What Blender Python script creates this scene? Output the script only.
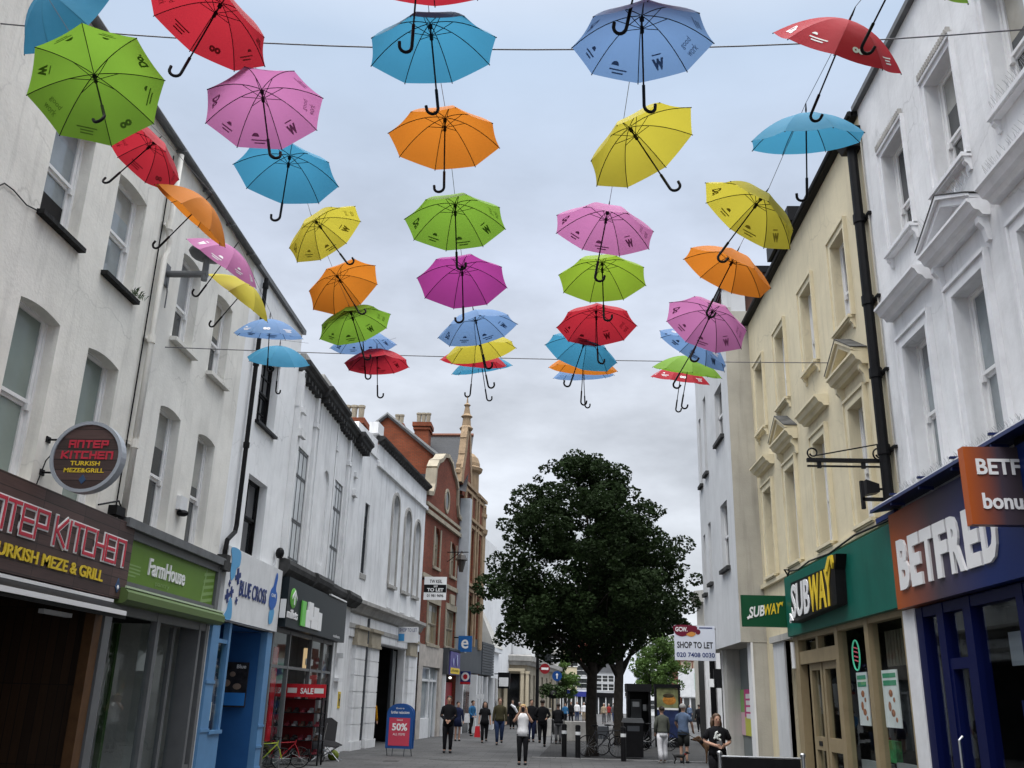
import bpy, bmesh, math, random
import numpy as np
from mathutils import Vector, Matrix
random.seed(7); rng = np.random.default_rng(7)
R_ = math.radians
scene = bpy.context.scene
for o in list(bpy.data.objects):
    bpy.data.objects.remove(o)
col = scene.collection

# ------------------------------------------------------------------ camera
FPX, YAW, PITCH, ROLL, EYE = 928.58, -0.0484, 0.32756, 0.02666, 1.75
cam_data = bpy.data.cameras.new('camera')
cam_data.sensor_width = 36.0
cam_data.lens = FPX / 1024 * 36.0
cam_data.clip_start = 0.05
cam_data.clip_end = 3000
cam = bpy.data.objects.new('camera', cam_data)
col.objects.link(cam)
fw = Vector((math.sin(YAW) * math.cos(PITCH), math.cos(YAW) * math.cos(PITCH), math.sin(PITCH)))
rt = Vector((math.cos(YAW), -math.sin(YAW), 0)); upv = rt.cross(fw)
rt2 = rt * math.cos(ROLL) + upv * math.sin(ROLL); up2 = upv * math.cos(ROLL) - rt * math.sin(ROLL)
mw = Matrix((rt2, up2, -fw)).transposed().to_4x4(); mw.translation = (0, 0, EYE)
cam.matrix_world = mw
scene.camera = cam

# ------------------------------------------------------------------ world, sun, exposure
SUN_EL, SUN_AZ = R_(58), R_(200)      # azimuth clockwise from +Y: behind the camera
world = bpy.data.worlds.new('World'); scene.world = world; world.use_nodes = True
nt = world.node_tree; nt.nodes.clear(); N = nt.nodes.new; L = nt.links.new
out = N('ShaderNodeOutputWorld'); mixs = N('ShaderNodeMixShader')
sky = N('ShaderNodeTexSky'); sky.sky_type = 'NISHITA'; sky.sun_disc = False
sky.sun_elevation = SUN_EL; sky.sun_rotation = SUN_AZ
bg1 = N('ShaderNodeBackground'); bg1.inputs[1].default_value = 0.08; L(sky.outputs[0], bg1.inputs[0])
tc = N('ShaderNodeTexCoord'); sep = N('ShaderNodeSeparateXYZ'); L(tc.outputs['Generated'], sep.inputs[0])
# overcast: brightness grows to the zenith, broken by soft cloud bellies
rad = N('ShaderNodeValToRGB'); L(sep.outputs[2], rad.inputs[0]); cr = rad.color_ramp
cr.elements[0].position = 0.0; cr.elements[0].color = (.64, .66, .69, 1)
cr.elements[1].position = 1.0; cr.elements[1].color = (1.0, 1.0, 1.0, 1)
for p_, c_ in ((.05, (.76, .79, .83)), (.16, (.66, .69, .74)), (.30, (.64, .68, .75)), (.45, (.605, .67, .795)), (.62, (.49, .595, .75)), (.72, (.74, .80, .90)), (.85, (.97, .97, .97))):
    e_ = cr.elements.new(p_); e_.color = (*c_, 1)
mp = N('ShaderNodeMapping'); mp.inputs['Scale'].default_value = (1.5, 1.5, 3.6); L(tc.outputs['Generated'], mp.inputs[0])
mp.inputs['Location'].default_value = (.35, .1, .4)
nz = N('ShaderNodeTexNoise'); nz.inputs['Scale'].default_value = 1.5; nz.inputs['Detail'].default_value = 7; nz.inputs['Roughness'].default_value = .55
L(mp.outputs[0], nz.inputs[0])
nr = N('ShaderNodeMapRange'); L(nz.outputs[0], nr.inputs[0])
nr.inputs[1].default_value = .38; nr.inputs[2].default_value = .64; nr.inputs[3].default_value = .54; nr.inputs[4].default_value = 1.16
fade = N('ShaderNodeMapRange'); L(sep.outputs[2], fade.inputs[0])
fade.inputs[1].default_value = .3; fade.inputs[2].default_value = .6; fade.inputs[3].default_value = 1.0; fade.inputs[4].default_value = .16
mixv = N('ShaderNodeMix'); mixv.data_type = 'FLOAT'; mixv.inputs[2].default_value = 1.0
L(fade.outputs[0], mixv.inputs[0]); L(nr.outputs[0], mixv.inputs[3])
mul = N('ShaderNodeVectorMath'); mul.operation = 'SCALE'; L(rad.outputs[0], mul.inputs[0]); L(mixv.outputs[0], mul.inputs['Scale'])
zen = N('ShaderNodeMapRange'); L(sep.outputs[2], zen.inputs[0])
zen.inputs[1].default_value = .68; zen.inputs[2].default_value = .86; zen.inputs[3].default_value = 1.0; zen.inputs[4].default_value = 4.6
bg2 = N('ShaderNodeBackground'); L(mul.outputs[0], bg2.inputs[0]); L(zen.outputs[0], bg2.inputs[1])
mixs.inputs[0].default_value = .9
L(bg1.outputs[0], mixs.inputs[1]); L(bg2.outputs[0], mixs.inputs[2]); L(mixs.outputs[0], out.inputs[0])
sd_ = bpy.data.lights.new('sun', 'SUN'); sd_.energy = 1.5; sd_.angle = R_(40); sd_.color = (1, .97, .93)
sun = bpy.data.objects.new('sun', sd_); col.objects.link(sun)
tosun = Vector((math.sin(SUN_AZ) * math.cos(SUN_EL), math.cos(SUN_AZ) * math.cos(SUN_EL), math.sin(SUN_EL)))
sun.rotation_euler = tosun.to_track_quat('Z', 'Y').to_euler()
scene.view_settings.view_transform = 'Standard'; scene.view_settings.look = 'None'
scene.view_settings.exposure = 0.32; scene.view_settings.gamma = 1.0
scene.view_settings.use_curve_mapping = False
scene.render.engine = 'CYCLES'
scene.cycles.max_bounces = 6; scene.cycles.transparent_max_bounces = 12

# ------------------------------------------------------------------ materials
_m = {}
def M(name, c, rough=.6, metal=0., var=0., scale=2.0, bump=0., bscale=30., streak=0., spec=.22, emit=0., trans=0., crack=0.):
    if name in _m: return _m[name]
    m = bpy.data.materials.new(name); m.use_nodes = True; t = m.node_tree; b = t.nodes['Principled BSDF']
    b.inputs['Base Color'].default_value = (*c, 1); b.inputs['Roughness'].default_value = rough
    b.inputs['Metallic'].default_value = metal; b.inputs['Specular IOR Level'].default_value = spec
    m.diffuse_color = (*c, 1)
    Nn, Ln = t.nodes.new, t.links.new
    if emit: b.inputs['Emission Color'].default_value = (*c, 1); b.inputs['Emission Strength'].default_value = emit
    geo = Nn('ShaderNodeTexCoord')
    last = None
    if var:
        n = Nn('ShaderNodeTexNoise'); n.inputs['Scale'].default_value = scale; n.inputs['Detail'].default_value = 8; n.inputs['Roughness'].default_value = .62
        Ln(geo.outputs['Object'], n.inputs[0])
        mr = Nn('ShaderNodeMapRange'); mr.inputs[1].default_value = .3; mr.inputs[2].default_value = .7; mr.inputs[3].default_value = 1 - var; mr.inputs[4].default_value = 1 + var
        Ln(n.outputs[0], mr.inputs[0]); last = mr.outputs[0]
    if streak:
        mp = Nn('ShaderNodeMapping'); mp.inputs['Scale'].default_value = (3.4, 3.4, .22); Ln(geo.outputs['Object'], mp.inputs[0])
        n2 = Nn('ShaderNodeTexNoise'); n2.inputs['Scale'].default_value = 1.6; n2.inputs['Detail'].default_value = 7; n2.inputs['Roughness'].default_value = .65; Ln(mp.outputs[0], n2.inputs[0])
        m2 = Nn('ShaderNodeMapRange'); m2.inputs[1].default_value = .52; m2.inputs[2].default_value = .82; m2.inputs[3].default_value = 1.0; m2.inputs[4].default_value = 1 - streak
        Ln(n2.outputs[0], m2.inputs[0])
        if last:
            mm = Nn('ShaderNodeMath'); mm.operation = 'MULTIPLY'; Ln(last, mm.inputs[0]); Ln(m2.outputs[0], mm.inputs[1]); last = mm.outputs[0]
        else: last = m2.outputs[0]
    if crack:   # hairline cracks and repaired patches
        n5 = Nn('ShaderNodeTexNoise'); n5.inputs['Scale'].default_value = 2.2; n5.inputs['Detail'].default_value = 5; Ln(geo.outputs['Object'], n5.inputs[0])
        v5 = Nn('ShaderNodeVectorMath'); v5.operation = 'MULTIPLY_ADD'; Ln(n5.outputs['Color'], v5.inputs[0]); v5.inputs[1].default_value = (.5, .5, .5); Ln(geo.outputs['Object'], v5.inputs[2])
        vo = Nn('ShaderNodeTexVoronoi'); vo.feature = 'DISTANCE_TO_EDGE'; vo.inputs['Scale'].default_value = .42; Ln(v5.outputs[0], vo.inputs[0])
        m5 = Nn('ShaderNodeMapRange'); m5.inputs[1].default_value = .0; m5.inputs[2].default_value = .008; m5.inputs[3].default_value = 1 - crack; m5.inputs[4].default_value = 1.0; Ln(vo.outputs['Distance'], m5.inputs[0])
        n6 = Nn('ShaderNodeTexNoise'); n6.inputs['Scale'].default_value = .45; n6.inputs['Detail'].default_value = 3; Ln(geo.outputs['Object'], n6.inputs[0])
        m6 = Nn('ShaderNodeMapRange'); m6.inputs[1].default_value = .50; m6.inputs[2].default_value = .53; m6.inputs[3].default_value = 1.0; m6.inputs[4].default_value = .93; Ln(n6.outputs[0], m6.inputs[0])
        mk = Nn('ShaderNodeMapRange'); mk.inputs[1].default_value = .45; mk.inputs[2].default_value = .6; Ln(n6.outputs[0], mk.inputs[0])
        mx5 = Nn('ShaderNodeMix'); mx5.data_type = 'FLOAT'; mx5.inputs[2].default_value = 1.0; Ln(mk.outputs[0], mx5.inputs[0]); Ln(m5.outputs[0], mx5.inputs[3])
        for sck in (mx5.outputs[0], m6.outputs[0]):
            if last is None: last = sck
            else:
                mm = Nn('ShaderNodeMath'); mm.operation = 'MULTIPLY'; Ln(last, mm.inputs[0]); Ln(sck, mm.inputs[1]); last = mm.outputs[0]
    if last:
        sc = Nn('ShaderNodeVectorMath'); sc.operation = 'SCALE'; sc.inputs[0].default_value = c; Ln(last, sc.inputs['Scale']); Ln(sc.outputs[0], b.inputs['Base Color'])
    if bump:
        n3 = Nn('ShaderNodeTexNoise'); n3.inputs['Scale'].default_value = bscale; n3.inputs['Detail'].default_value = 4; Ln(geo.outputs['Object'], n3.inputs[0])
        bp = Nn('ShaderNodeBump'); bp.inputs['Strength'].default_value = bump; bp.inputs['Distance'].default_value = .02; Ln(n3.outputs[0], bp.inputs['Height']); Ln(bp.outputs[0], b.inputs['Normal'])
    if trans:
        tr = Nn('ShaderNodeBsdfTranslucent'); tr.inputs[0].default_value = (*c, 1)
        mx = Nn('ShaderNodeMixShader'); mx.inputs[0].default_value = trans; o = t.nodes['Material Output']
        Ln(b.outputs[0], mx.inputs[1]); Ln(tr.outputs[0], mx.inputs[2]); Ln(mx.outputs[0], o.inputs[0])
    _m[name] = m; return m

def brick_mat(name, c1, c2, mortar, bw=.225, bh=.075, ms=.012, rough=.85, bump=.4, rows=.5, flat=False, var=.35):
    if name in _m: return _m[name]
    m = bpy.data.materials.new(name); m.use_nodes = True; t = m.node_tree; b = t.nodes['Principled BSDF']
    Nn, Ln = t.nodes.new, t.links.new
    geo = Nn('ShaderNodeNewGeometry'); s = Nn('ShaderNodeSeparateXYZ'); Ln(geo.outputs['Position'], s.inputs[0])
    cb = Nn('ShaderNodeCombineXYZ')
    if flat:
        Ln(s.outputs[0], cb.inputs[0]); Ln(s.outputs[1], cb.inputs[1])
    else:
        ad = Nn('ShaderNodeMath'); ad.operation = 'ADD'; Ln(s.outputs[0], ad.inputs[0]); Ln(s.outputs[1], ad.inputs[1])
        Ln(ad.outputs[0], cb.inputs[0]); Ln(s.outputs[2], cb.inputs[1])
    br = Nn('ShaderNodeTexBrick'); br.offset = rows; Ln(cb.outputs[0], br.inputs[0])
    br.inputs['Color1'].default_value = (*c1, 1); br.inputs['Color2'].default_value = (*c2, 1); br.inputs['Mortar'].default_value = (*mortar, 1)
    br.inputs['Scale'].default_value = 1; br.inputs['Brick Width'].default_value = bw; br.inputs['Row Height'].default_value = bh; br.inputs['Mortar Size'].default_value = ms
    n = Nn('ShaderNodeTexNoise'); n.inputs['Scale'].default_value = .55; n.inputs['Detail'].default_value = 9; n.inputs['Roughness'].default_value = .65; Ln(geo.outputs['Position'], n.inputs[0])
    mr = Nn('ShaderNodeMapRange'); mr.inputs[1].default_value = .3; mr.inputs[2].default_value = .7; mr.inputs[3].default_value = 1 - var; mr.inputs[4].default_value = 1 + var; Ln(n.outputs[0], mr.inputs[0])
    sc = Nn('ShaderNodeVectorMath'); sc.operation = 'SCALE'; Ln(br.outputs[0], sc.inputs[0]); Ln(mr.outputs[0], sc.inputs['Scale']); Ln(sc.outputs[0], b.inputs['Base Color'])
    b.inputs['Roughness'].default_value = rough; b.inputs['Specular IOR Level'].default_value = .2
    bp = Nn('ShaderNodeBump'); bp.inputs['Strength'].default_value = bump; bp.inputs['Distance'].default_value = .01; bp.invert = True; Ln(br.outputs['Fac'], bp.inputs['Height']); Ln(bp.outputs[0], b.inputs['Normal'])
    _m[name] = m; return m

def plank_mat(name, c, vert=False, w=.14):
    m = bpy.data.materials.new(name); m.use_nodes = True; t = m.node_tree; b = t.nodes['Principled BSDF']; Nn, Ln = t.nodes.new, t.links.new
    geo = Nn('ShaderNodeNewGeometry'); s = Nn('ShaderNodeSeparateXYZ'); Ln(geo.outputs['Position'], s.inputs[0])
    ad = Nn('ShaderNodeMath'); ad.operation = 'ADD'; Ln(s.outputs[0], ad.inputs[0]); Ln(s.outputs[1], ad.inputs[1])
    cb = Nn('ShaderNodeCombineXYZ')
    Ln((s.outputs[2] if vert else ad.outputs[0]), cb.inputs[0]); Ln((ad.outputs[0] if vert else s.outputs[2]), cb.inputs[1])
    br = Nn('ShaderNodeTexBrick'); br.offset = .37; br.offset_frequency = 1; Ln(cb.outputs[0], br.inputs[0])
    br.inputs['Color1'].default_value = (*[x * .6 for x in c], 1); br.inputs['Color2'].default_value = (*[x * 1.35 for x in c], 1); br.inputs['Mortar'].default_value = (*[x * .15 for x in c], 1)
    br.inputs['Scale'].default_value = 1; br.inputs['Brick Width'].default_value = 1.1; br.inputs['Row Height'].default_value = w; br.inputs['Mortar Size'].default_value = .006
    mp = Nn('ShaderNodeMapping'); mp.inputs['Scale'].default_value = (2, 40, 1); Ln(cb.outputs[0], mp.inputs[0])
    n = Nn('ShaderNodeTexNoise'); n.inputs['Scale'].default_value = 1.5; n.inputs['Detail'].default_value = 6; Ln(mp.outputs[0], n.inputs[0])
    mr = Nn('ShaderNodeMapRange'); mr.inputs[3].default_value = .45; mr.inputs[4].default_value = 1.5; Ln(n.outputs[0], mr.inputs[0])
    sc = Nn('ShaderNodeVectorMath'); sc.operation = 'SCALE'; Ln(br.outputs[0], sc.inputs[0]); Ln(mr.outputs[0], sc.inputs['Scale']); Ln(sc.outputs[0], b.inputs['Base Color'])
    b.inputs['Roughness'].default_value = .6
    _m[name] = m; return m

def glass_mat(name, tint=(.9, .95, .95), refl=.035):
    m = bpy.data.materials.new(name); m.use_nodes = True; t = m.node_tree; t.nodes.remove(t.nodes['Principled BSDF']); Nn, Ln = t.nodes.new, t.links.new
    tr = Nn('ShaderNodeBsdfTransparent'); tr.inputs[0].default_value = (*tint, 1)
    gl = Nn('ShaderNodeBsdfGlossy'); gl.inputs['Roughness'].default_value = .015; gl.inputs[0].default_value = (.9, .95, .95, 1)
    lw = Nn('ShaderNodeLayerWeight'); lw.inputs[0].default_value = .5
    pw = Nn('ShaderNodeMath'); pw.operation = 'POWER'; pw.inputs[1].default_value = 6.0; Ln(lw.outputs['Facing'], pw.inputs[0])
    mr = Nn('ShaderNodeMapRange'); mr.inputs[1].default_value = 0; mr.inputs[2].default_value = 1; mr.inputs[3].default_value = refl; mr.inputs[4].default_value = .7; Ln(pw.outputs[0], mr.inputs[0])
    mx = Nn('ShaderNodeMixShader'); Ln(mr.outputs[0], mx.inputs[0]); Ln(tr.outputs[0], mx.inputs[1]); Ln(gl.outputs[0], mx.inputs[2])
    Ln(mx.outputs[0], t.nodes['Material Output'].inputs[0]); _m[name] = m; return m

# ------------------------------------------------------------------ geometry helpers
class Fr:                      # a wall's own axes: S along it, D out of it, Z up
    def __init__(s, o, sd, out_):
        s.o = Vector((o[0], o[1], o[2] if len(o) > 2 else 0)); s.sd = Vector((*sd, 0)).normalized(); s.out = Vector((*out_, 0)).normalized()
        s.flip = s.sd.cross(Vector((0, 0, 1))).dot(s.out) < 0
    def p(s, S, D, Z): return s.o + s.sd * S + s.out * D + Vector((0, 0, Z))
WORLD = Fr((0, 0, 0), (1, 0), (0, 1))
def AFr(o, deg):               # facade running away from the camera, turned by deg towards +X, facing the street on its right
    a = R_(deg); return Fr(o, (math.sin(a), math.cos(a)), (math.cos(a), -math.sin(a)))
FL = Fr((-6.8, 0), (0, 1), (1, 0))
FRr = Fr((5.4, 0), (0, 1), (-1, 0))

class MB:
    def __init__(s, fr=WORLD): s.v = []; s.f = []; s.fr = fr
    def add(s, vs, fs):
        n = len(s.v); s.v += [Vector(v) for v in vs]; s.f += [tuple(i + n for i in f) for f in fs]; return s
    def q(s, *pts):            # polygon in frame coordinates
        return s.add([s.fr.p(*p) for p in pts], [tuple(range(len(pts)))])
    def box(s, a0, a1, b0, b1, c0, c1):
        P = [s.fr.p(a, b, c) for c in (c0, c1) for b in (b0, b1) for a in (a0, a1)]
        return s.add(P, [(0, 2, 3, 1), (4, 5, 7, 6), (0, 1, 5, 4), (2, 6, 7, 3), (0, 4, 6, 2), (1, 3, 7, 5)])
    def prism(s, poly, a, b, plane='SZ'):   # extrude a polygon (S,Z) along D from a to b, or (D,Z) along S
        n = len(poly)
        if plane == 'SZ': P = [s.fr.p(x, a, z) for x, z in poly] + [s.fr.p(x, b, z) for x, z in poly]
        elif plane == 'DZ': P = [s.fr.p(a, x, z) for x, z in poly] + [s.fr.p(b, x, z) for x, z in poly]
        else: P = [s.fr.p(x, z, a) for x, z in poly] + [s.fr.p(x, z, b) for x, z in poly]
        return s.add(P, [tuple(range(n)), tuple(range(2 * n - 1, n - 1, -1))] + [(i, (i + 1) % n, n + (i + 1) % n, n + i) for i in range(n)])
    def tube(s, pts, r, seg=8, cap=True, world=False):
        pts = [Vector(p) if world else s.fr.p(*p) for p in pts]; rs = r if isinstance(r, (list, tuple)) else [r] * len(pts)
        V = []; ref = None
        for i, p in enumerate(pts):
            t = (pts[min(i + 1, len(pts) - 1)] - pts[max(i - 1, 0)]).normalized()
            if ref is None: ref = Vector((0, 0, 1)) if abs(t.z) < .9 else Vector((1, 0, 0))
            u = t.cross(ref).normalized(); w = u.cross(t).normalized(); ref = w
            V += [p + (u * math.cos(k * 2 * math.pi / seg) + w * math.sin(k * 2 * math.pi / seg)) * rs[i] for k in range(seg)]
        F = [(i * seg + k, i * seg + (k + 1) % seg, (i + 1) * seg + (k + 1) % seg, (i + 1) * seg + k) for i in range(len(pts) - 1) for k in range(seg)]
        if cap: F += [tuple(range(seg - 1, -1, -1)), tuple(range((len(pts) - 1) * seg, len(pts) * seg))]
        return s.add(V, F)
    def ball(s, c, r, seg=10, rings=6, world=False):
        c = Vector(c) if world else s.fr.p(*c); r = r if isinstance(r, (list, tuple)) else (r, r, r)
        V = [c + Vector((0, 0, r[2]))]
        for i in range(1, rings):
            a = math.pi * i / rings
            V += [c + Vector((r[0] * math.sin(a) * math.cos(k * 2 * math.pi / seg), r[1] * math.sin(a) * math.sin(k * 2 * math.pi / seg), r[2] * math.cos(a))) for k in range(seg)]
        V.append(c - Vector((0, 0, r[2]))); F = [(0, 1 + k, 1 + (k + 1) % seg) for k in range(seg)]
        for i in range(rings - 2): F += [(1 + i * seg + k, 1 + (i + 1) * seg + k, 1 + (i + 1) * seg + (k + 1) % seg, 1 + i * seg + (k + 1) % seg) for k in range(seg)]
        b = 1 + (rings - 2) * seg; F += [(len(V) - 1, b + (k + 1) % seg, b + k) for k in range(seg)]
        return s.add(V, F)
    def lathe(s, c, prof, seg=16):  # prof (r,z)
        c = s.fr.p(*c); V = []
        for r, z in prof: V += [c + Vector((r * math.cos(k * 2 * math.pi / seg), r * math.sin(k * 2 * math.pi / seg), z)) for k in range(seg)]
        F = [(i * seg + k, i * seg + (k + 1) % seg, (i + 1) * seg + (k + 1) % seg, (i + 1) * seg + k) for i in range(len(prof) - 1) for k in range(seg)]
        F += [tuple(range(seg - 1, -1, -1)), tuple(range((len(prof) - 1) * seg, len(prof) * seg))]
        return s.add(V, F)

WMAT = {}
def wm(o): return WMAT.get(o.name, Matrix.Identity(4)) if o else Matrix.Identity(4)
def islands(mb):
    par = list(range(len(mb.v)))
    def fd(i):
        while par[i] != i: par[i] = par[par[i]]; i = par[i]
        return i
    for f in mb.f:
        a = fd(f[0])
        for i in f[1:]: par[fd(i)] = a
    G = {}
    for f in mb.f: G.setdefault(fd(f[0]), []).append(f)
    for fs in G.values():
        ix = sorted({i for f in fs for i in f}); mp_ = {k: n for n, k in enumerate(ix)}; m = MB(mb.fr); m.v = [mb.v[i] for i in ix]; m.f = [tuple(mp_[i] for i in f) for f in fs]; yield m
SPLIT = {'pier', 'pillar', 'capital', 'pilaster', 'shopfront_frame', 'fin', 'window_notice', 'pier_lit_side', 'red_banner', 'counter', 'light_batten', 'leg', 'cross_motif', 'blue_motif', 'white_logo', 'letter', 'frame_post', 'blind', 'lead', 'window_poster', 'poster_picture', 'label', 'door_frame', 'parapet_block', 'sign_face', 'panel_joint', 'collar', 'front_bar', 'sign_frame', 'bracket', 'text_lines', 'arrow', 'turret', 'rubber'}
def build(name, mb, mat, parent=None, smooth=False, local=False, recalc=True):
    if name in SPLIT and parent is not None:
        ms = list(islands(mb))
        if len(ms) > 1:
            for m in ms: o = build1(name, m, mat, parent, smooth, local, recalc)
            return o
    return build1(name, mb, mat, parent, smooth, local, recalc)
def build1(name, mb, mat, parent=None, smooth=False, local=False, recalc=True):
    me = bpy.data.meshes.new(name)
    V = mb.v
    if parent is not None and not local:
        inv = wm(parent).inverted(); V = [inv @ v for v in V]
    me.from_pydata([tuple(v) for v in V], [], mb.f)
    if recalc:
        bm = bmesh.new(); bm.from_mesh(me); bmesh.ops.recalc_face_normals(bm, faces=bm.faces); bm.to_mesh(me); bm.free()
    if smooth: me.polygons.foreach_set('use_smooth', [True] * len(me.polygons))
    me.materials.append(mat); me.update()
    return link(name, me, parent)
def link(name, me, parent=None):
    o = bpy.data.objects.new(name, me); col.objects.link(o)
    if parent is not None:
        o.parent = parent; WMAT[o.name] = wm(parent)
    return o
def tag(o, label=None, cat=None, group=None, kind=None):
    if label: o['label'] = label
    if cat: o['category'] = cat
    if group: o['group'] = group
    if kind: o['kind'] = kind
    return o
def thing(name, label, cat, loc=(0, 0, 0), rz=0., group=None):
    o = bpy.data.objects.new(name, None); col.objects.link(o); o.empty_display_size = .2
    m = Matrix.Translation(Vector(loc)) @ Matrix.Rotation(rz, 4, 'Z'); o.matrix_world = m; WMAT[o.name] = m
    return tag(o, label, cat, group)
def copy_thing(src, loc=None, rz=None, label=None, matrix=None):
    def cp(o, par):
        c = o.copy(); col.objects.link(c)
        if par is not None: c.parent = par
        for ch in o.children: cp(ch, c)
        return c
    c = cp(src, None)
    m = matrix if matrix is not None else Matrix.Translation(Vector(loc)) @ Matrix.Rotation(rz or 0, 4, 'Z')
    c.matrix_world = m; WMAT[c.name] = m
    if label: c['label'] = label
    return c

_tc = {}
def text_geo(s, bold=0., shear=0., ext=0., bev=0., space=1.0, align='CENTER'):
    key = (s, bold, shear, ext, bev, space, align)
    if key in _tc: return _tc[key]
    cu = bpy.data.curves.new('t', 'FONT'); cu.body = s; cu.offset = bold; cu.shear = shear; cu.extrude = ext; cu.bevel_depth = bev; cu.space_character = space; cu.resolution_u = 3; cu.align_x = align
    ob = bpy.data.objects.new('t', cu); me = ob.to_mesh()
    V = np.array([v.co[:] for v in me.vertices]).reshape(-1, 3); F = [tuple(p.vertices) for p in me.polygons]
    ob.to_mesh_clear(); bpy.data.objects.remove(ob); bpy.data.curves.remove(cu)
    _tc[key] = (V, F); return V, F
def text_mb(mb, s, s0, s1, z0, z1, d, depth=.0, bold=0., shear=0., space=1.0, keep=False, slope=0.):
    """text filling the rectangle s0..s1 (left..right as read) x z0..z1, its back at d"""
    V, F = text_geo(s, bold, shear, .5 if depth else 0., 0., space)
    lo, hi = V.min(0), V.max(0); W = V.copy(); fr = mb.fr
    kx, kz = (s1 - s0) / (hi[0] - lo[0]), (z1 - z0) / (hi[1] - lo[1])
    if keep: kk = min(abs(kx), abs(kz)); kx = math.copysign(kk, kx); kz = kk; s0 = (s0 + s1) / 2 - kx * (hi[0] - lo[0]) / 2; zc = (z0 + z1) / 2; z0 = zc - kk * (hi[1] - lo[1]) / 2
    P = []
    for x, y, z in W:
        S = s0 + (x - lo[0]) * kx; P.append(fr.p(S, d + (z + .5) * depth if depth else d, z0 + (y - lo[1]) * kz + slope * (S - s0)))
    mb.add(P, F)
    return mb
def tx(name, fr, s, s0, s1, z0, z1, d, mat, parent, depth=.0, **k):
    if fr.flip and s0 < s1: s0, s1 = s1, s0     # right-hand side of the street reads the other way
    return build(name, text_mb(MB(fr), s, s0, s1, z0, z1, d, depth, **k), mat, parent, recalc=bool(depth))

def skin_mesh(name, nodes, edges, mat, parent=None, sub=1, smooth=True):
    """nodes: list of (xyz, r) in the parent's local space; a tapered continuous surface grown round them"""
    me = bpy.data.meshes.new(name); me.from_pydata([n[0] for n in nodes], edges, [])
    o = bpy.data.objects.new(name, me); col.objects.link(o)
    md = o.modifiers.new('s', 'SKIN'); md.use_smooth_shade = True
    sv = me.skin_vertices[0].data if me.skin_vertices else None
    if sv is None:
        bm = bmesh.new(); bm.from_mesh(me); bm.verts.layers.skin.verify(); bm.to_mesh(me); bm.free(); sv = me.skin_vertices[0].data
    for i, n in enumerate(nodes):
        r = n[1]; sv[i].radius = (r, r) if not isinstance(r, tuple) else r; sv[i].use_root = (i == 0)
    if sub: s_ = o.modifiers.new('u', 'SUBSURF'); s_.levels = sub; s_.render_levels = sub
    bpy.context.view_layer.update()
    ev = o.evaluated_get(bpy.context.evaluated_depsgraph_get()); nm = bpy.data.meshes.new_from_object(ev)
    bpy.data.objects.remove(o); nm.name = name; nm.materials.clear(); nm.materials.append(mat)
    nm.polygons.foreach_set('use_smooth', [True] * len(nm.polygons))
    return link(name, nm, parent)

# ------------------------------------------------------------------ wall with openings
def facade(mb, s0, s1, z0, z1, ops, reveal=.2, d=0.):
    """ops: (s0,s1,z0,z1,rise) rise>0 arched head (z1 is the crown)"""
    ss = sorted({s0, s1, *[o[0] for o in ops], *[o[1] for o in ops]}); zs = sorted({z0, z1, *[o[2] for o in ops], *[o[3] for o in ops]})
    ss = [x for x in ss if s0 <= x <= s1]; zs = [x for x in zs if z0 <= x <= z1]
    for i in range(len(ss) - 1):
        for j in range(len(zs) - 1):
            cs, cz = (ss[i] + ss[i + 1]) / 2, (zs[j] + zs[j + 1]) / 2
            if any(o[0] < cs < o[1] and o[2] < cz < o[3] for o in ops): continue
            mb.q((ss[i], d, zs[j]), (ss[i + 1], d, zs[j]), (ss[i + 1], d, zs[j + 1]), (ss[i], d, zs[j + 1]))
    for o in ops:
        a, b, c, e = o[:4]; r = o[4] if len(o) > 4 else 0.; rv = o[5] if len(o) > 5 else reveal
        h = e - r
        if r:
            n = 12; w = (b - a) / 2; m = (a + b) / 2
            if r < w * .95: Rr = (w * w + r * r) / (2 * r); arc = [(m + w * (2 * k / n - 1), e - Rr + math.sqrt(max(Rr * Rr - (w * (2 * k / n - 1)) ** 2, 0))) for k in range(n + 1)]
            else: arc = [(m - w * math.cos(math.pi * k / n), h + r * math.sin(math.pi * k / n)) for k in range(n + 1)]
        else: arc = [(a, e), (b, e)]
        for (x0, y0), (x1, y1) in zip(arc, arc[1:]):
            if r: mb.q((x0, d, y0), (x1, d, y1), (x1, d, e), (x0, d, e))
            mb.q((x0, d, y0), (x0, d - rv, y0), (x1, d - rv, y1), (x1, d, y1))
        mb.q((a, d, c), (a, d - rv, c), (a, d - rv, h), (a, d, h)); mb.q((b, d, c), (b, d, h), (b, d - rv, h), (b, d - rv, c))
        if c > .02: mb.q((a, d, c), (b, d, c), (b, d - rv, c), (a, d - rv, c))
    return mb
def shell(mb, s0, s1, z1, depth, z0=0.):
    """side walls, back and flat top behind a facade"""
    mb.q((s0, 0, z0), (s0, 0, z1), (s0, -depth, z1), (s0, -depth, z0)); mb.q((s1, 0, z0), (s1, -depth, z0), (s1, -depth, z1), (s1, 0, z1))
    mb.q((s0, -depth, z0), (s1, -depth, z0), (s1, -depth, z1), (s0, -depth, z1)); mb.q((s0, -.02, z1 - .03), (s1, -.02, z1 - .03), (s1, -depth, z1 - .03), (s0, -depth, z1 - .03))
    if z1 > 8: mb.q((s0, -.02, 4.0), (s1, -.02, 4.0), (s1, -depth, 4.0), (s0, -depth, 4.0))
    return mb
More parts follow.
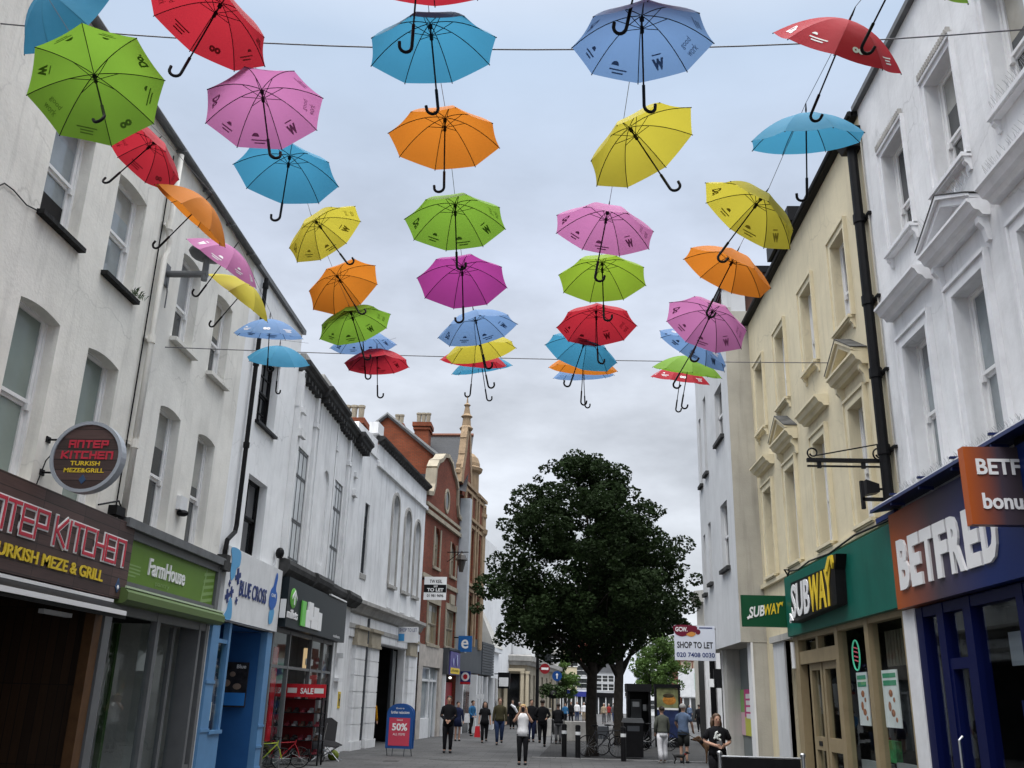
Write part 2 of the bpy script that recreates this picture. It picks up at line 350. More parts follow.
def sash(root, fr, s0, s1, z0, z1, d, pane, frame, sill=None, sillm=None, rail=.5, fw_=.06, bars=0, rows=0, horns=True, lab=None):
    """a sliding sash window: pane part with frame and sill sub-parts"""
    zr = z0 + (z1 - z0) * rail
    mb = MB(fr); mb.q((s0, d - .05, z0), (s1, d - .05, z0), (s1, d - .05, zr), (s0, d - .05, zr)); mb.q((s0, d - .015, zr), (s1, d - .015, zr), (s1, d - .015, z1), (s0, d - .015, z1))
    w = build('window', mb, pane, root, recalc=False)
    if pane.name in ('window_dark', 'window_net', 'window_cream_curtain') and random.random() < .6:   # a blind or curtain drawn part of the way
        bl = MB(fr); zb = z1 - (z1 - zr) * random.choice((.35, .55, .8, 1.0)); bl.q((s0, d - .0135, zb), (s1, d - .0135, zb), (s1, d - .0135, z1), (s0, d - .0135, z1)); build('curtain', bl, M('curtain_' + str(random.randrange(3)), random.choice(((.30, .30, .28), (.36, .34, .29), (.24, .25, .26))), .12, var=.2, scale=2, spec=.5), w, recalc=False)
    f = MB(fr); t = fw_
    for a, b, dd in ((z0, zr, d - .035), (zr, z1, d)):
        f.box(s0, s0 + t, dd - .04, dd + .012, a, b); f.box(s1 - t, s1, dd - .04, dd + .012, a, b)
        f.box(s0 + t, s1 - t, dd - .04, dd + .01, a, a + (t * 1.2 if a == z0 else t * .8)); f.box(s0 + t, s1 - t, dd - .04, dd + .01, b - t * .8, b)
        for k in range(1, bars + 1):
            x = s0 + (s1 - s0) * k / (bars + 1); f.box(x - .013, x + .013, dd - .03, dd + .006, a + t, b - t * .8)
        for k in range(1, rows + 1):
            z = a + (b - a) * k / (rows + 1); f.box(s0 + t, s1 - t, dd - .03, dd + .004, z - .013, z + .013)
    if horns:
        for x in (s0 + .002, s1 - t - .002): f.box(x, x + t, d - .02, d + .03, zr - .09, zr + .002)
    f.box(s0 - .05, s0, d - .06, d + .03, z0, z1 + .02); f.box(s1, s1 + .05, d - .06, d + .03, z0, z1 + .02); f.box(s0, s1, d - .06, d + .028, z1, z1 + .05)
    build('frame', f, frame, w)
    if sill:
        sm = MB(fr); a, b, dz, pr = sill; sm.prism([(-.02 + d, z0), (pr, z0 - .02), (pr, z0 - dz), (0.004, z0 - dz), (0.004, z0 - .03), (-.02 + d, z0 - .03)], s0 - a, s1 + b, 'DZ')
        build('sill', sm, sillm, w)
    return w
# ------------------------------------------------------------------ palette
ST_L = M('stucco_cream_white', (.74, .72, .665), .85, crack=.22, var=.14, scale=.9, bump=.25, bscale=18, streak=.28)
ST_L2 = M('stucco_offwhite', (.73, .715, .67), .85, crack=.2, var=.12, scale=.8, bump=.25, bscale=18, streak=.25)
ST_W = M('stucco_white', (.80, .81, .82), .8, crack=.2, var=.08, scale=.9, bump=.15, bscale=18, streak=.2)
ST_D = M('stucco_weathered_white', (.72, .725, .73), .85, var=.14, scale=.8, bump=.2, streak=.42)
ST_B = M('stucco_bluish_white', (.70, .705, .715), .75, crack=.2, var=.10, scale=1.2, bump=.3, bscale=9, streak=.22)
ST_C = M('stucco_cream', (.655, .58, .41), .8, crack=.2, var=.10, scale=.9, bump=.2, bscale=16, streak=.22)
TRIM_C = M('cream_trim', (.66, .59, .42), .75, var=.1, scale=2, streak=.15)
TRIM_W = M('white_paint', (.74, .74, .74), .45, var=.06, scale=3, streak=.1)
TRIM_B = M('bluish_white_trim', (.68, .685, .70), .6, var=.1, scale=3, streak=.15)
STONE = M('grey_stone', (.36, .35, .33), .85, var=.25, scale=2, bump=.3, streak=.3)
STONED = M('dark_stone', (.045, .045, .045), .85, var=.45, scale=2.5, bump=.4, streak=.2)
STONEP = M('pale_stone', (.34, .30, .23), .85, var=.2, scale=1.6, bump=.3, streak=.3)
CONC = M('render_grey', (.44, .43, .40), .85, var=.16, scale=.8, bump=.2, streak=.3)
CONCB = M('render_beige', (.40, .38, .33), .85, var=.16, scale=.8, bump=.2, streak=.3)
CONCW = M('render_pale', (.56, .57, .58), .8, var=.1, scale=.8, bump=.15, streak=.22)
TERRA = M('terracotta_stone', (.30, .215, .135), .8, var=.25, scale=2, bump=.3, streak=.25)
BRICK = brick_mat('red_brick', (.24, .055, .028), (.17, .04, .022), (.10, .06, .045))
BRICKO = brick_mat('orange_brick', (.30, .075, .032), (.24, .06, .028), (.14, .07, .045))
SLATE = brick_mat('roof_slate', (.013, .015, .019), (.009, .011, .014), (.03, .03, .035), .3, .2, .012, .6)
LEAD = M('lead_grey', (.13, .135, .14), .6, var=.25, scale=3)
BLACK = M('black_paint', (.008, .008, .009), .45, var=.3, scale=5, spec=.12)
IRON = M('black_iron', (.010, .010, .011), .5, spec=.12)
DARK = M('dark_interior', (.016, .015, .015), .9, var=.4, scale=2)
GREYP = M('grey_frame', (.125, .13, .135), .4, var=.1, scale=3)
GREYD = M('dark_grey_panel', (.055, .06, .068), .5, var=.15, scale=2)
STEEL = M('steel', (.45, .46, .47), .3, metal=.9)
WHITE = M('sign_white', (.78, .78, .78), .4)
WHITEW = M('sign_white_worn', (.66, .67, .68), .55, var=.1, scale=2, streak=.15)
G_DARK = M('window_dark', (.030, .034, .036), .05, var=.5, scale=1.1, spec=.7, bump=.12, bscale=2.5)
G_BLIND = M('window_blind', (.20, .245, .22), .12, var=.18, scale=.7, spec=.5)
G_NET = M('window_net', (.22, .25, .265), .08, var=.35, scale=.9, spec=.7, bump=.1, bscale=2.5)
G_CREAM = M('window_cream_curtain', (.24, .215, .14), .1, var=.3, scale=1.4, spec=.5)
G_BLK = M('window_black', (.012, .013, .015), .05, spec=.6)
SHOPG = glass_mat('shop_glass')
PLANK = plank_mat('sign_planks', (.065, .036, .032))
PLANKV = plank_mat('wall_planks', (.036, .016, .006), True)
WOOD = M('brown_wood', (.10, .05, .022), .5, var=.25, scale=4)
GREEN = M('shop_green', (.115, .215, .030), .4, var=.06)
GREEN2 = M('shop_green_pale', (.22, .34, .12), .45)
BLUE = M('shop_blue', (.10, .235, .43), .45, var=.1, scale=2, streak=.12)
BLUED = M('shop_blue_deep', (.022, .10, .28), .45, var=.1)
RED = M('sign_red', (.50, .02, .03), .4)
REDM = M('sign_letter_red', (.50, .035, .06), .35)
YEL = M('sign_yellow', (.72, .52, .04), .45)
NAVY = M('navy', (.012, .03, .15), .4)
PAPER = M('paper', (.7, .7, .68), .7, var=.08)
TAPE = M('hedge_leaf', (.05, .09, .03), .7, var=.4, scale=20)

# ------------------------------------------------------------------ ground
PAVE = brick_mat('paving_slabs', (.084, .084, .085), (.063, .063, .064), (.028, .028, .028), .62, .42, .010, .75, .2, .5, True, .28)
SETT = brick_mat('dark_setts', (.045, .044, .043), (.033, .033, .033), (.016, .016, .016), .22, .11, .010, .8, .3, .5, True, .3)
KERB = M('granite_kerb', (.17, .17, .17), .7, var=.2, scale=6)
ASPH = M('asphalt', (.10, .10, .10), .9, var=.25, scale=4, bump=.2)
tag(build('ground', MB().q((-400, -60, -.012), (400, -60, -.012), (400, 900, -.012), (-400, 900, -.012)), ASPH), kind='structure')
tag(build('pavement', MB().q((-12, -20, 0), (9, -20, 0), (16, 140, 0), (-12, 140, 0)), PAVE), kind='structure')
tag(build('setts_path', MB().q((-.4, 32.2, .004), (6.2, 32.2, .004), (8.5, 70, .004), (1.2, 70, .004)), SETT), kind='structure')
mb = MB()
for i in range(9): mb.box(-.6 + i * .78, .16 + i * .78, 31.9, 32.2, -.1, .03)
tag(build('kerb_edging', mb, KERB), kind='structure')
mb = MB(); mb.box(-3.6, -1.15, 29.6, 29.75, 0, .004)
tag(build('drain_cover', MB().box(-4.75, -4.35, 28.2, 28.75, 0, .004), STONED), kind='structure')
tag(build('drain_channel', mb, STONED), kind='structure')

# ------------------------------------------------------------------ LEFT: grill building
bA = thing('terraced_building', 'cream white stucco building over the meze grill with dark window sills', 'building', (-6.8, 9.5, 0))
opsA = []
SILLB = M('sill_black', (.014, .014, .014), .7, var=.6, scale=9, bump=.8, bscale=14, spec=.15)
for c in (8.30, 9.99 + 1.085, 12.905):
    opsA += [(c - .5, c + .5, 4.25, 6.52, .06), (c - .5, c + .5, 7.70, 9.42, .05)]
opsA.append((7.0, 14.13, 0, 2.98, 0, .25))
mb = facade(MB(FL), 5.0, 14.15, 0, 10.92, opsA, .24); shell(mb, 5.0, 14.15, 10.92, 9)
build('wall', mb, ST_L, bA)
k = 0
for o in opsA[:-1]:
    up = o[2] > 7
    if up:
        op = abs(o[0] - 10.575) < .1
        w = sash(bA, FL, o[0] + .05, o[1] - .05, o[2], o[3] - .02, -.2, G_NET, TRIM_W, (.11, .14, .085, .11), SILLB, rail=.5)
        if op:
            build('gap_shade', MB(FL).box(o[0] + .11, o[1] - .11, -.243, -.236, o[2] + .02, o[2] + .5), DARK, w)  # dark sheet over the pane, painted shade of the raised sash's opening
            build('stay', MB(FL).box(o[0] + .16, o[0] + .24, -.235, -.2, o[2] + .02, o[2] + .5), WOOD, w)
    else: sash(bA, FL, o[0] + .05, o[1] - .05, o[2], o[3] - .02, -.2, G_BLIND, TRIM_W, rail=.47)
mb = MB(FL); mb.box(5, 18.78, 0, .09, 10.92, 11.0); mb.tube([(5, .12, 10.93), (18.7, .12, 10.93)], .05, 8)
for y in np.arange(6, 18.6, 1.35): mb.box(y, y + .03, .0, .2, 10.85, 10.89)
build('gutter', mb, LEAD, bA)
build('roof', MB(FL).q((5, .05, 10.95), (18.7, .05, 10.95), (18.7, -4.5, 12.6), (5, -4.5, 12.6)), SLATE, bA)
# shop front: open plank lined room under an awning
mb = MB(FL)
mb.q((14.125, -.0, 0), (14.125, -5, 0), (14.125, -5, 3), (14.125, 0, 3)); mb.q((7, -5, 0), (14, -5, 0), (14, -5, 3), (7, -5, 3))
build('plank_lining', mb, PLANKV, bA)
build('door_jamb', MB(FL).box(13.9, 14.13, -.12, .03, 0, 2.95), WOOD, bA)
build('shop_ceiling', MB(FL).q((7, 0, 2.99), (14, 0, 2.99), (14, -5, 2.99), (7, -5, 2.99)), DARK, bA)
mb = MB(FL); mb.box(10.3, 11.2, -.5, -.4, 2.62, 2.7); mb.box(12.9, 13.7, -.3, -.22, 2.72, 2.78)
build('light_batten', mb, WHITEW, bA)
d_l = fw + rt2 * ((57 - 512) / FPX) - up2 * ((627 - 384) / FPX); t_l = -7.9 / d_l.x
tag(build('heat_lamp', MB().ball((-7.9, t_l * d_l.y, EYE + t_l * d_l.z), (.06, .06, .04)), M('red_glow', (1, .06, .03), emit=2.2)), 'small glowing red lamp inside the dark grill doorway', 'lamp')
aw = thing('awning', 'dark rolled awning with two white bars over the grill doorway', 'awning', (-6.8, 10.5, 2.9))
mb = MB(FL); mb.prism([(.0, 3.0), (.16, 3.0), (.42, 2.86), (.42, 2.74), (.0, 2.80)], 7.0, 14.05, 'DZ'); build('cassette', mb, BLACK, aw)
mb = MB(FL); mb.box(7.0, 14.05, .165, .2, 2.985, 3.03); mb.prism([(.425, 2.86), (.45, 2.855), (.45, 2.79), (.425, 2.79)], 7, 14.0, 'DZ'); build('front_bar', mb, WHITE, aw)
# plank fascia sign, boxed letters drawn with strokes
sA = thing('fascia_sign', 'dark wood plank sign with outlined red lettering above the meze grill', 'sign', (-6.8, 10.5, 3.1))
build('sign_board', MB(FL).box(7.0, 14.48, .0, .16, 3.06, 4.22), PLANK, sA)
ST = {'A': [[(0, 0), (0, 1), (1, 1), (1, 0)], [(0, .45), (1, .45)]], 'N': [[(0, 0), (0, 1), (1, 1), (1, 0)]], 'T': [[(0, 1), (1, 1)], [(.5, 1), (.5, 0)]],
      'E': [[(1, 1), (0, 1), (0, 0), (1, 0)], [(0, .5), (.9, .5)]], 'P': [[(0, 0), (0, 1), (1, 1), (1, .45), (0, .45)]], 'K': [[(0, 0), (0, 1)], [(1, 1), (.15, .5), (1, 0)]],
      'I': [[(.5, 0), (.5, 1)]], 'C': [[(1, 1), (0, 1), (0, 0), (1, 0)]], 'H': [[(0, 0), (0, 1)], [(1, 0), (1, 1)], [(0, .5), (1, .5)]]}
def strokes(mb, word, s0, z0, w, h, gap, t, d0, d1):
    s = s0; fr = mb.fr
    for ch in word:
        ww = w * (.25 if ch == 'I' else 1); kk = 0
        if ch == ' ': s += w * .55; continue
        for pl in ST[ch]:
            P = [(s + x * ww if ch != 'I' else s + ww / 2, z0 + y * h) for x, y in pl]
            for (x0, y0), (x1, y1) in zip(P, P[1:]):
                dx, dy = x1 - x0, y1 - y0; ll = math.hypot(dx, dy); ux, uy = dx / ll * t, dy / ll * t; nx, ny = -uy, ux
                mb.prism([(x0 - ux + nx, y0 - uy + ny), (x1 + ux + nx, y1 + uy + ny), (x1 + ux - nx, y1 + uy - ny), (x0 - ux - nx, y0 - uy - ny)], d0, d1 + kk * .0012); kk += 1
        s += ww + gap
    return mb
SA = (10.25, 3.56, .27, .35, .07)
def letters(root, fr, word, s0, z0, w, h, gap, t, d0, d1):
    s = s0
    for ch in word:
        if ch == ' ': s += w * .55; continue
        o = build('letter_outline', strokes(MB(fr), ch, s, z0, w, h, gap, t[0], d0, d0 + (d1 - d0) * .6), WHITE, root); build('letter_face', strokes(MB(fr), ch, s, z0, w, h, gap, t[1], d0 + (d1 - d0) * .75, d1), REDM, o)
        s += w * (.25 if ch == 'I' else 1) + gap
letters(sA, FL, 'ANTEP KITCHEN', SA[0], SA[1], SA[2], SA[3], SA[4], (.041, .022), .16, .182)
tx('small_lettering', FL, 'TURKISH MEZE & GRILL', 10.70, 13.64, 3.24, 3.40, .162, YEL, sA, .015, bold=.02)
mb = MB(FL); mb.prism([(14.09, 3.22), (14.17, 3.14), (14.25, 3.22), (14.17, 3.36)], .16, .172); build('emblem', mb, M('emblem_blue', (.04, .08, .16)), sA)
build('emblem_eye', MB(FL).ball((14.17, .172, 3.22), (.012, .035, .035)), WHITE, sA)
# round projecting sign
rs = thing('round_sign', 'round plank projecting sign with red lettering on the cream wall', 'sign', (-6.2, 11.8, 4.7))
fs = Fr((-6.2, 11.8, 4.66), (1, 0), (0, -1))
circ = [(.44 * math.cos(a), .44 * math.sin(a)) for a in np.linspace(0, 2 * math.pi, 40, endpoint=False)]
build('sign_face', MB(fs).prism(circ, -.05, .052), PLANK, rs)
mb = MB(fs); Vr = []
for r_, dd in ((.44, -.075), (.485, -.075), (.485, .075), (.44, .075)): Vr.append([(r_ * math.cos(a), dd, r_ * math.sin(a)) for a in np.linspace(0, 2 * math.pi, 40, endpoint=False)])
for i in range(4):
    for k in range(40): mb.q(Vr[i][k], Vr[i][(k + 1) % 40], Vr[(i + 1) % 4][(k + 1) % 40], Vr[(i + 1) % 4][k])
build('rim', mb, M('rim_grey', (.33, .36, .40), .35), rs, smooth=False)
mb = MB(fs); strokes(mb, 'ANTEP', -.25, .13, .075, .085, .035, .012, .053, .06); strokes(mb, 'KITCHEN', -.33, -.02, .075, .085, .035, .012, .053, .06); build('lettering', mb, REDM, rs)
mb = MB(fs); text_mb(mb, 'TURKISH', -.2, .2, -.12, -.06, .053, .006, bold=.02); text_mb(mb, 'MEZE&GRILL', -.27, .27, -.215, -.155, .053, .006, bold=.02); build('small_lettering', mb, YEL, rs)
mb = MB(fs); mb.prism([(-.05, -.31), (0, -.37), (.05, -.31), (0, -.24)], .053, .06); build('emblem', mb, M('emblem_blue', (.04, .08, .16)), rs)
mb = MB(); mb.tube([(-6.8, 11.8, 4.9), (-6.62, 11.8, 4.9)], .014); mb.tube([(-6.8, 11.8, 4.45), (-6.62, 11.8, 4.45)], .014)
mb.box(-6.8, -6.78, 11.75, 11.85, 4.86, 4.94); mb.box(-6.8, -6.78, 11.75, 11.85, 4.41, 4.49); mb.tube([(-6.79, 11.7, 4.2), (-6.74, 11.75, 4.6), (-6.6, 11.8, 4.85)], .008, 6)
build('bracket', mb, IRON, rs)
# rainwater pipe at the party line, junction boxes, wires
pipe = thing('drainpipe', 'cream painted drainpipe between the grill and farm shop buildings', 'drainpipe', (-6.8, 14.15, 4.3))
mb = MB(FL); mb.tube([(14.12, .1, 10.8), (14.12, .1, 9.3), (14.22, .1, 9.1), (14.22, .1, 8.95), (14.12, .1, 8.8), (14.12, .1, 4.3)], .05, 10); build('pipe', mb, ST_L, pipe, smooth=True)
mb = MB(FL)
for z in (9.3, 7.2, 5.4): mb.tube([(14.12, .1, z), (14.12, .1, z + .14)], .068, 10); mb.box(14.0, 14.24, 0, .06, z + .04, z + .1)
build('collar', mb, ST_L, pipe)
mb = MB(FL); mb.tube([(13.99, .03, 10.7), (13.98, .03, 4.4)], .012, 6); mb.box(13.8, 14.1, .0, .14, 4.28, 4.42); mb.tube([(13.4, .04, 4.34), (13.9, .1, 4.5), (14.1, .1, 4.36)], .015, 6); build('cable', mb, BLACK, pipe)
pl = thing('wall_plant', 'small weed growing on the dark sill of a cream wall', 'plant', (-6.68, 13.45, 7.7))
mb = MB(FL)
for i in range(60):
    a, l_ = random.uniform(0, 6.28), random.uniform(.06, .16); c = (13.42 + random.uniform(-.16, .16), .1 + random.uniform(-.04, .04), 7.70)
    e = (c[0] + l_ * .7 * math.cos(a), c[1] + l_ * .7 * math.sin(a), c[2] + l_ * random.uniform(.3, 1.1)); m_ = ((c[0] + e[0]) / 2 + .012, (c[1] + e[1]) / 2, (c[2] + e[2]) / 2 + .03)
    mb.q(c, m_, e, ((c[0] + e[0]) / 2 - .012, (c[1] + e[1]) / 2, (c[2] + e[2]) / 2 + .03))
build('leaves', mb, TAPE, pl, recalc=False)
wire = thing('wall_cable', 'thin black cable looping across the cream wall to a sill', 'cable', (-6.8, 10, 7.8))
build('cable', MB(FL).tube([(9.3, .02, 7.2), (9.6, .02, 7.45), (9.75, .02, 7.6), (9.94, .02, 7.62), (10.26, .02, 7.59), (10.55, .02, 7.66)], .009, 6), BLACK, wire)

# ------------------------------------------------------------------ LEFT: farm shop building
bB = thing('terraced_building', 'off white stucco building with arched sashes over the green fascia', 'building', (-6.8, 16.5, 0))
opsB = []
for c in (15.53, 17.35): opsB += [(c - .46, c + .46, 4.30, 6.48, .07), (c - .46, c + .46, 7.70, 9.40, .06)]
opsB.append((14.16, 18.6, 0, 3.02, 0, .2))
mb = facade(MB(FL), 14.15, 18.75, 0, 10.92, opsB, .24); shell(mb, 14.153, 18.75, 10.92, 9)
build('wall', mb, ST_L2, bB)
for o in opsB[:-1]: sash(bB, FL, o[0] + .05, o[1] - .05, o[2], o[3] - .02, -.19, G_DARK, TRIM_W, (.12, .14, .09, .13) if o[2] > 7 else None, ST_L2, rail=.45)
build('ledge', MB(FL).box(14.16, 18.72, .0, .2, 4.16, 4.3), LEAD, bB)
mb = MB(FL)   # shop front frame
for a, b in ((14.16, 14.40), (16.1, 16.24), (18.1, 18.2), (18.46, 18.6)): mb.box(a, b, -.06, .06, 0, 3.0)
mb.box(14.46, 18.46, -.05, .05, 2.86, 3.0); mb.box(14.46, 16.1, -.05, .05, 0, .3); mb.box(18.2, 18.46, -.04, .04, 0, .45)
mb.box(17.55, 17.66, -.3, -.22, 0, 2.86); mb.box(16.9, 17.6, -.3, -.22, 0, .12)
build('shopfront_frame', mb, GREYP, bB)
build('shop_window', MB(FL).q((14.46, 0, .3), (16.1, 0, .3), (16.1, 0, 2.86), (14.46, 0, 2.86)), SHOPG, bB, recalc=False)
build('shop_window', MB(FL).q((16.24, -.26, 0), (18.1, -.26, 0), (18.1, -.26, 2.86), (16.24, -.26, 2.86)), SHOPG, bB, recalc=False)
build('side_panel', MB(FL).box(18.1, 18.2, -.32, -.06, 0, 2.9), GREYP, bB)
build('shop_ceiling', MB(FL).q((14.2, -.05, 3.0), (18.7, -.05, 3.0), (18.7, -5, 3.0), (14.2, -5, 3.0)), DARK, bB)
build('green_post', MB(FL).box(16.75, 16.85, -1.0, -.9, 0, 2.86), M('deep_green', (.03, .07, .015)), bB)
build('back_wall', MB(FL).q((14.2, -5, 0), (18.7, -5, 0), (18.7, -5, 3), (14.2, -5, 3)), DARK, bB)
mb = MB(FL); mb.box(14.9, 15.6, -1.6, -1.2, 0, .9); mb.box(16.2, 16.6, -3, -2.5, 0, 1.4); build('counter', mb, GREYD, bB)
build('roller_shutter', MB(FL).prism([(.0, 3.24), (.22, 3.24), (.29, 3.17), (.29, 3.06), (.22, 3.0), (0, 3.0)], 14.3, 18.78, 'DZ'), M('shutter_green', (.10, .15, .05), .4), bB)
build('shutter_trim', MB(FL).box(14.3, 18.78, .225, .25, 3.235, 3.265), M('pale_green', (.45, .55, .38), .4), bB)
sB = thing('fascia_sign', 'green fascia sign with white farm lettering in a grey frame', 'sign', (-6.8, 16.5, 3.3))
mb = MB(FL); mb.box(14.3, 18.72, 0, .12, 3.26, 3.36); mb.box(14.3, 18.72, 0, .12, 4.02, 4.15); mb.box(18.55, 18.74, 0, .13, 3.26, 4.15); mb.box(14.2, 14.33, 0, .12, 3.26, 4.15)
build('sign_frame', mb, GREYP, sB)
build('sign_board', MB(FL).box(14.33, 18.55, .02, .07, 3.36, 4.02), GREEN, sB)
mb = MB(FL); text_mb(mb, 'FarmHouse', 15.38, 16.98, 3.56, 3.84, .07, .02, bold=.015); build('lettering', mb, WHITE, sB)
tx('small_lettering', FL, 'pantry', 15.74, 16.35, 3.40, 3.49, .072, GREEN2, sB, .005)
mb = MB(FL)
for i in range(4): mb.box(14.45, 15.1 - (.15 if i == 0 else 0), .07, .0725, 3.46 + i * .055, 3.485 + i * .055)
build('text_lines', mb, GREEN2, sB)
mb = MB(FL)
for i in range(5): mb.prism([(17.95, 3.36 + i * .125), (18.5, 3.44 + i * .125), (18.5, 3.50 + i * .125), (17.95, 3.42 + i * .125)], .07, .073)
mb.prism([(17.9, 3.36), (17.95, 3.36), (18.1, 4.02), (18.05, 4.02)], .07, .074)
build('pattern', mb, GREEN2, sB)
al = thing('alarm_box', 'small white alarm box between first floor sash windows', 'alarm', (-6.75, 16.45, 4.9))
build('casing', MB(FL).box(16.3, 16.6, 0, .09, 4.85, 5.1), WHITEW, al); build('lamp_cover', MB(FL).ball((16.45, .08, 4.80), (.12, .1, .06)), BLACK, al)
# bracket lamp
lp = thing('wall_lamp', 'grey lamp on a short wall arm above the drainpipe', 'lamp', (-6.7, 14.45, 8.6))
mb = MB(FL); mb.box(14.35, 14.55, 0, .04, 8.4, 8.8); mb.tube([(14.45, .02, 8.62), (14.45, .75, 8.62)], .06, 10); mb.tube([(14.45, .02, 8.62), (14.5, .06, 8.3), (14.5, .06, 8.0)], .012, 6); build('arm', mb, GREYP, lp)
mb = MB(FL); mb.tube([(14.45, .7, 8.5), (14.45, .7, 8.98)], .055, 10); build('post', mb, GREYP, lp)
mb = MB(FL); mb.lathe((14.45, .72, 9.02), [(.10, -.1), (.30, -.06), (.34, .0), (.30, .06), (.12, .15), (.02, .17)], 16); build('lamp_head', mb, M('lamp_grey', (.10, .105, .11), .5), lp, smooth=True)

# ------------------------------------------------------------------ LEFT: blue charity shop
bC = thing('terraced_building', 'narrow white rendered building over the blue charity shop', 'building', (-6.8, 21, 0))
opsC = [(20.05, 21.48, 4.68, 6.40), (20.05, 21.45, 7.66, 9.42), (19.25, 22.85, 0, 3.15, 0, .12)]
mb = facade(MB(FL), 18.75, 23.0, 0, 10.95, opsC, .28); shell(mb, 18.753, 23.0, 10.95, 9); build('wall', mb, ST_W, bC)
for o in opsC[:2]: sash(bC, FL, o[0] + .05, o[1] - .05, o[2], o[3] - .02, -.22, G_BLK, BLACK, (.1, .12, .08, .1) if o[2] > 7 else None, BLACK, rail=.5, bars=1 if o[2] < 7 else 2, rows=0 if o[2] < 7 else 1, horns=False)
build('roof_edge', MB(FL).box(18.72, 23.05, -.3, .09, 10.92, 11.04), LEAD, bC)
mb = MB(FL)
mb.box(18.80, 19.25, -.1, .06, 0, 3.12); mb.box(22.55, 22.95, -.1, .06, 0, 3.12); mb.box(19.25, 19.95, -.05, .05, 0, .95)
for k in range(3): mb.box(18.78, 19.27, .06, .08, .1 + k * .9, .16 + k * .9); mb.box(22.53, 22.97, .06, .08, .1 + k * .45, .15 + k * .45)
mb.box(19.25, 20.0, -.05, .09, .95, 1.02); mb.box(19.86, 19.98, -.08, .05, 1.02, 3.12); mb.box(19.25, 19.86, -.05, .03, 2.7, 2.78)
build('pilaster', mb, BLUE, bC)
build('shop_window', MB(FL).q((19.25, 0, 1.02), (19.86, 0, 1.02), (19.86, 0, 2.7), (19.25, 0, 2.7)), SHOPG, bC, recalc=False)
mb = MB(FL); mb.box(19.4, 19.6, -.06, -.05, 1.2, 1.55); mb.box(19.5, 19.75, -.3, -.29, 1.7, 2.0); mb.box(19.35, 19.7, -.3, -.29, 2.15, 2.5); build('window_notice', mb, PAPER, bC)
mb = MB(FL)  # recessed lobby
mb.q((19.98, -.05, 0), (20.3, -1.7, 0), (20.3, -1.7, 3.1), (19.98, -.05, 3.1)); mb.q((20.3, -1.7, 0), (22.5, -1.7, 0), (22.5, -1.7, 3.1), (20.3, -1.7, 3.1)); mb.q((22.5, -1.7, 0), (22.56, -.05, 0), (22.56, -.05, 3.1), (22.5, -1.7, 3.1)); mb.q((19.2, -.02, 3.11), (22.6, -.02, 3.11), (22.6, -1.8, 3.11), (19.2, -1.8, 3.11))
build('lobby', mb, BLUED, bC)
build('lobby_door', MB(FL).box(20.45, 21.2, -1.69, -1.62, 0, 2.4), BLUE, bC)
ps = thing('poster', 'dark poster with blue base in the blue shop lobby', 'poster', (-7.0, 22.4, 1.7))
fp = Fr((-7.85, 22.46), (1, 0), (0, -1))
build('board', MB(fp).box(.12, .78, 0, .03, 1.42, 2.42), M('poster_dark', (.03, .028, .03), .3, var=.6, scale=7), ps)
build('base_band', MB(fp).box(.14, .76, .03, .034, 1.46, 1.74), M('poster_blue', (.04, .22, .6), .3), ps)
mb = MB(fp); mb.ball((.3, .034, 1.95), (.09, .004, .08)); mb.ball((.55, .034, 1.88), (.1, .004, .07)); mb.ball((.42, .034, 2.15), (.07, .004, .06)); build('picture', mb, M('poster_fur', (.28, .2, .15), .5), ps)
tx('lettering', fp, 'Blue', .5, .72, 2.28, 2.37, .034, WHITE, ps, .003, bold=.02)
sC = thing('fascia_sign', 'white fascia sign with navy lettering and blue crosses', 'sign', (-6.8, 21, 3.2))
FC = Fr((-6.8 + .14, 0), (0, 1), (1, 0))
build('sign_board', MB(FL).box(18.98, 23.02, 0, .13, 3.16, 4.62), WHITEW, sC)
tx('lettering', FC, 'BLUE CROSS', 19.9, 21.85, 3.70, 4.03, 0, NAVY, sC, .008, bold=.012)
mb = MB(FC)
def plus(mb, s, z, r, rot=.3):
    for a in (rot, rot + math.pi / 2):
        c_, s_ = math.cos(a) * r, math.sin(a) * r; nx, nz = -s_ * .32, c_ * .32
        mb.prism([(s - c_ + nx, z - s_ + nz), (s + c_ + nx, z + s_ + nz), (s + c_ - nx, z + s_ - nz), (s - c_ - nx, z - s_ - nz)], 0, .004 if a == rot else .005)
for s, z, r in ((19.72, 4.08, .17), (19.42, 3.72, .12), (19.78, 3.58, .08), (19.2, 3.62, .14), (19.24, 3.88, .07)): plus(mb, s, z, r)
build('cross_motif', mb, NAVY, sC)
def blob(mb, pts, d0, d1):
    n = len(pts); P = []
    for i in range(n):
        p0, p1, p2, p3 = [pts[(i + k) % n] for k in (-1, 0, 1, 2)]
        for t in (0, .25, .5, .75):
            P.append(tuple(.5 * ((2 * p1[j]) + (-p0[j] + p2[j]) * t + (2 * p0[j] - 5 * p1[j] + 4 * p2[j] - p3[j]) * t * t + (-p0[j] + 3 * p1[j] - 3 * p2[j] + p3[j]) * t ** 3) for j in (0, 1)))
    mb.prism(P, d0, d1)
mb = MB(FC)
blob(mb, [(19.12, 4.60), (19.7, 4.60), (19.75, 4.32), (19.55, 4.22), (19.5, 4.05), (19.3, 3.95), (19.2, 4.15), (19.22, 4.35)], 0, .003)
blob(mb, [(19.1, 3.18), (19.55, 3.18), (19.55, 3.45), (19.42, 3.62), (19.3, 3.5), (19.25, 3.35)], 0, .003)
blob(mb, [(22.25, 3.3), (22.5, 3.35), (22.6, 3.6), (22.4, 3.7), (22.2, 3.55)], 0, .003)
build('blue_motif', mb, M('motif_blue', (.10, .33, .58), .45), sC)
